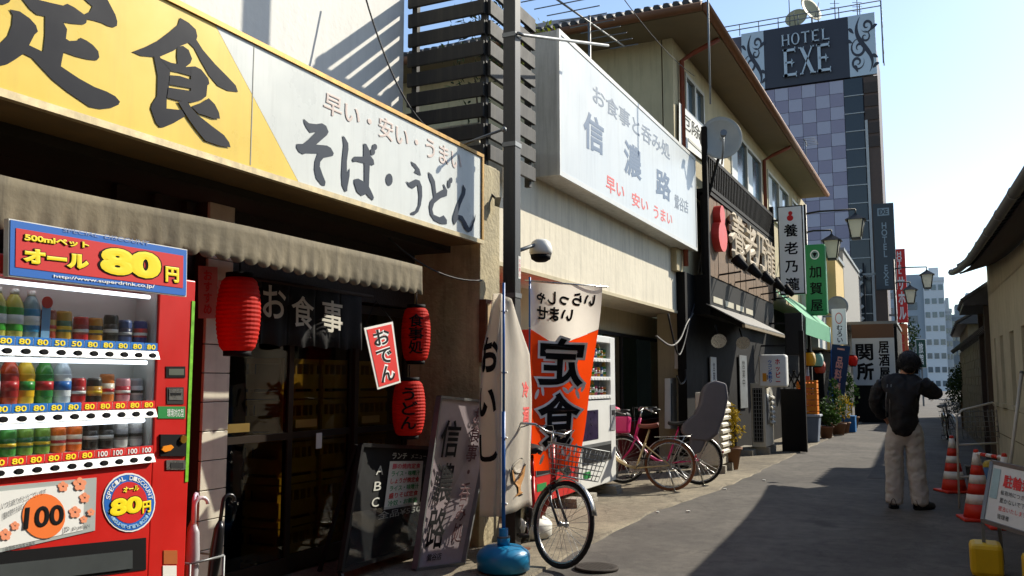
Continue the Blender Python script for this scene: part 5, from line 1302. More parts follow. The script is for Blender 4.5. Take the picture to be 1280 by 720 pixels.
for i, (px0, px1, z0, z1, m, nm, lb) in enumerate(((889, 896, .9, 1.9, WHITE, 'notice_board', 'narrow white notice board on the dark tavern front'), (925, 934, .9, 2.0, M('grey_notice', (120, 124, 126), .5, var=.3, scale=9), 'notice_board', 'grey poster on the dark tavern front left of the tall condenser'))):
    a, b = (W(px0, 470, .1) - WA).dot(WD), (W(px1, 470, .1) - WA).dot(WD)
    t = T(nm, lb, 'notice', wp(a, z0, .08)); panel('sheet', m, t, [wp(a, z0, .1), wp(b, z0, .1), wp(b, z1, .1), wp(a, z1, .1)], 0, .02)
    text('営業中', rect([wp(a, z0, .1), wp(b, z0, .1), wp(b, z1, .1), wp(a, z1, .1)], .3, .7, .4, .9), INK, t, vertical=True)
for i, (px, py) in enumerate(((898, 421), (928, 424))):
    c = W(px, py, .5)
    t = T('chrome_floodlight', 'round chrome floodlight under the lean-to roof, %s one' % ('left' if i == 0 else 'right'), 'lamp', c, 0, 'floodlights under the lean-to roof')
    MB().tube([c + Vector((-.16, -.04, -.08)), c + Vector((-.1, -.02, -.05)), c], [.13, .10, .05], 12).build('shade', STEEL, t); MB().tube([c, c + Vector((0, .05, .2))], .015, 6).build('stem', BLK, t)
MB().hexa([wp(a1 - 1.6, 0.018, .06), wp(a1 - .2, 0.018, .06), wp(a1 - .2, .018, .5), wp(a1 - 1.6, .018, .5)], [wp(a1 - 1.6, .12, .06), wp(a1 - .2, .12, .06), wp(a1 - .2, .12, .5), wp(a1 - 1.6, .12, .5)]).build('door_step', CONC, tv)
# ---- satellite dish
dc = W(901, 172, .55)
ds = T('satellite_dish', 'large pale satellite dish on the black railing post', 'satellite dish', wp(ra0 + .3, 4.7, .3))
aim = Vector((-.95, -.30, .12)).normalized(); au = aim.cross(Vector((0, 0, 1))).normalized(); av = au.cross(aim)
DISHM = M('dish_grey', (170, 168, 158), .5, .1, var=.1)
RD_ = .37
MB().grid(lambda u, v: dc + (au * math.cos(2 * math.pi * u) + av * math.sin(2 * math.pi * u) * 1.08) * RD_ * max(v, .001) - aim * (.10 * (1 - v * v)), 28, 6).build('reflector', DISHM, ds, solid=.01)
MB().tube([dc + av * -.5, dc + av * -.35 + aim * .3, dc + aim * .42 - av * .12], .016, 6).build('feed_arm', DULL, ds)
MB().tube([dc + aim * .40 - av * .12, dc + aim * .50 - av * .11], [.05, .06], 8).build('receiver', DULL, ds)
MB().tube([dc - aim * .12, dc - aim * .25 - Vector((0, 0, .2)), wp((dc - WA).dot(WD), 4.65, TOUT)], .03, 6).build('mount', DARK, ds)
# roof antennas on the eave end
for i, (px, py, Y) in enumerate(((888, 130, 2.8), (1008, 205, 2.9))):
    b = P(px, py, Y)
    t = T('antenna', ['thin antenna mast rising by the tavern eave near the gutter', 'small antenna at the far end of the tavern eave'][i], 'antenna', (b.x, b.y, b.z))
    h = 2.2 if i == 0 else .7
    MB().tube([b, b + Vector((0, 0, h))], .016, 5).build('mast', DULL, t)
    MB().tube([b + Vector((-.5, 0, h - .1)), b + Vector((.5, 0, h - .05))], .01, 5).build('boom', DULL, t)
    for k in range(5): MB().tube([b + Vector((-.45 + .22 * k, -.3, h - .1 + .011 * k)), b + Vector((-.45 + .22 * k, .3, h - .1 + .011 * k))], .007, 4).build('element', DULL, t)

# ================================================================= projecting lightboxes along the street
def lightbox(name, label, X, px0, px1, py0, py1, face_m, frame_m, depth=.22, cat='sign', bevel=.0):
    c = [PX(px0, py1, X), PX(px1, py1, X), PX(px1, py0, X), PX(px0, py0, X)]
    y1, y0 = (c[0].y + c[3].y) / 2, (c[1].y + c[2].y) / 2; z0, z1 = (c[0].z + c[1].z) / 2, (c[2].z + c[3].z) / 2
    t = T(name, label, cat, (X + depth / 2, (y0 + y1) / 2, z0))
    box('cabinet', frame_m, t, X + .004, X + depth, y0, y1, z0, z1, bevel=bevel or .012)
    q = xq(y0 + .03, y1 - .03, z0 + .03, z1 - .03, X)
    panel('face', face_m, t, q, .004, .006)
    panel('rear_face', face_m, t, [Vector((X + depth, p.y, p.z)) for p in (q[1], q[0], q[3], q[2])], .004, .006)
    return t, q
FRB = M('black_sign_frame', (28, 27, 27), .4, .2, var=.1)
lb, q = lightbox('vertical_sign', 'white vertical lightbox with a small red gourd and four black characters', 22.3, 973, 1005, 257, 368, WACR, FRB)
text('養老乃瀧', rect(q, .2, .82, .03, .80), INK, lb, vertical=True, bold=.02, lift=.006, space=1.35)
gq = lambda u, v: rect(q, u, u + .0001, v, v + .0001)[0] - Vector((.007, 0, 0))
MB().poly([gq(.5 + .14 * math.cos(t), .87 + .035 * math.sin(t)) for t in [R(d) for d in range(0, 360, 20)]]).build('gourd_print', RED_INK, lb); MB().poly([gq(.52 + .09 * math.cos(t), .925 + .025 * math.sin(t)) - Vector((.001, 0, 0)) for t in [R(d) for d in range(0, 360, 20)]]).build('gourd_print', RED_INK, lb)
yb = (q[0].y)
for z in (q[0].z + .4, q[3].z - .3): MB().bar((22.4, yb, z), (22.4, 3.7, z), .05, .05).build('bracket', FRB, lb)
GRN = M('green_sign_plastic', (20, 130, 70), .4, var=.06)
lb, q = lightbox('vertical_sign', 'green vertical lightbox with a white crest and three dark characters', 26.0, 1006, 1033, 305, 394, GRN, GRN, depth=.28, bevel=.06)
text('加賀屋', rect(q, .18, .85, .04, .70), INK, lb, vertical=True, bold=.02, lift=.006, space=1.3)
gq = lambda u, v: rect(q, u, u + .0001, v, v + .0001)[0] - Vector((.007, 0, 0))
MB().poly([gq(.5 + .24 * math.cos(t), .86 + .07 * math.sin(t)) for t in [R(d) for d in range(0, 360, 20)]]).build('crest_ring', WHITE_INK, lb)
MB().poly([gq(.5 + .19 * math.cos(t), .86 + .055 * math.sin(t)) - Vector((.001, 0, 0)) for t in [R(d) for d in range(0, 360, 20)]]).build('crest_ground', M('crest_grey', (110, 140, 130), .5, var=0), lb)
MB().poly([gq(.5 + a, .86 + b) - Vector((.002, 0, 0)) for a, b in ((-.13, .02), (0, .035), (.13, .02), (.06, -.01), (0, -.04), (-.06, -.01))]).build('crest_leaf', INK, lb)
MB().bar((26.14, q[0].y, q[3].z - .3), (26.14, 3.6, q[3].z - .3), .05, .05).build('bracket', FRB, lb)
lb, q = lightbox('small_lightbox', 'small white lightbox with a beer mug drawing above the condenser', 18.0, 948, 983, 443, 484, WACR, WHITE, depth=.3, bevel=.05)
text('ホッピー', rect(q, .62, .82, .12, .9), RED_INK, lb, vertical=True, bold=.03, lift=.006, space=1.05); text('ウコン茶割り', rect(q, .32, .5, .1, .86), BLUE_INK, lb, vertical=True, bold=.03, lift=.006)
panel('mug_print', M('beer_print', (226, 150, 30), .5, var=0), lb, rect(q, .10, .26, .14, .42), .007, .002); panel('foam_print', WHITE_INK, lb, rect(q, .09, .27, .42, .50), .008, .002); panel('mug_handle_print', M('brown_ink', (120, 74, 30), .5, var=0), lb, rect(q, .27, .31, .2, .36), .007, .002)
MB().tube([(18.15, q[0].y - .1, q[0].z - .03), (18.15, q[0].y - .1, 1.32)], .03, 6).build('post', DULL, lb)
lb, q = lightbox('black_sign_back', 'blank black projecting sign below the white vertical lightbox', 21.2, 981, 1003, 391, 444, FRB, FRB, depth=.15)
MB().bar((21.28, q[0].y, q[3].z - .2), (21.28, 3.65, q[3].z - .2), .04, .04).build('bracket', FRB, lb)
MB().bar((21.28, q[0].y, q[0].z + .2), (21.28, 3.65, q[0].z + .2), .04, .04).build('bracket', FRB, lb)

# ================================================================= condensers, pots and clutter along the shops
ACW = M('condenser_ivory', (206, 200, 182), .5, .05, var=.1, streak=.2)
ac = T('air_conditioner', 'white louvred condenser unit beside the covered child seat', 'air conditioner', (14.35, 3.2, .02))
box('case', ACW, ac, 14.0, 14.75, 3.05, 3.42, .14, 1.28, bevel=.015)
src = None
for i in range(8):
    z = .34 + i * .105
    if src is None: src = MB().hexa([(14.04, 3.049, z), (14.71, 3.049, z), (14.71, 3.0, z - .02), (14.04, 3.0, z - .02)], [(14.04, 3.049, z + .055), (14.71, 3.049, z + .055), (14.71, 3.0, z + .02), (14.04, 3.0, z + .02)]).build('louvre', ACW, ac)
    else: piece(src, ac, (0, 0, i * .105))
for x in (14.05, 14.6): box('foot', CBLK, ac, x, x + .12, 2.98, 3.46, .02, .139)
a2 = T('air_conditioner', 'tall ivory condenser with black grille under the small lightbox', 'air conditioner', (18.5, 3.1, .02))
c0, c1 = PX(940, 560, 18.0), PX(958, 560, 18.0)
y1, y0 = c0.y, c1.y
box('case', ACW, a2, 18.0, 18.95, y0, y1, .16, 1.42, bevel=.015)
box('grille_recess', INK, a2, 17.992, 17.999, y0 + .05, y1 - .04, .26, 1.32)
for i in range(14): MB().bar((17.985, y0 + .05, .28 + i * .078), (17.985, y1 - .04, .28 + i * .078), .012, .012).build('grille_bar', DULL, a2)
for i in range(4): MB().bar((17.975, y0 + .07 + (y1 - y0 - .13) * i / 3, .26), (17.975, y0 + .07 + (y1 - y0 - .13) * i / 3, 1.32), .012, .012, (0, 1, 0)).build('grille_bar', DULL, a2)
for i in range(6): MB().hexa([(18.5, y0 - .001, .62 + i * .1), (18.9, y0 - .001, .62 + i * .1), (18.9, y0 - .06, .6 + i * .1), (18.5, y0 - .06, .6 + i * .1)], [(18.5, y0 - .001, .67 + i * .1), (18.9, y0 - .001, .67 + i * .1), (18.9, y0 - .06, .63 + i * .1), (18.5, y0 - .06, .63 + i * .1)]).build('louvre', ACW, a2)
MB().grid(lambda u, v: Vector((18.14 + .3 * u, y0 - .005 - .012 * math.sin(v * 3.14), .6 + .6 * v)), 4, 6).build('side_cover', DULL, a2, solid=.004)
for x in (18.05, 18.75): box('foot', CBLK, a2, x, x + .14, y0 - .05, y1 + .05, .02, .159)
POT = M('brown_pot', (128, 92, 66), .8, var=.2)
def pot_plant(label, x, y, spots, n, size, mat, pr=.2, ph=.36, potm=None, flowers=None):
    t = T('potted_plant', label, 'plant', (x, y, .018), 0, 'potted plants along the shops')
    MB().lathe([(pr * .72, 0), (pr, ph), (pr * 1.08, ph), (pr * 1.08, ph - .04), (pr * .98, ph - .05)], n=16).build('pot', potm or POT, t, False)
    MB().lathe([(pr * .95, ph - .05), (pr * .3, ph - .03), (.001, ph - .03)], n=12).build('soil', DARK, t, False)
    rnd = random.Random(int(x * 100)); mb = MB()
    for (c, r) in spots: leaf_cloud(mb, (c[0], c[1], c[2] + ph), r[0], r[1], r[2], n, size, rnd)
    mb.build('foliage', mat, t, False)
    sb = MB()
    for k, (c, r) in enumerate(spots): sb.tube([(.02 * k, 0, ph - .03), (c[0] * .6, c[1] * .6, ph + c[2] * .5), (c[0], c[1], c[2] + ph)], [.012, .009, .004], 5)
    sb.build('stem', M('bark', (74, 58, 40), .85, var=.3), t, False)
    return t
p = PG(916, 588)
pot_plant('round yellow-leaved shrub in a brown pot between the two condensers', p.x, p.y + .08, [((0, 0, .32), (.3, .3, .34)), ((-.06, .02, .5), (.24, .24, .26))], 420, .034, M('golden_leaf', (158, 132, 30), .8, var=.55, scale=12, trans=.3, spec=.1), .23, .36)
PIL = T('dark_timber_post', 'dark timber corner post with lattice beside the tall condenser', 'post', (19.2, 2.6, .02))
pq_ = [PX(978, 566, 19.05), PX(1003, 566, 19.05)]
box('panel_board', SHOPF, PIL, 19.05, 19.15, pq_[1].y, pq_[0].y, .02, 1.3); 
for i in range(5):
    for d_ in (1, -1):
        y = pq_[1].y + .05 + i * .12
        MB().bar((19.04, y - d_ * .08, 1.34), (19.04, y + d_ * .08, 1.68), .02, .03).build('lattice_slat', SHOPF, PIL)
box('post', SHOPF, PIL, 19.02, 19.14, pq_[1].y - .1, pq_[1].y - .003, .02, 2.5)
btl = T('water_bottle', 'clear plastic water bottle standing on the kerb by the timber post', 'bottle', PG(994, 563, .018))
MB().lathe([(.07, 0), (.08, .02), (.08, .3), (.05, .38), (.025, .42), (.025, .46)], n=12).build('body', glass('clear_pet', (215, 228, 228), .2, .05), btl, False); MB().lathe([(.03, .45), (.03, .49)], n=10).build('cap', WHITE, btl, False)

# ================================================================= small shops further on
def shop_block(name, label, x0, x1, yf, h, m, cat='building'):
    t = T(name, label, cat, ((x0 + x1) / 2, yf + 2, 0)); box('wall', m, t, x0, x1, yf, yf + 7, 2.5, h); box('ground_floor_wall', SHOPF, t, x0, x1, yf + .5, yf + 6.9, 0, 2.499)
    box('cornice', DULL, t, x0 - .03, x1 + .03, yf - .06, yf + .1, h + .001, h + .12)
    return t
GRW = M('white_board_wall', (206, 206, 196), .7, var=.1)
g1 = shop_block('green_awning_shop', 'white-fronted shop with the green awning behind the green sign', 28.5, 31.0, 3.1, 5.0, GRW)
g2 = shop_block('ochre_house', 'ochre-walled house with a small dish past the green awning shop', 31.05, 34.0, 2.75, 5.6, M('ochre_wall', (206, 176, 112), .8, var=.08))
GAW = M('green_canvas', (110, 176, 136), .8, var=.1, trans=.15)
ga = T('green_awning', 'pale green canvas awning over the shop past the tavern', 'awning', (25, 3, 2.6))
MB().hexa([(22.9, 3.5, 3.75), (28.3, 3.45, 3.75), (28.3, 2.72, 3.05), (22.9, 2.78, 3.05)], [(22.9, 3.5, 3.77), (28.3, 3.45, 3.77), (28.3, 2.72, 3.07), (22.9, 2.78, 3.07)]).build('canopy', GAW, ga)
MB().hexa([(22.9, 2.78, 3.045), (28.3, 2.72, 3.045), (28.3, 2.73, 2.62), (22.9, 2.79, 2.62)], [(22.9, 2.765, 3.045), (28.3, 2.705, 3.045), (28.3, 2.715, 2.62), (22.9, 2.775, 2.62)]).build('valance', GAW, ga)
sm = T('small_dish', 'small grey satellite dish on the ochre house', 'satellite dish', PX(1047, 383, 30.9))
c = PX(1047, 383, 30.7)
MB().grid(lambda u, v: c + Vector((-.05 * (v * v), .34 * v * math.cos(2 * math.pi * u), .34 * v * math.sin(2 * math.pi * u) + 0)) , 20, 4).build('reflector', DULL, sm, solid=.01); MB().tube([c, c + Vector((.3, 0, -.2)), c + Vector((.4, .2, -.3))], .03, 6).build('mount', DULL, sm)
lb, q = lightbox('vertical_sign', 'white vertical sign with a red ring and brush kana above the navy banner', 30.0, 1040, 1058, 386, 431, WACR, WHITE, depth=.12)
text('むろい', rect(q, .3, .75, .04, .55), INK, lb, vertical=True, bold=.02, lift=.006)
MB().poly([rect(q, .5 + .3 * math.cos(t), .51 + .3 * math.cos(t), .75 + .17 * math.sin(t), .76 + .17 * math.sin(t))[0] - Vector((.007, 0, 0)) for t in [R(d) for d in range(0, 360, 15)]]).build('ring_print', M('faded_red_ring', (206, 120, 110), .5, var=0), lb)
MB().poly([rect(q, .5 + .24 * math.cos(t), .51 + .24 * math.cos(t), .75 + .135 * math.sin(t), .76 + .135 * math.sin(t))[0] - Vector((.0085, 0, 0)) for t in [R(d) for d in range(0, 360, 15)]]).build('ring_ground', WHITE_INK, lb)
MB().bar((30.06, q[0].y, q[3].z - .2), (30.06, 3.2, q[3].z - .2), .05, .05).build('bracket', DULL, lb)
NB = M('navy_banner_cloth', (46, 62, 96), .8, var=.12, trans=.2)
nb_ = banner_stand('banner', 'navy banner flag with pink characters tilted by the far shops', 27.2, 2.62, 3.0, M('grey_tank', (110, 110, 112), .5))
X_ = 27.2
nq = [PX(1034, 494, X_), PX(1055, 498, X_), PX(1063, 433, X_), PX(1040, 430, X_)]
panel('cloth', NB, nb_, nq, 0, .004); text('一品料理', rect(nq, .3, .72, .06, .94), M('pink_print', (226, 150, 136), .7, var=0), nb_, vertical=True, bold=.03, lift=.003, space=1.05)
CO = M('orange_crate_plastic', (226, 130, 20), .5, var=.1)
for i in range(3):
    p = PG(1011, 545)
    crate('bottle_crate', 'orange bottle crate on the grey bin, %s of the stack' % ['bottom', 'middle', 'top'][i], (22.3, 2.72, .68 + i * .27), CO, R(90), (.46, .36, .26), 'orange crates by the timber post')
bn = T('plastic_bin', 'grey lidded plastic bin under the orange crates', 'bin', (22.3, 2.72, .018))
BING = M('blue_grey_bin', (110, 122, 138), .6, var=.1)
MB().hexa([(-.2, -.22, 0), (.2, -.22, 0), (.2, .22, 0), (-.2, .22, 0)], [(-.25, -.27, .6), (.25, -.27, .6), (.25, .27, .6), (-.25, .27, .6)]).build('body', BING, bn, False, bevel=.02); MB().box(-.28, .28, -.3, .3, .601, .655).build('lid', M('pale_bin_lid', (170, 176, 184), .5), bn, False, bevel=.015)
bb_ = T('blue_box', 'blue plastic box on the pavement by the far plants', 'box', (27.4, 2.35, .018))
BLB = M('blue_box_plastic', (30, 110, 170), .5, var=.1)
MB().box(-.25, .25, -.3, .3, 0, .02).build('bottom', BLB, bb_, False)
for s in (-1, 1): MB().box(-.25, .25, s * .3 - .012, s * .3 + .012, .0, .42).build('side', BLB, bb_, False); MB().box(s * .25 - .012, s * .25 + .012, -.287, .287, 0, .42).build('end', BLB, bb_, False)
MB().box(-.27, .27, -.32, .32, .421, .45).build('rim', BLB, bb_, False)
pot_plant('leafy green potted plant beside the grey bin', 24.0, 2.5, [((0, 0, .4), (.24, .24, .36)), ((.1, -.1, .2), (.25, .25, .2))], 160, .06, M('mid_green_leaf', (58, 84, 36), .8, var=.45, trans=.25, spec=.1), .18, .3)
pot_plant('tall thin potted plant under the navy banner', 25.6, 2.35, [((0, 0, .5), (.22, .22, .4)), ((.1, .1, .9), (.14, .14, .3))], 110, .06, MATS['mid_green_leaf'], .2, .32)
pot_plant('small yellowish potted plant beside the blue box', 26.6, 2.3, [((0, 0, .4), (.26, .26, .4))], 150, .06, MATS['golden_leaf'], .18, .3)
pot_plant('tall leafy potted plant in front of the sign wall', 29.6, 2.3, [((0, 0, .7), (.25, .25, .5)), ((0, .1, 1.1), (.16, .16, .3))], 110, .07, MATS['mid_green_leaf'], .2, .35)
for i, (px, py, m, lb_) in enumerate(((1012, 449, M('yellow_lantern_paper', (226, 180, 40), .5, trans=.3), 'yellow paper lantern under the green awning'), (1022, 450, M('pale_green_lantern', (150, 190, 170), .5, trans=.3), 'pale green lantern under the green awning'), (1025, 459, M('orange_lantern', (220, 90, 50), .5, trans=.3), 'orange round lantern by the green awning'), (1066, 451, LRED, 'small red lantern beside the grey wall sign'))):
    c = PX(px, py, 24.5 + i * (1.0 if i < 3 else 2.6)); lantern(lb_, c.x, c.y, c.z, .16, .4, None, INK, 'lanterns of the far shops', m)
for i, (X, px0, px1, py0, py1, col) in enumerate(((23.2, 1004, 1012, 470, 500, (180, 90, 70)), (28.4, 1048, 1054, 490, 515, (226, 206, 60)), (24.6, 1006, 1010, 440, 470, (196, 206, 220)))):
    a, b = PX(px0, py1, X), PX(px1, py0, X)
    t = T('menu_poster', ['reddish menu poster above the orange crates', 'yellow menu poster below the navy banner', 'pale blue poster strip below the green awning'][i], 'poster', (X, (a.y + b.y) / 2, a.z))
    m = M('poster_%d' % i, col, .6, var=.35, scale=14); box('sheet', m, t, X, X + .03, b.y, a.y, a.z, b.z); box('hanger', DULL, t, X + .01, X + .02, (a.y + b.y) / 2 - .01, (a.y + b.y) / 2 + .01, b.z + .001, b.z + .9)
# ---- sign wall across the far end
sw = T('sign_wall', 'grey sign wall with big black brush characters behind the person', 'sign', (34.3, 1.8, 0))
ya, yb2 = PX(1067, 480, 34).y, PX(1120, 480, 34).y
box('base_wall', SHOPF, sw, 34, 34.2, yb2, ya, 0, 1.32); 
sq = xq(yb2, ya, 1.321, 3.0, 34)
panel('board', M('pale_grey_board', (176, 180, 182), .5, var=.06), sw, sq, 0, .15)
text('関', rect(sq, .08, .50, .52, .88), INK, sw, bold=.03, lift=.005); text('所', rect(sq, .08, .5, .10, .48), INK, sw, bold=.04, lift=.005)
text('居酒屋', rect(sq, .62, .88, .12, .93), INK, sw, vertical=True, bold=.03, lift=.005)
box('brown_header', M('brown_header', (92, 66, 48), .7), sw, 34, 34.3, yb2, ya, 3.001, 3.5)
box('side_wall', SHOPF, sw, 34.21, 40, yb2 - .1, yb2 + .1, 0, 3.4)
box('roof', DULL, sw, 34.0, 40, yb2 - .12, 3.2, 3.501, 3.6)
# ---- far shops behind, filling the left side beyond
for i, (x0, x1, yf, h, col, lbl) in enumerate(((36, 44, 2.9, 6.5, (150, 146, 138), 'grey two-storey house row between the sign wall and hotel'), (44.2, 56, 3.6, 7.5, (120, 116, 112), 'dark low block at the foot of the hotel'))):
    t = shop_block('low_block', lbl, x0, x1, yf, h, M('block_%d' % i, col, .8))
    for k in range(3): box('window', WGL, t, x0 - .012, x0 - .002, yf + .6 + k * 1.6, yf + 1.5 + k * 1.6, 3.4, 4.6)

# ================================================================= hotel tower
XH = 60.0
hy1, hy0 = PX(905, 200, XH).y, PX(1058, 200, XH).y            # left (far from the street) and right edge of the panelled face
hcol = PX(1082, 200, XH).y; hedge = PX(1097, 100, XH).y
ztop = PX(1095, 12, XH).z
zsb = PX(1058, 97, XH).z                                      # bottom of the sign
ht = T('hotel_tower', 'tall hotel tower with purple checkered panels and a big roof sign', 'hotel', (XH + 5, (hy0 + hy1) / 2, 0))
box('core_wall', M('hotel_core', (92, 88, 98), .7), ht, XH + .3, XH + 12, hedge + .25, hy1, 0, ztop - .2)
PA, PBm = M('hotel_panel_light', (166, 164, 178), .5, var=.06, scale=.8), M('hotel_panel_dark', (142, 136, 154), .5, var=.06, scale=.8)
cw = (hy1 - hy0) / 9; chh_ = cw * 1.0; sa = sb_ = None
z = zsb - .1; r = 0
while z > 4:
    for c in range(9):
        y = hy0 + c * cw; dk = (r + c) % 2
        if dk:
            if sb_ is None: sb_ = box('facade_panel', PBm, ht, XH + .08, XH + .29, y + .012, y + cw - .012, z - chh_ + .012, z - .012); rb = (y, z)
            else: piece(sb_, ht, (0, y - rb[0], z - rb[1]))
        else:
            if sa is None: sa = box('facade_panel', PA, ht, XH + .08, XH + .29, y + .012, y + cw - .012, z - chh_ + .012, z - .012); ra_ = (y, z)
            else: piece(sa, ht, (0, y - ra_[0], z - ra_[1]))
    z -= chh_; r += 1
# dark glazed column with pale bands
HG = M('hotel_dark_glass', (44, 52, 58), .2, var=.15, scale=.6); HB = M('hotel_pale_band', (170, 172, 170), .6)
z = zsb - .1; src = sb2 = None; fh = (477 - 97) / 1100 * 0 + .93; k = 0
while z > 3:
    if src is None:
        src = box('glazed_panel', HG, ht, XH + .05, XH + .28, hcol, hy0 - .02, z - fh * 1.28 + .06, z); sb2 = box('floor_band', HB, ht, XH + .0, XH + .29, hcol - .05, hy0 - .01, z - fh * 1.28 + .001, z - fh * 1.28 + .055); z0_ = z
    else: piece(src, ht, (0, 0, z - z0_)); piece(sb2, ht, (0, 0, z - z0_))
    z -= fh * 1.28; k += 1
box('corner_mullion', HB, ht, XH - .02, XH + .1, hcol - .22, hcol - .06, 4, zsb - 3)
box('corner_shaft', M('hotel_brown', (84, 66, 56), .6, var=.2), ht, XH + .1, XH + 1.2, hedge, hcol - .07, 3, zsb - .1)
for i in range(5): box('escape_sign', M('hotel_sign_dark', (60, 48, 40), .6, var=.4), ht, XH + .02, XH + .099, hedge + .05, hcol - .1, zsb - .5 - i * .9 - .7, zsb - .5 - i * .9)
# roof sign
hs = T('hotel_roof_sign', 'dark hotel roof sign with silver serif lettering and scroll ornament', 'sign', (XH, (hy0 + hy1) / 2, zsb))
ys = [PX(927, 60, XH).y, PX(955, 60, XH).y, PX(1061, 60, XH).y, PX(1095, 60, XH).y]
SD, SG = M('hotel_sign_navy', (48, 50, 60), .5, var=.06), M('hotel_sign_silver', (176, 186, 192), .4, .2, var=.06)
def hq_(y1, y0): return xq(y0, y1, zsb, ztop - .15, XH)
panel('dark_panel', SD, hs, hq_(ys[1], ys[2]), 0, .28)
panel('ornament_panel', SG, hs, hq_(ys[0], ys[1] + .01), .01, .28); panel('ornament_panel', SG, hs, hq_(ys[2] - .01, ys[3]), .01, .28)
qd = hq_(ys[1], ys[2])
# serif letters built from strokes in a 0..1 box
SER = {'H': [[(.06, 0), (.06, 1), .17], [(.78, 0), (.78, 1), .17], [(.14, .5), (.86, .5), .07]], 'T': [[(.42, 0), (.42, 1), .18], [(.02, .95), (.98, .95), .09]], 'E': [[(.12, 0), (.12, 1), .2], [(.1, .95), (.9, .95), .09], [(.1, .05), (.95, .05), .09], [(.2, .5), (.7, .5), .07]],
       'L': [[(.12, 0), (.12, 1), .2], [(.1, .05), (.95, .05), .09]], 'X': [[(.05, 1), (.78, 0), .24], [(.85, 1), (.12, 0), .09]]}
def serif(chh, q, mat, par, lift, depth=.12):
    q = [Vector(p) for p in q]; g = lambda u, v: rect(q, u, u + 1e-5, v, v + 1e-5)[0] + Vector((-lift, 0, 0))
    mb = MB(); n = 0
    if chh == 'O':
        ring_ = []
        for i in range(24):
            a0, a1 = 2 * math.pi * i / 24, 2 * math.pi * (i + 1) / 24
            f = lambda a, k: g(.5 + (.5 - k * (.06 + .13 * abs(math.cos(a)))) * math.cos(a), .5 + (.52 - k * .07) * math.sin(a))
            mb.slab([f(a0, 0), f(a1, 0), f(a1, 1), f(a0, 1)], (depth, 0, 0))
    else:
        for s in SER[chh]:
            (x0, y0), (x1, y1), w = s; n += 1
            if abs(y1 - y0) > .5:
                mb.slab([g(x0 , y0), g(x0 + w, y0), g(x1 + w, y1), g(x1, y1)], (depth - .004 * n, 0, 0))
                for (xx, yy) in ((x0, y0), (x1, y1)):
                    v0, v1 = (0, .045) if yy < .5 else (.955, 1)
                    mb.slab([g(xx - .06, v0), g(xx + w + .06, v0), g(xx + w + .06, v1), g(xx - .06, v1)], (depth - .002 - .004 * n, 0, 0))
            else: mb.slab([g(x0, y0 - w / 2), g(x1, y0 - w / 2), g(x1, y0 + w / 2), g(x0, y0 + w / 2)], (depth - .01 - .003 * n, 0, 0)); mb.slab([g(x1 - .05, y0 - w * 1.1), g(x1, y0 - w * 1.1), g(x1, y0 + w * 1.1), g(x1 - .05, y0 + w * 1.1)], (depth - .013 - .003 * n, 0, 0))
    return mb.build('raised_letter', mat, par)
for i, c in enumerate('HOTEL'): serif(c, rect(qd, .22 + i * .118, .22 + i * .118 + .098, .66, .85), SG, hs, .22)
for i, c in enumerate('EXE'): serif(c, rect(qd, .22 + i * .20, .22 + i * .20 + .18, .14, .60), SG, hs, .22)
for i in (0, 2):
    u = .335 + i * .20; g = lambda a, b: rect(qd, a, a + 1e-5, b, b + 1e-5)[0] - Vector((.20, 0, 0))
    MB().prism([g(u + a * .035, .36 + b * .08) for a, b in ((0, 1), (.2, .2), (1, 0), (.2, -.2), (0, -1), (-.2, -.2), (-1, 0), (-.2, .2))], (.03, 0, 0)).build('star_ornament', SG, hs)
def scroll(q, mat):
    g = lambda a, b: rect(q, a, a + 1e-5, b, b + 1e-5)[0]
    k = 0
    def st(pts, w):
        nonlocal k; k += 1; vs = []; n = len(pts); fs = []
        for i, p in enumerate(pts):
            a = Vector(pts[max(i - 1, 0)]); b = Vector(pts[min(i + 1, n - 1)]); d = (b - a).normalized(); o = Vector((-d.y, d.x)) * w * math.sin(math.pi * (i + .35) / n)
            vs += [g(p[0] + o.x, p[1] + o.y * .5) - Vector((.02 + .002 * k, 0, 0)), g(p[0] - o.x, p[1] - o.y * .5) - Vector((.02 + .002 * k, 0, 0))]
        fs = [(2 * i, 2 * i + 1, 2 * i + 3, 2 * i + 2) for i in range(n - 1)]
        MB().add(vs, fs).build('scroll_ornament', mat, hs)
    def spiral(cx, cy, r, a0, turns, w, sgn=1): st([(cx + r * (1 - .82 * i / 26) * math.cos(a0 + sgn * turns * 2 * math.pi * i / 26), cy + .5 * r * (1 - .82 * i / 26) * math.sin(a0 + sgn * turns * 2 * math.pi * i / 26)) for i in range(27)], w)
    st([(.55 + .32 * math.sin(t * 5.2 + .6) * (1 - .3 * t), .04 + .92 * t) for t in [i / 26 for i in range(27)]], .085)
    spiral(.38, .45, .34, 1.0, 1.5, .05); spiral(.30, .22, .26, .5, 1.4, .045, -1); spiral(.70, .80, .24, 3.6, 1.3, .045); spiral(.62, .62, .2, 2, 1.2, .035, -1)
    for x, y, a in ((.2, .70, 2.4), (.85, .72, .6), (.14, .55, 2.9), (.8, .3, -.4), (.3, .06, 2.0), (.85, .1, .5)): st([(x + .28 * t * math.cos(a), y + .12 * t * math.sin(a) + .02 * math.sin(t * 3)) for t in [i / 8 for i in range(9)]], .06)
scroll(hq_(ys[0], ys[1]), SD); scroll(hq_(ys[2], ys[3]), SD)
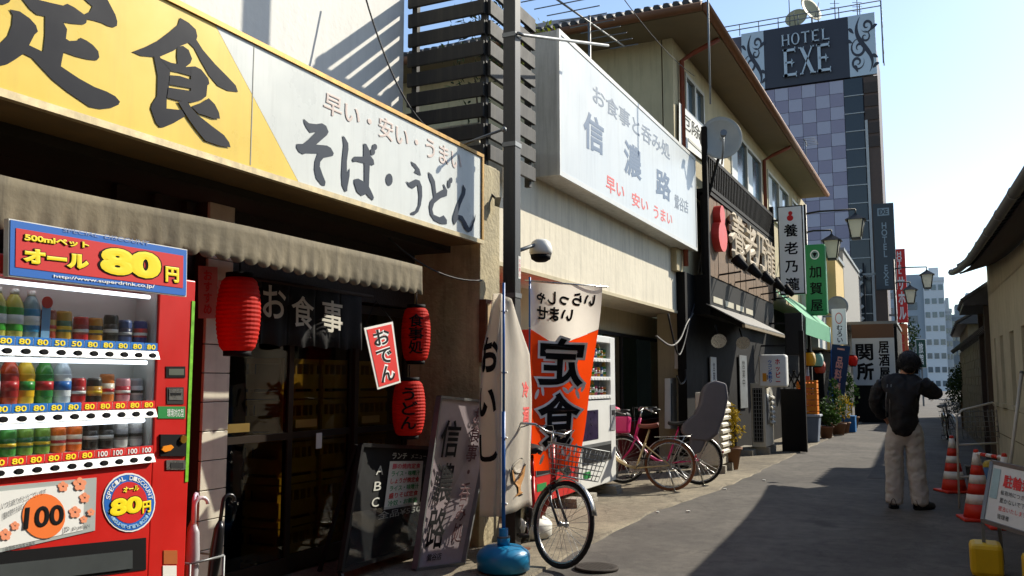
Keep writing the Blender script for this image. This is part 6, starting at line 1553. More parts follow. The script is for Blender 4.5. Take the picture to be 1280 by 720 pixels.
# roof rails, dishes and masts
rl2 = T('roof_railing', 'thin steel railing along the hotel roof edge', 'railing', (XH, 6, ztop))
for z in (ztop + .25, ztop + .6): MB().tube([(XH + .1, hy1 + 2, z), (XH + .1, hedge - .4, z)], .04, 5).build('rail', DULL, rl2)
for i in range(9): y = hy1 - (hy1 - hedge + .4) * i / 8; MB().tube([(XH + .1, y, ztop - .2), (XH + .1, y, ztop + .6)], .035, 5).build('post', DULL, rl2)
for z in (ztop - 3.4, ztop - 2.6, ztop - 1.7, ztop - .8): MB().tube([(XH + .1, hedge - .4, z), (XH + 1.2, hedge - .4, z)], .04, 5).build('side_rail', DULL, rl2)
MB().tube([(XH + .1, hedge - .4, ztop - 3.6), (XH + .1, hedge - .4, ztop + .6)], .05, 5).build('side_post', DULL, rl2)
for i, (px, py, rr, aim2) in enumerate(((995, 22, .75, (-.8, .1, .3)), (1014, 11, .95, (-.5, -.75, .3)))):
    c = PX(px, py, XH + 1.5); am = Vector(aim2).normalized(); u_ = am.cross(Vector((0, 0, 1))).normalized(); v_ = u_.cross(am)
    t = T('satellite_dish', ['smaller round satellite dish on the hotel roof', 'larger tilted satellite dish on the hotel roof'][i], 'satellite dish', (c.x, c.y, ztop))
    MB().grid(lambda u, v: c + (u_ * math.cos(2 * math.pi * u) + v_ * math.sin(2 * math.pi * u)) * rr * v - am * .2 * (1 - v * v), 24, 4).build('reflector', M('roof_dish', (170, 160, 124), .6), t, solid=.02)
    MB().tube([c - am * .2, (c.x + .2, c.y, c.z - .5), (c.x + .2, c.y, ztop - .2)], .06, 6).build('mount', DULL, t); MB().tube([c - v_ * rr * .9, c + am * .7], .03, 5).build('feed_arm', DULL, t)
for i, (px, hgt) in enumerate(((987, 3.4), (1044, 1.9), (1072, 1.4))):
    c = PX(px, 20, XH + .6); t = T('roof_mast', '%s antenna mast on the hotel roof' % ['tallest', 'crossbarred middle', 'short right-hand'][i], 'mast', (c.x, c.y, ztop - .2))
    MB().tube([(c.x, c.y, ztop - .2), (c.x, c.y, ztop + hgt)], .035, 5).build('mast', DULL, t)
    if i: 
        for k in range(4): MB().tube([(c.x, c.y - .3, ztop + hgt - .2 - .3 * k), (c.x, c.y + .3, ztop + hgt - .1 - .3 * k)], .02, 4).build('crossbar', DULL, t)
# vertical hotel signs
lb, q = lightbox('vertical_hotel_sign', 'tall dark vertical hotel sign with grey letters beside the hotel tower', 58.0, 1093, 1119, 254, 362, M('hotel_sign_black', (44, 50, 54), .5, var=.06), M('hotel_sign_black', (44, 50, 54), .5), depth=.5)
text('HOTEL EXE', rect(q, .36, .66, .04, .78), M('hotel_sign_grey', (120, 132, 138), .5, var=0), lb, vertical=True, bold=.02, lift=.01, space=.8)
panel('logo_print', MATS['hotel_sign_grey'], lb, rect(q, .2, .8, .86, .95), .01, .003); text('EXE', rect(q, .27, .73, .875, .935), MATS['hotel_sign_black'], lb, bold=.03, lift=.014)
MB().bar((58.3, q[0].y, q[0].z + 1), (58.3, hcol + .3, q[0].z + 1), .12, .12).bar((58.3, hcol + .3, q[0].z + 1), (60.2, hcol + .3, q[0].z + 1), .12, .12, (0, 1, 0)).build('bracket', DULL, lb)
HRED = M('hotel_red_sign', (214, 44, 40), .5, var=.05)
lb, q = lightbox('red_hotel_sign', 'tall red vertical sign with white letters far down the street', 66.0, 1120, 1133, 311, 403, HRED, HRED, depth=.4)
text('HOTEL', rect(q, .15, .7, .66, .97), WHITE_INK, lb, vertical=True, bold=.04, lift=.01, space=.8); text('サホル', rect(q, .12, .9, .03, .62), WHITE_INK, lb, vertical=True, bold=.04, lift=.01)
MB().bar((66.2, q[0].y, q[0].z + .5), (66.2, 4.0, q[0].z + .5), .15, .15).build('bracket', DULL, lb)
lb, q = lightbox('orange_sign', 'orange vertical sign under the red vertical sign', 66.0, 1120, 1135, 405, 456, M('orange_sign_face', (206, 110, 56), .5, var=.35, scale=2), HRED, depth=.3)
text('御宿泊', rect(q, .25, .75, .1, .9), RED_INK, lb, vertical=True, bold=.03, lift=.01)
lb, q = lightbox('dark_green_sign', 'dark green vertical sign far down the street above the person', 58.0, 1145, 1158, 424, 460, M('dark_green_face', (30, 70, 56), .5), WHITE, depth=.3)
text('旅館', rect(q, .25, .75, .1, .9), WHITE_INK, lb, vertical=True, bold=.02, lift=.01)
box('post', DULL, lb, 58.1, 58.2, q[0].y - .3, q[0].y - .2, 0, q[0].z)

# ================================================================= far buildings
def far_block(label, X, px0, px1, pytop, depth, m, rows, cols, side=False, name='office_building', winm=None, pysub=None):
    y1, y0 = PX(px0, 440, X).y, PX(px1, 440, X).y; z1 = PX(px0, pytop, X).z
    t = T(name, label, 'building', (X + depth / 2, (y0 + y1) / 2, 0))
    box('wall', m, t, X, X + depth, y0, y1, 0, z1); box('parapet', m, t, X - .1, X + depth + .1, y0 - .1, y1 + .1, z1 + .01, z1 + .6)
    wm = winm or WGL
    fh_ = z1 / rows; cw_ = (y1 - y0) / cols; src = None
    for r in range(rows):
        for c in range(cols):
            if src is None: src = box('window', wm, t, X - .06, X - .003, y0 + cw_ * .16, y0 + cw_ * .84, fh_ * .35, fh_ * .75)
            else: piece(src, t, (0, c * cw_, r * fh_))
    box('roof_hut', m, t, X + depth * .3, X + depth * .7, y0 + (y1 - y0) * .2, y0 + (y1 - y0) * .7, z1 + .61, z1 + 3)
    return t
FW = M('office_white', (206, 210, 212), .7, var=.05, scale=.2); FG = M('office_grey', (150, 160, 168), .7, var=.05, scale=.2)
XO = 150
t = far_block('pale grey-white office block at the end of the street', XO, 1158, 1184, 352, 25, FW, 8, 3)
y1, y0 = PX(1136, 440, XO).y, PX(1158, 440, XO).y; z1 = PX(1140, 352, XO).z
box('grey_wing', FG, t, XO + 1, XO + 20, y0 + .02, y1, 0, z1 + 1.2)  # plain grey wing left of the white block
for r in range(7): box('window', WGL, t, XO + .94, XO + .997, y0 + 1, y0 + 2.4, 2 + r * z1 / 8, 3.2 + r * z1 / 8)
far_block('narrow grey block right of the white office block', 170, 1183, 1192, 390, 20, FG, 6, 2)
far_block('low grey flats in the distance over the bush', 190, 1190, 1216, 397, 20, M('flats_grey', (130, 138, 142), .7), 5, 4)
far_block('distant pale block with a rooftop hut near the tiled eave', 210, 1203, 1236, 380, 25, M('pale_block', (176, 186, 194), .7), 6, 4)
far_block('bluish slab block behind the vertical hotel sign', 95, 1096, 1121, 362, 15, M('bluish_wall', (156, 170, 182), .7), 7, 2)
far_block('brick-coloured narrow block between the hotel signs', 105, 1112, 1123, 385, 12, M('pinkish_wall', (170, 140, 130), .7), 6, 1)
far_block('white upper block rising just behind the hotel edge', 75, 1094, 1110, 232, 6, FW, 12, 1)
fc = T('spiral_stair', 'zigzag steel fire stair at the foot of the hotel', 'staircase', (59, 3.6, 2))
for i in range(7):
    z = 3.4 + i * .75; a, b = PX(1066, 400, 59.2).y, PX(1080, 400, 59.2).y
    MB().bar((59.2, a, z), (59.2, b, z + .55), .25, .18).build('stair_flight', HB if i % 1 == 0 else DARK, fc)
for px in (1064, 1082): y = PX(px, 400, 59.2).y; MB().tube([(59.3, y, 0), (59.3, y, 8.9)], .06, 5).build('post', DARK, fc)

# ================================================================= street lamps
def street_lamp(label, X, pxp, arms, zt_):
    yp = PX(pxp, 400, X).y
    t = T('street_lamp', label, 'street lamp', (X, yp, 0), 0, 'lantern street lamps')
    PM = M('dark_lamp_post', (52, 50, 46), .5, .4, var=.15)
    MB().tube([(X, yp, 0), (X, yp, 1.0), (X, yp, 1.05), (X, yp, zt_)], [.09, .09, .055, .045], 10).build('post', PM, t)
    MB().lathe([(.12, 0), (.12, .2), (.09, .24)], (X, yp, 0), 12).build('plinth', PM, t)
    for (px, py, out) in arms:
        c = PX(px, py, X)
        c.x += out
        s = .92
        ztop_ = c.z + .40
        arm = MB().tube([(X, yp, ztop_ + .1), (X + out * .2, yp + (c.y - yp) * .3, ztop_ + .14), (c.x, c.y, ztop_ + .12)], .028, 6).build('arm', PM, t)
        MB().tube([(c.x, c.y, ztop_ + .13), (c.x, c.y, ztop_ - .02)], .02, 6).build('hanger', PM, arm)
        roof = MB(); bt = .30 * s; zb_ = c.z + .2
        roof.add([(c.x - bt, c.y - bt, zb_), (c.x + bt, c.y - bt, zb_), (c.x + bt, c.y + bt, zb_), (c.x - bt, c.y + bt, zb_), (c.x - .06, c.y - .06, zb_ + .16), (c.x + .06, c.y - .06, zb_ + .16), (c.x + .06, c.y + .06, zb_ + .16), (c.x - .06, c.y + .06, zb_ + .16), (c.x, c.y, zb_ + .24)],
                 [(0, 3, 2, 1), (0, 1, 5, 4), (1, 2, 6, 5), (2, 3, 7, 6), (3, 0, 4, 7), (4, 5, 8), (5, 6, 8), (6, 7, 8), (7, 4, 8)])
        roof.build('lantern_roof', PM, t)
        gl = M('lantern_opal_glass', (222, 220, 204), .3, var=.04, trans=.45)
        a_, b_ = .23 * s, .14 * s
        L0 = [Vector((c.x - b_, c.y - b_, c.z - .30)), Vector((c.x + b_, c.y - b_, c.z - .30)), Vector((c.x + b_, c.y + b_, c.z - .30)), Vector((c.x - b_, c.y + b_, c.z - .30))]
        L1 = [Vector((c.x - a_, c.y - a_, zb_ - .003)), Vector((c.x + a_, c.y - a_, zb_ - .003)), Vector((c.x + a_, c.y + a_, zb_ - .003)), Vector((c.x - a_, c.y + a_, zb_ - .003))]
        for i in range(4):
            j = (i + 1) % 4; MB().quad(L0[i], L0[j], L1[j], L1[i]).build('lantern_pane', gl, t)
            MB().tube([L0[i], L1[i]], .022, 5).build('lantern_bar', PM, t)
        MB().hexa([p + Vector((0, 0, -.05)) for p in L0], L0).build('lantern_base', PM, t)
street_lamp('nearer street lamp with two lanterns behind the green sign', 26.6, 1011, ((1040, 310, 0.0), (1070, 284, 0.0)), 6.6)
street_lamp('farther street lamp with two lanterns above the sign wall', 38.0, 1120, ((1138, 369, 0.0), (1159, 350, 0.0)), 6.3)

# ================================================================= old house on the right
RA, RBp = Vector((2.0, -1.40, 0)), Vector((17.0, -.93, 0))
RDv = (RBp - RA).normalized(); RN = Vector((-RDv.y, RDv.x, 0))               # RN points to the street
def rp(s, z, out=0.0): return RA + RDv * s + RN * out + Vector((0, 0, z))
RL = (RBp - RA).length
def ez(s): return 2.88 + .22 * (s / RL) + .20 * max(0, (s - RL + 5) / 5) ** 2
OLDW = M('old_beige_render', (190, 183, 156), .9, var=.2, scale=1.5, bump=.3, streak=.4)
oh = T('old_house', 'old beige rendered house with tiled eave on the right of the alley', 'house', (9, -2, 0))
def oblk(s0, s1, z0, z1, o0, o1, nm, m): return MB().hexa([rp(s0, z0, o1), rp(s1, z0, o1), rp(s1, z0, o0), rp(s0, z0, o0)], [rp(s0, z1, o1), rp(s1, z1, o1), rp(s1, z1, o0), rp(s0, z1, o0)]).build(nm, m, oh)
ps_ = [(10.55, 10.95), (11.75, 12.25), (13.1, 13.55), (14.15, 14.45)]
cur = 0
for s0, s1 in ps_:
    oblk(cur, s0, 0, 2.9, -.2, 0, 'wall_panel', OLDW); oblk(s0, s1, 0, 1.12, -.2, 0, 'wall_panel', OLDW); oblk(s0, s1, 2.15, 2.9, -.2, 0, 'wall_panel', OLDW)
    w = oblk(s0, s1, 1.121, 2.149, -.16, -.1, 'window', M('dusty_window', (78, 70, 54), .4, var=.3))
    for k in range(3): x = s0 + (s1 - s0) * (k + 1) / 4; MB().bar(rp(x, 1.13, -.06), rp(x, 2.14, -.06), .03, .03, RN).build('window_bar', OLDW, w)
    oblk(s0 - .04, s1 + .04, 1.06, 1.119, .001, .06, 'sill', OLDW)
    cur = s1
oblk(cur, RL, 0, 2.95, -.2, 0, 'wall_panel', OLDW)
uw = MB().grid(lambda u, v: rp(u * RL, 2.88 + (ez(u * RL) + .12 - 2.88) * v, -.01), 30, 1).build('upper_wall', OLDW, oh, solid=.02)
for z in (.62, 1.04): oblk(0, RL, z, z + .012, .001, .004, 'wall_joint', M('joint_dark', (92, 82, 62), .9))
e = rp(RL, 0)
MB().hexa([e, rp(RL, 0, -.2), rp(RL, 0, -5), rp(RL - .2, 0, -5)], [rp(RL, 3.4), rp(RL, 3.4, -.2), rp(RL, 3.4, -5), rp(RL - .2, 3.4, -5)]).build('end_wall', OLDW, oh)
# roof: slopes up away from the street, eave curves up a little at the far end
DTILE = M('dark_roof_tile', (58, 58, 60), .55, var=.25); DWD = M('dark_eave_wood', (54, 44, 36), .8, var=.25)
OE = .47
rf2 = MB().grid(lambda u, v: rp(u * (RL + .12), ez(u * RL) + .10 + v * 1.5, OE - v * 4.2), 40, 6).build('roof', DTILE, oh, solid=.06)
for i in range(62):
    s = .2 + i * .25
    if s < RL + .1: MB().tube([rp(s, ez(min(s, RL)) + .12, OE - .03), rp(s, ez(min(s, RL)) + .12 + .5, OE - 1.4)], .06, 6).build('tile_roll', DTILE, rf2)
MB().grid(lambda u, v: rp(u * (RL + .08), ez(u * RL) + .02 + .12 * v, OE - .06 - v * (OE - .06)), 40, 2).build('eave_boards', DWD, rf2, solid=.03)
gp = [rp(i / 30 * (RL + .12), ez(i / 30 * RL) + .045, OE + .04) for i in range(31)]
gut = MB().tube(gp, .05, 8).build('gutter', M('dark_grey_gutter', (74, 74, 72), .5, .2, var=.15), rf2)
for i in range(14): s = .6 + i * 1.15; MB().tube([rp(s - .03, ez(s) + .045, OE + .04), rp(s + .03, ez(s) + .045, OE + .04)], .056, 8).build('gutter_band', DULL, rf2)

# ================================================================= boundary wall, bush and roofs beyond
BW = M('old_block_wall', (112, 104, 88), .9, var=.25, bump=.3, streak=.4)
gw = T('garden_wall', 'old garden wall with a tiled coping beyond the beige house', 'wall', (24, -1.2, 0))
src = None; k = 0
for row in range(12):
    for i in range(22):
        x = 17.6 + i * .61 + (.3 if row % 2 else 0)
        b = None
        if src is None: src = MB().box(17.6, 18.2, -1.18, -.98, 0.0, .19).build('block', BW, gw, bevel=.006)
        else: piece(src, gw, (x - 17.6, .012 * i * .61 + random.uniform(-.004, .004), row * .195))
for i in range(44):
    x = 17.6 + i * .31
    MB().tube([(x, -.86 + .0197 * (x - 17.6), 2.36), (x, -1.06 + .0197 * (x - 17.6), 2.52), (x, -1.26 + .0197 * (x - 17.6), 2.36)], .07, 6).build('coping_tile', DTILE, gw)
wh = T('far_house', 'dark old house with tiled roof behind the garden wall', 'house', (30, -3, 0))
box('wall', BW, wh, 33, 42, -4.5, -1.15, 0, 3.4)
MB().prism([(32.6, -.85, 3.35), (32.6, -4.8, 3.35), (32.6, -2.9, 4.6)], (10, 0, 0)).build('roof', DTILE, wh)
for i in range(9): MB().tube([(32.8 + i * 1.1, -.8, 3.38), (32.8 + i * 1.1, -2.8, 4.62)], .07, 6).build('tile_roll', DTILE, wh)
bush('garden_tree', 'dark bushy evergreen leaning over the garden wall', (31.0, -.85, 0), [((0, .05, 1.1), (.6, .4, .7)), ((.7, 0, 1.5), (.7, .4, .5)), ((-.6, -.2, 1.7), (.7, .4, .45)), ((1.5, .1, 1.0), (.6, .4, .7))], 620, .05, LEAFD, 4, cat='tree', stemr=.06)
bush('garden_tree', 'brownish bush spilling over the tiled coping near the beige house', (20.5, -1.6, 0), [((0, .1, 2.6), (.9, .45, .35)), ((-1.2, 0, 2.7), (.8, .4, .35)), ((1.3, .1, 2.5), (.8, .4, .3))], 460, .06, M('dry_leaf', (70, 54, 34), .8, var=.5, trans=.2, spec=.1), 4, cat='tree', stemr=.05)
bush('street_tree', 'olive street tree at the end of the alley right of the lamp', (88, 2.2, 0), [((0, 0, 5.2), (1.6, 1.6, 2.4)), ((.5, .8, 4), (1.4, 1.4, 1.5))], 360, .22, LEAFD, 3, cat='tree', stemr=.2)

# ================================================================= bicycle, rack, cones and notice on the right
p = PG(1186, 553)
bicycle('black bicycle with a front basket parked by the beige house', (p.x + 1.0, -.28, 0), R(186), M('black_frame_paint', (24, 24, 26), .35, .2), steer=R(12), lean=R(6), basket='wire')
CONER = M('cone_red', (196, 44, 22), .55, var=.12); CONEW = M('cone_white_band', (214, 210, 200), .45, var=.08)
def cone(label, x, y, h=.68, rz=.2):
    t = T('traffic_cone', label, 'traffic cone', (x, y, .002), rz, 'red and white traffic cones')
    rb, rt = .155, .028
    rr = lambda z: rb + (rt - rb) * (z - .03) / (h - .03)
    MB().box(-.19, .19, -.19, .19, 0, .03).build('base', CONER, t, False, bevel=.012)
    zs = [.03, .17, .27, .38, .47, .57, h]
    for i in range(6): MB().lathe([(rr(zs[i]) + .001 * (i % 2), zs[i]), (rr(zs[i + 1]) + .001 * (i % 2), zs[i + 1])], n=22).build('white_band' if i % 2 else 'red_band', CONEW if i % 2 else CONER, t, False)
    MB().lathe([(rt, h), (rt * .8, h + .03), (.012, h + .035)], n=14).build('tip', CONER, t, False)
    return t
p = PG(1222, 650); cone('nearest red and white traffic cone against the beige wall', p.x, p.y - .02, .70)
p = PG(1193, 615); cone('red and white traffic cone partly behind the white folding rack', p.x, p.y, .70, .5)
p = PG(1245, 640); cone('red and white traffic cone half hidden by the notice board', 10.2, -.62, .70, .1)
cbz = T('cone_bar', 'white and red striped bar hooked between two traffic cones', 'barrier bar', (10.4, -.5, .66))
a, b = Vector((10.67, -.39, .69)), Vector((10.2, -.62, .69))
for i in range(5): MB().tube([a.lerp(b, i / 5), a.lerp(b, (i + 1) / 5)], .02, 8).build('bar_segment', CONER if i % 2 else CONEW, cbz)
# white folding clothes rack / barricade
wr = T('folding_rack', 'white tubular folding rack leaning by the traffic cones', 'rack', (11.6, -.45, 0))
WT_ = M('chalky_white_tube', (196, 190, 176), .5, var=.15)
def rk(pts): MB().tube([P_ for P_ in pts], .012, 7).build('tube_frame', WT_, wr)
A = lambda px, py, z: None
for (dx, dy) in ((0, 0),):
    x, y = 11.55 + dx, -.22 + dy
    rk([(x, y, 0), (x, y - .02, 1.05), (x + .05, y - .08, 1.12), (x + .5, y - .42, 1.20), (x + .56, y - .46, 1.14), (x + .56, y - .46, 0)])
    rk([(x, y, .35), (x + .56, y - .46, .35)]); rk([(x, y - .01, .72), (x + .56, y - .46, .72)])
for i in range(0): rk([(11.6 + .1 * i, -.26 - .08 * i, 1.13 + .015 * i), (11.86 + .1 * i, -.64 - .08 * i, 1.13 + .015 * i)])
nt = T('wire_net', 'grey wire net hung on the white folding rack', 'net', (11.8, -.5, .75))
m = MB()
for i in range(9): m.tube([(11.62 + .06 * i, -.28 - .05 * i, 1.12), (11.62 + .06 * i, -.30 - .05 * i, .78)], .004, 4)
for i in range(6): m.tube([(11.62, -.29, .80 + .06 * i), (12.1, -.69, .80 + .06 * i)], .004, 4)
m.build('mesh_wires', DULL, nt)
lp_ = T('leaning_pole', 'pale timber pole leaning on the beige wall behind the rack', 'pole', (12.6, -.9, 0))
MB().tube([(12.5, -.75, 0), (12.9, -1.03, 1.55)], .022, 8).build('shaft', WT_, lp_); MB().tube([(12.9, -1.03, 1.55), (12.91, -1.037, 1.58)], .024, 8).build('end_cap', DULL, lp_)
tr_ = T('rubbish_bag', 'blue and yellow plastic bundle inside the folding rack', 'bag', (11.9, -.55, .002))
MB().ball((0, 0, .22), .19, .17, .24, 12).build('bag', M('blue_bag', (60, 96, 130), .5, var=.3, bump=.5), tr_, False); MB().ball((.04, -.02, .46), .09, .08, .07, 10).build('wrap', M('yellow_wrap', (190, 160, 50), .5, var=.2), tr_, False)
for i, (x, y, c, l) in enumerate(((13.3, -.55, (150, 40, 34), 'small red can-shaped bin behind the folding rack'), (13.9, -.5, (92, 96, 96), 'grey bucket on the ground beside the parked black bicycle'))):
    t = T('bucket', l, 'bucket', (x, y, .002)); MB().lathe([(.11, 0), (.14, .3), (.15, .3), (.15, .28)], n=16).build('body', M('bucket_%d' % i, c, .5), t, False); MB().tube([(-.14, 0, .29), (-.06, 0, .36), (.06, 0, .36), (.14, 0, .29)], .006, 5).build('handle', DULL, t, False)
# A-frame notice on yellow feet
nb2 = T('notice_stand', 'white no-parking notice board on yellow feet at the lower right', 'notice', (7.9, -.55, 0))
tl, tr2, br2, bl2 = (1243, 597), (1300, 636), (1275, 735), (1222, 684)
Xn = 7.75
bl3 = Vector((7.72, -.30, .40)); br3 = Vector((7.30, -.62, .36)); up3 = Vector((.28, -.10, .42))
nq2 = [bl3, br3, br3 + up3, bl3 + up3]
panel('board', M('notice_white', (206, 206, 200), .5, var=.1, scale=6), nb2, nq2, 0, .012)
for a, b in ((0, 1), (1, 2), (2, 3), (3, 0)): MB().bar(nq2[a], nq2[b], .025, .03, (0, 0, 1)).build('frame_bar', DULL, nb2)
text('駐輪禁止', rect(nq2, .28, .97, .62, .84), RED_INK, nb2, bold=.03, lift=.004)
for i, s in enumerate(('私有地につき自転車', '置かないで下さい。', '撤去いたします', '管理者')): text(s, rect(nq2, .26, .26 + .66 * len(s) / 9, .49 - i * .13, .57 - i * .13), INK if i != 2 else RED_INK, nb2, lift=.004)
panel('faded_print', M('faded_teal', (150, 176, 176), .6, var=.3), nb2, rect(nq2, .06, .2, .4, .9), .004, .002)
YF = M('yellow_foot_plastic', (216, 176, 24), .5, var=.12)
for q in (nq2[0], nq2[1]):
    MB().bar(q, (q.x - .02, q.y, .1), .025, .025).build('leg', DULL, nb2); MB().box(q.x - .14, q.x + .14, q.y - .12, q.y + .10, .0, .24).build('weight_foot', YF, nb2, bevel=.035)
for q in (nq2[3], nq2[2]): MB().bar(q, (q.x + .25, q.y - .05, .0), .025, .025).build('leg', DULL, nb2)

# ================================================================= person
def skin(name, pts, edges, mat, parent, sub=2, root=0, fold=None):
    me = bpy.data.meshes.new(name); me.from_pydata([p[:3] for p in pts], edges, [])
    o = bpy.data.objects.new(name, me); COL.objects.link(o); o.parent = parent
    me.materials.append(mat)
    o.modifiers.new('skin', 'SKIN')
    if not me.skin_vertices: 
        bpy.context.view_layer.objects.active = o
    for i, v in enumerate(me.skin_vertices[0].data):
        r = pts[i][3]; v.radius = r if isinstance(r, tuple) else (r, r); v.use_root = (i == root)
    o.modifiers['skin'].use_smooth_shade = True
    s = o.modifiers.new('sub', 'SUBSURF'); s.levels = sub; s.render_levels = sub
    if fold:
        tx = bpy.data.textures.new(name, 'CLOUDS'); tx.noise_scale = fold[1]; tx.noise_depth = 3
        d = o.modifiers.new('folds', 'DISPLACE'); d.texture = tx; d.strength = fold[0]; d.mid_level = .5; d.texture_coords = 'LOCAL'
    return o
gp_ = PG(1135, 636)
pe = T('person', 'person in black jacket and pale trousers seen from behind, hand at face', 'person', (gp_.x, gp_.y, 0), R(-4))
SKINM = M('skin', (190, 138, 108), .55, var=.08); JACK = M('black_jacket', (20, 20, 23), .75, var=.2, scale=7, bump=.35, bscale=16); TROU = M('pale_grey_trousers', (176, 172, 164), .85, var=.12, scale=4, bump=.45, bscale=9)
HAIR = M('black_hair', (16, 13, 12), .5, var=.3, scale=40, bump=.6, bscale=90); SHOE = M('dark_shoe', (30, 29, 30), .6, var=.15)
# x is the way he faces (away from the camera), y is his left
Lsh, Rsh = (-.01, .20, 1.43), (-.01, -.20, 1.43)
Lel, Rel = (-.02, .315, 1.20), (.03, -.375, 1.28)
Lwr, Rwr = (.15, .22, 1.02), (.20, -.16, 1.47)
HX, HY = .05, -.08
body = [(0, 0, .95, (.13, .10)), (0, 0, 1.15, (.14, .10)), (0, 0, 1.36, (.15, .10)), (0, 0, 1.47, .06), (.02, -.04, 1.53, .055), (HX, HY, 1.61, (.078, .088)), (HX, HY, 1.69, (.085, .098)), (HX - .01, HY, 1.765, (.055, .065)),
        (*Lsh, .055), (*Lel, .042), (*Lwr, .028), (*Rsh, .055), (*Rel, .042), (*Rwr, .028),
        (0, .095, .88, .09), (.015, .135, .50, .062), (-.01, .15, .10, .042), (.02, -.095, .88, .09), (.03, -.115, .50, .062), (-.01, -.135, .10, .042),
        (HX + .10, HY, 1.635, .014), (HX, HY + .095, 1.64, .014), (HX, HY - .095, 1.64, .014)]
ed = [(0, 1), (1, 2), (2, 3), (3, 4), (4, 5), (5, 6), (6, 7), (2, 8), (8, 9), (9, 10), (2, 11), (11, 12), (12, 13), (0, 14), (14, 15), (15, 16), (0, 17), (17, 18), (18, 19), (5, 20), (5, 21), (5, 22)]
def hand(w, d, side, curl):        # palm and five fingers appended to the body graph; w wrist index
    w0 = Vector(body[w][:3]); d = Vector(d).normalized(); s = Vector(side).normalized(); n = d.cross(s).normalized() * curl
    i0 = len(body); pm = w0 + d * .06
    body.append((*pm, (.030, .018))); ed.append((w, i0))
    for k, (off, ln) in enumerate(((-.028, .068), (-.009, .078), (.010, .074), (.028, .058))):
        a = pm + d * .035 + s * off; b = a + d * ln * .55 + n * .008; c = b + d * ln * .35 + n * .028
        j = len(body); body.extend([(*a, .0095), (*b, .009), (*c, .0075)]); ed.extend([(i0, j), (j, j + 1), (j + 1, j + 2)])
    a = pm - d * .015 - s * .034; b = a + d * .035 - s * .018 + n * .012; j = len(body)
    body.extend([(*a, .0105), (*b, .0085)]); ed.extend([(i0, j), (j, j + 1)])
hand(10, (.75, -.35, -.5), (0, .6, -.5), 1); hand(13, (-.25, .75, .75), (.7, .2, 0), -1)
skin('body', body, ed, SKINM, pe)
skin('jacket', [(0, 0, .80, (.24, .17)), (0, 0, 1.02, (.25, .17)), (0, 0, 1.26, (.25, .17)), (0, -.005, 1.42, (.19, .14)), (.01, -.03, 1.53, (.09, .09)),
                (*Lsh, .105), (*Lel, .085), (Lwr[0], Lwr[1], Lwr[2], .062), (*Rsh, .105), (*Rel, .088), (Rwr[0] - .02, Rwr[1] - .03, Rwr[2] - .02, .06), (-.01, .265, 1.33, .098), (.0, -.285, 1.36, .098)],
     [(0, 1), (1, 2), (2, 3), (3, 4), (3, 5), (5, 11), (11, 6), (6, 7), (3, 8), (8, 12), (12, 9), (9, 10)], JACK, pe, sub=4, fold=(.05, .09))
skin('trousers', [(0, 0, 1.06, (.19, .14)), (0, 0, .88, (.215, .155)), (0, .11, .78, .118), (.01, .12, .60, .112), (.015, .125, .45, .106), (.0, .13, .25, .102), (-.005, .14, .10, .104), (-.005, .14, .03, .102), (.02, -.105, .78, .118), (.03, -.10, .60, .112), (.03, -.105, .45, .106), (.01, -.12, .25, .102), (0, -.13, .10, .104), (0, -.135, .03, .102)],
     [(0, 1), (1, 2), (2, 3), (3, 4), (4, 5), (5, 6), (6, 7), (1, 8), (8, 9), (9, 10), (10, 11), (11, 12), (12, 13)], TROU, pe, sub=4, fold=(.035, .07))
for s, dy, rot in ((.15, .0, .1), (-.14, -.0, -.55)):
    c, sn = math.cos(rot), math.sin(rot)
    mb = MB()
    for (x, w, h) in ((-.09, .04, .075), (-.02, .05, .10), (.08, .052, .075), (.16, .045, .05), (.20, .02, .03)):
        pass
    def sh(u, v, s=s, c=c, sn=sn):
        x = -.10 + .31 * u; w = .055 * math.sin(math.pi * min(max(u, .06), .94)) ** .35; h = (.105 - .075 * max(0, u - .3)) ; a = math.pi * v
        px_, py_ = x, w * math.cos(a); return Vector((px_ * c - py_ * sn, s + px_ * sn + py_ * c, .012 + h * math.sin(a)))
    mb.grid(sh, 12, 8); mb.build('shoe', SHOE, pe, False, solid=.006)
    MB().prism([Vector(((-.11 + .33 * (1 - math.cos(t)) / 2) * c - (.058 * math.sin(t)) * sn, s + (-.11 + .33 * (1 - math.cos(t)) / 2) * sn + .058 * math.sin(t) * c, .0)) for t in [k * math.pi / 10 for k in range(20)]], (0, 0, .02)).build('shoe_sole', INK, pe, False)
# hair: a cap of short tufts round the back of the head
rnd = random.Random(3); HC = Vector((HX - .012, HY, 1.70)); hm = MB().ball(HC, .104, .102, .112, 18)
hm.ball(HC + Vector((-.03, 0, -.085)), .075, .085, .07, 14)
hm.v = [HC + (v - HC) * rnd.uniform(.92, 1.05) - Vector((.03 if v.z < HC.z - .05 else 0, 0, 0)) for v in hm.v]
for k in range(2600):
    a, b = rnd.uniform(0, 2 * math.pi), rnd.uniform(-.55, 1.0)
    d = Vector((math.cos(a) * math.sqrt(1 - b * b * .98), math.sin(a) * math.sqrt(1 - b * b * .98), b))
    if d.x > .5 and b < .35: continue
    q = HC + Vector((d.x * .108, d.y * .106, d.z * .114)); t_ = Vector((d.y, -d.x, -.9)).normalized() if rnd.random() < .5 else Vector((-d.y, d.x, -.9)).normalized()
    s_ = d.cross(t_).normalized() * .006
    L_ = rnd.uniform(.04, .095); hm.add([q - s_ * 1.4, q + s_ * 1.4, q + t_ * L_ + d * rnd.uniform(.004, .036)], [(0, 1, 2)])
hm.build('hair', HAIR, pe, False)
for s in (.034, -.034): MB().ball((HX + .075, HY + s, 1.665), .012, .014, .010, 10).build('eye', INK, pe, False)
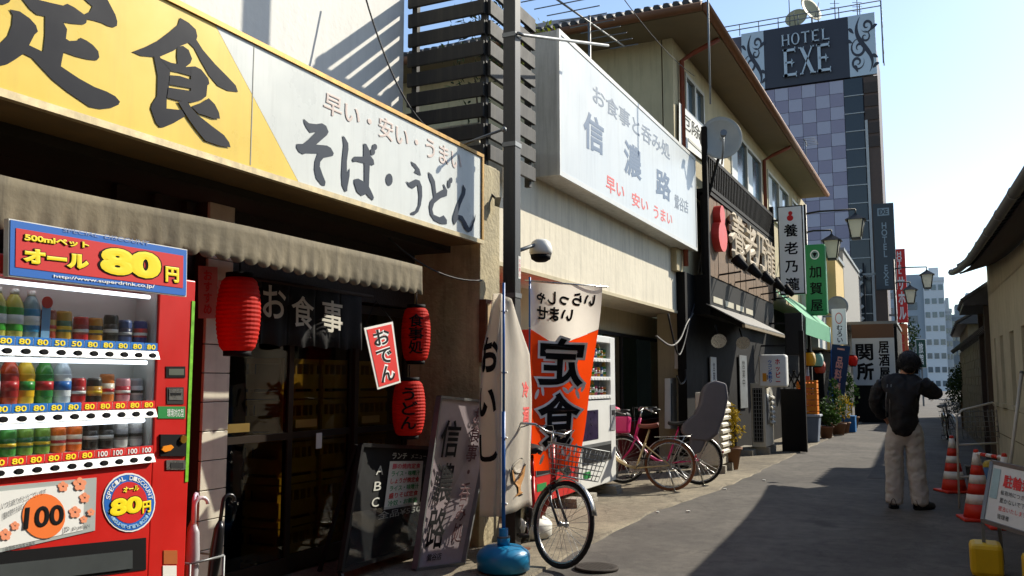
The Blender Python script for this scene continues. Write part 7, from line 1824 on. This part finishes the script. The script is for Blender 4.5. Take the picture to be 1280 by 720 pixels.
MB().tube([(HX + .068, HY - .025, 1.585), (HX + .072, HY, 1.582), (HX + .068, HY + .025, 1.585)], .007, 6).build('mouth', M('lip', (150, 84, 74), .5), pe, False)
ph = T('phone', 'small dark phone held to the face of the person in black', 'phone', gp_ + Vector((.20, -.14, 1.60)))
MB().box(-.006, .006, -.035, .035, -.06, .06).build('case', INK, ph, False, bevel=.004); MB().box(.0065, .009, -.03, .03, -.052, .052).build('screen', M('screen_glass', (40, 44, 50), .1, var=0), ph, False)
for y in (.10, .14): MB().tube([(-.165, y, 1.42), (-.185, y + .02, 1.25), (-.18, y + .03, 1.05)], .006, 5).build('jacket_cord', DULL, pe, False)

# ================================================================= unseen buildings added around the viewer to cut sky light
for lbl, x0, x1, y0, y1, h, col in (('added unseen grey building right of the viewer, there to block sky light', -16, 1.7, -9, -1.7, 9.5, (120, 114, 106)), ('added unseen brown building behind the viewer, there to block sky light', -24, -12.2, -1.6, 12, 9, (110, 98, 86)), ('added unseen dark building left of the vending machine, there to block sky light', -12, -4.05, 3.6, 12, 8.5, (96, 92, 88))):
    t = T('sky_blocker', lbl, 'building', ((x0 + x1) / 2, (y0 + y1) / 2, 0))
    box('wall', M('sky_blocker_wall_%d' % col[0], col, .85, var=.15), t, x0, x1, y0, y1, 0, h); box('cornice', DULL, t, x0 - .1, x1 + .1, y0 - .1, y1 + .1, h + .001, h + .25)
    for r in range(3):
        for k in range(3):
            xa = x0 + (x1 - x0) * (k + .25) / 3; xb = xa + 1.4
            if y1 < 0: box('window', WGL, t, xa, xb, y1 + .002, y1 + .05, .9 + r * 2.9, 2.3 + r * 2.9)
            elif y0 > 0: box('window', WGL, t, xa, xb, y0 - .05, y0 - .002, .9 + r * 2.9, 2.3 + r * 2.9)
# roofed garden gate between the beige house and the garden wall
gt = T('garden_gate', 'dark roofed garden gate between the beige house and the block wall', 'gate', (18.2, -1.0, 0))
for x in (17.2, 19.3): box('gate_post', DWD, gt, x - .09, x + .09, -1.08, -.86, 0, 2.75)
for i in range(8): box('gate_board', DWD, gt, 17.3 + i * .24, 17.53 + i * .24, -1.0, -.94, .05, 2.7 - .01 * (i % 2))
MB().prism([(17.06, -.55, 2.76), (17.06, -1.42, 2.76), (17.06, -1.42, 2.82), (17.06, -.98, 3.12), (17.06, -.55, 2.82)], (2.5, 0, 0)).build('gate_roof', DTILE, gt)
for i in range(8): MB().tube([(17.15 + i * .32, -.53, 2.84), (17.15 + i * .32, -.98, 3.15)], .05, 6).build('roof_tile_roll', DTILE, gt)
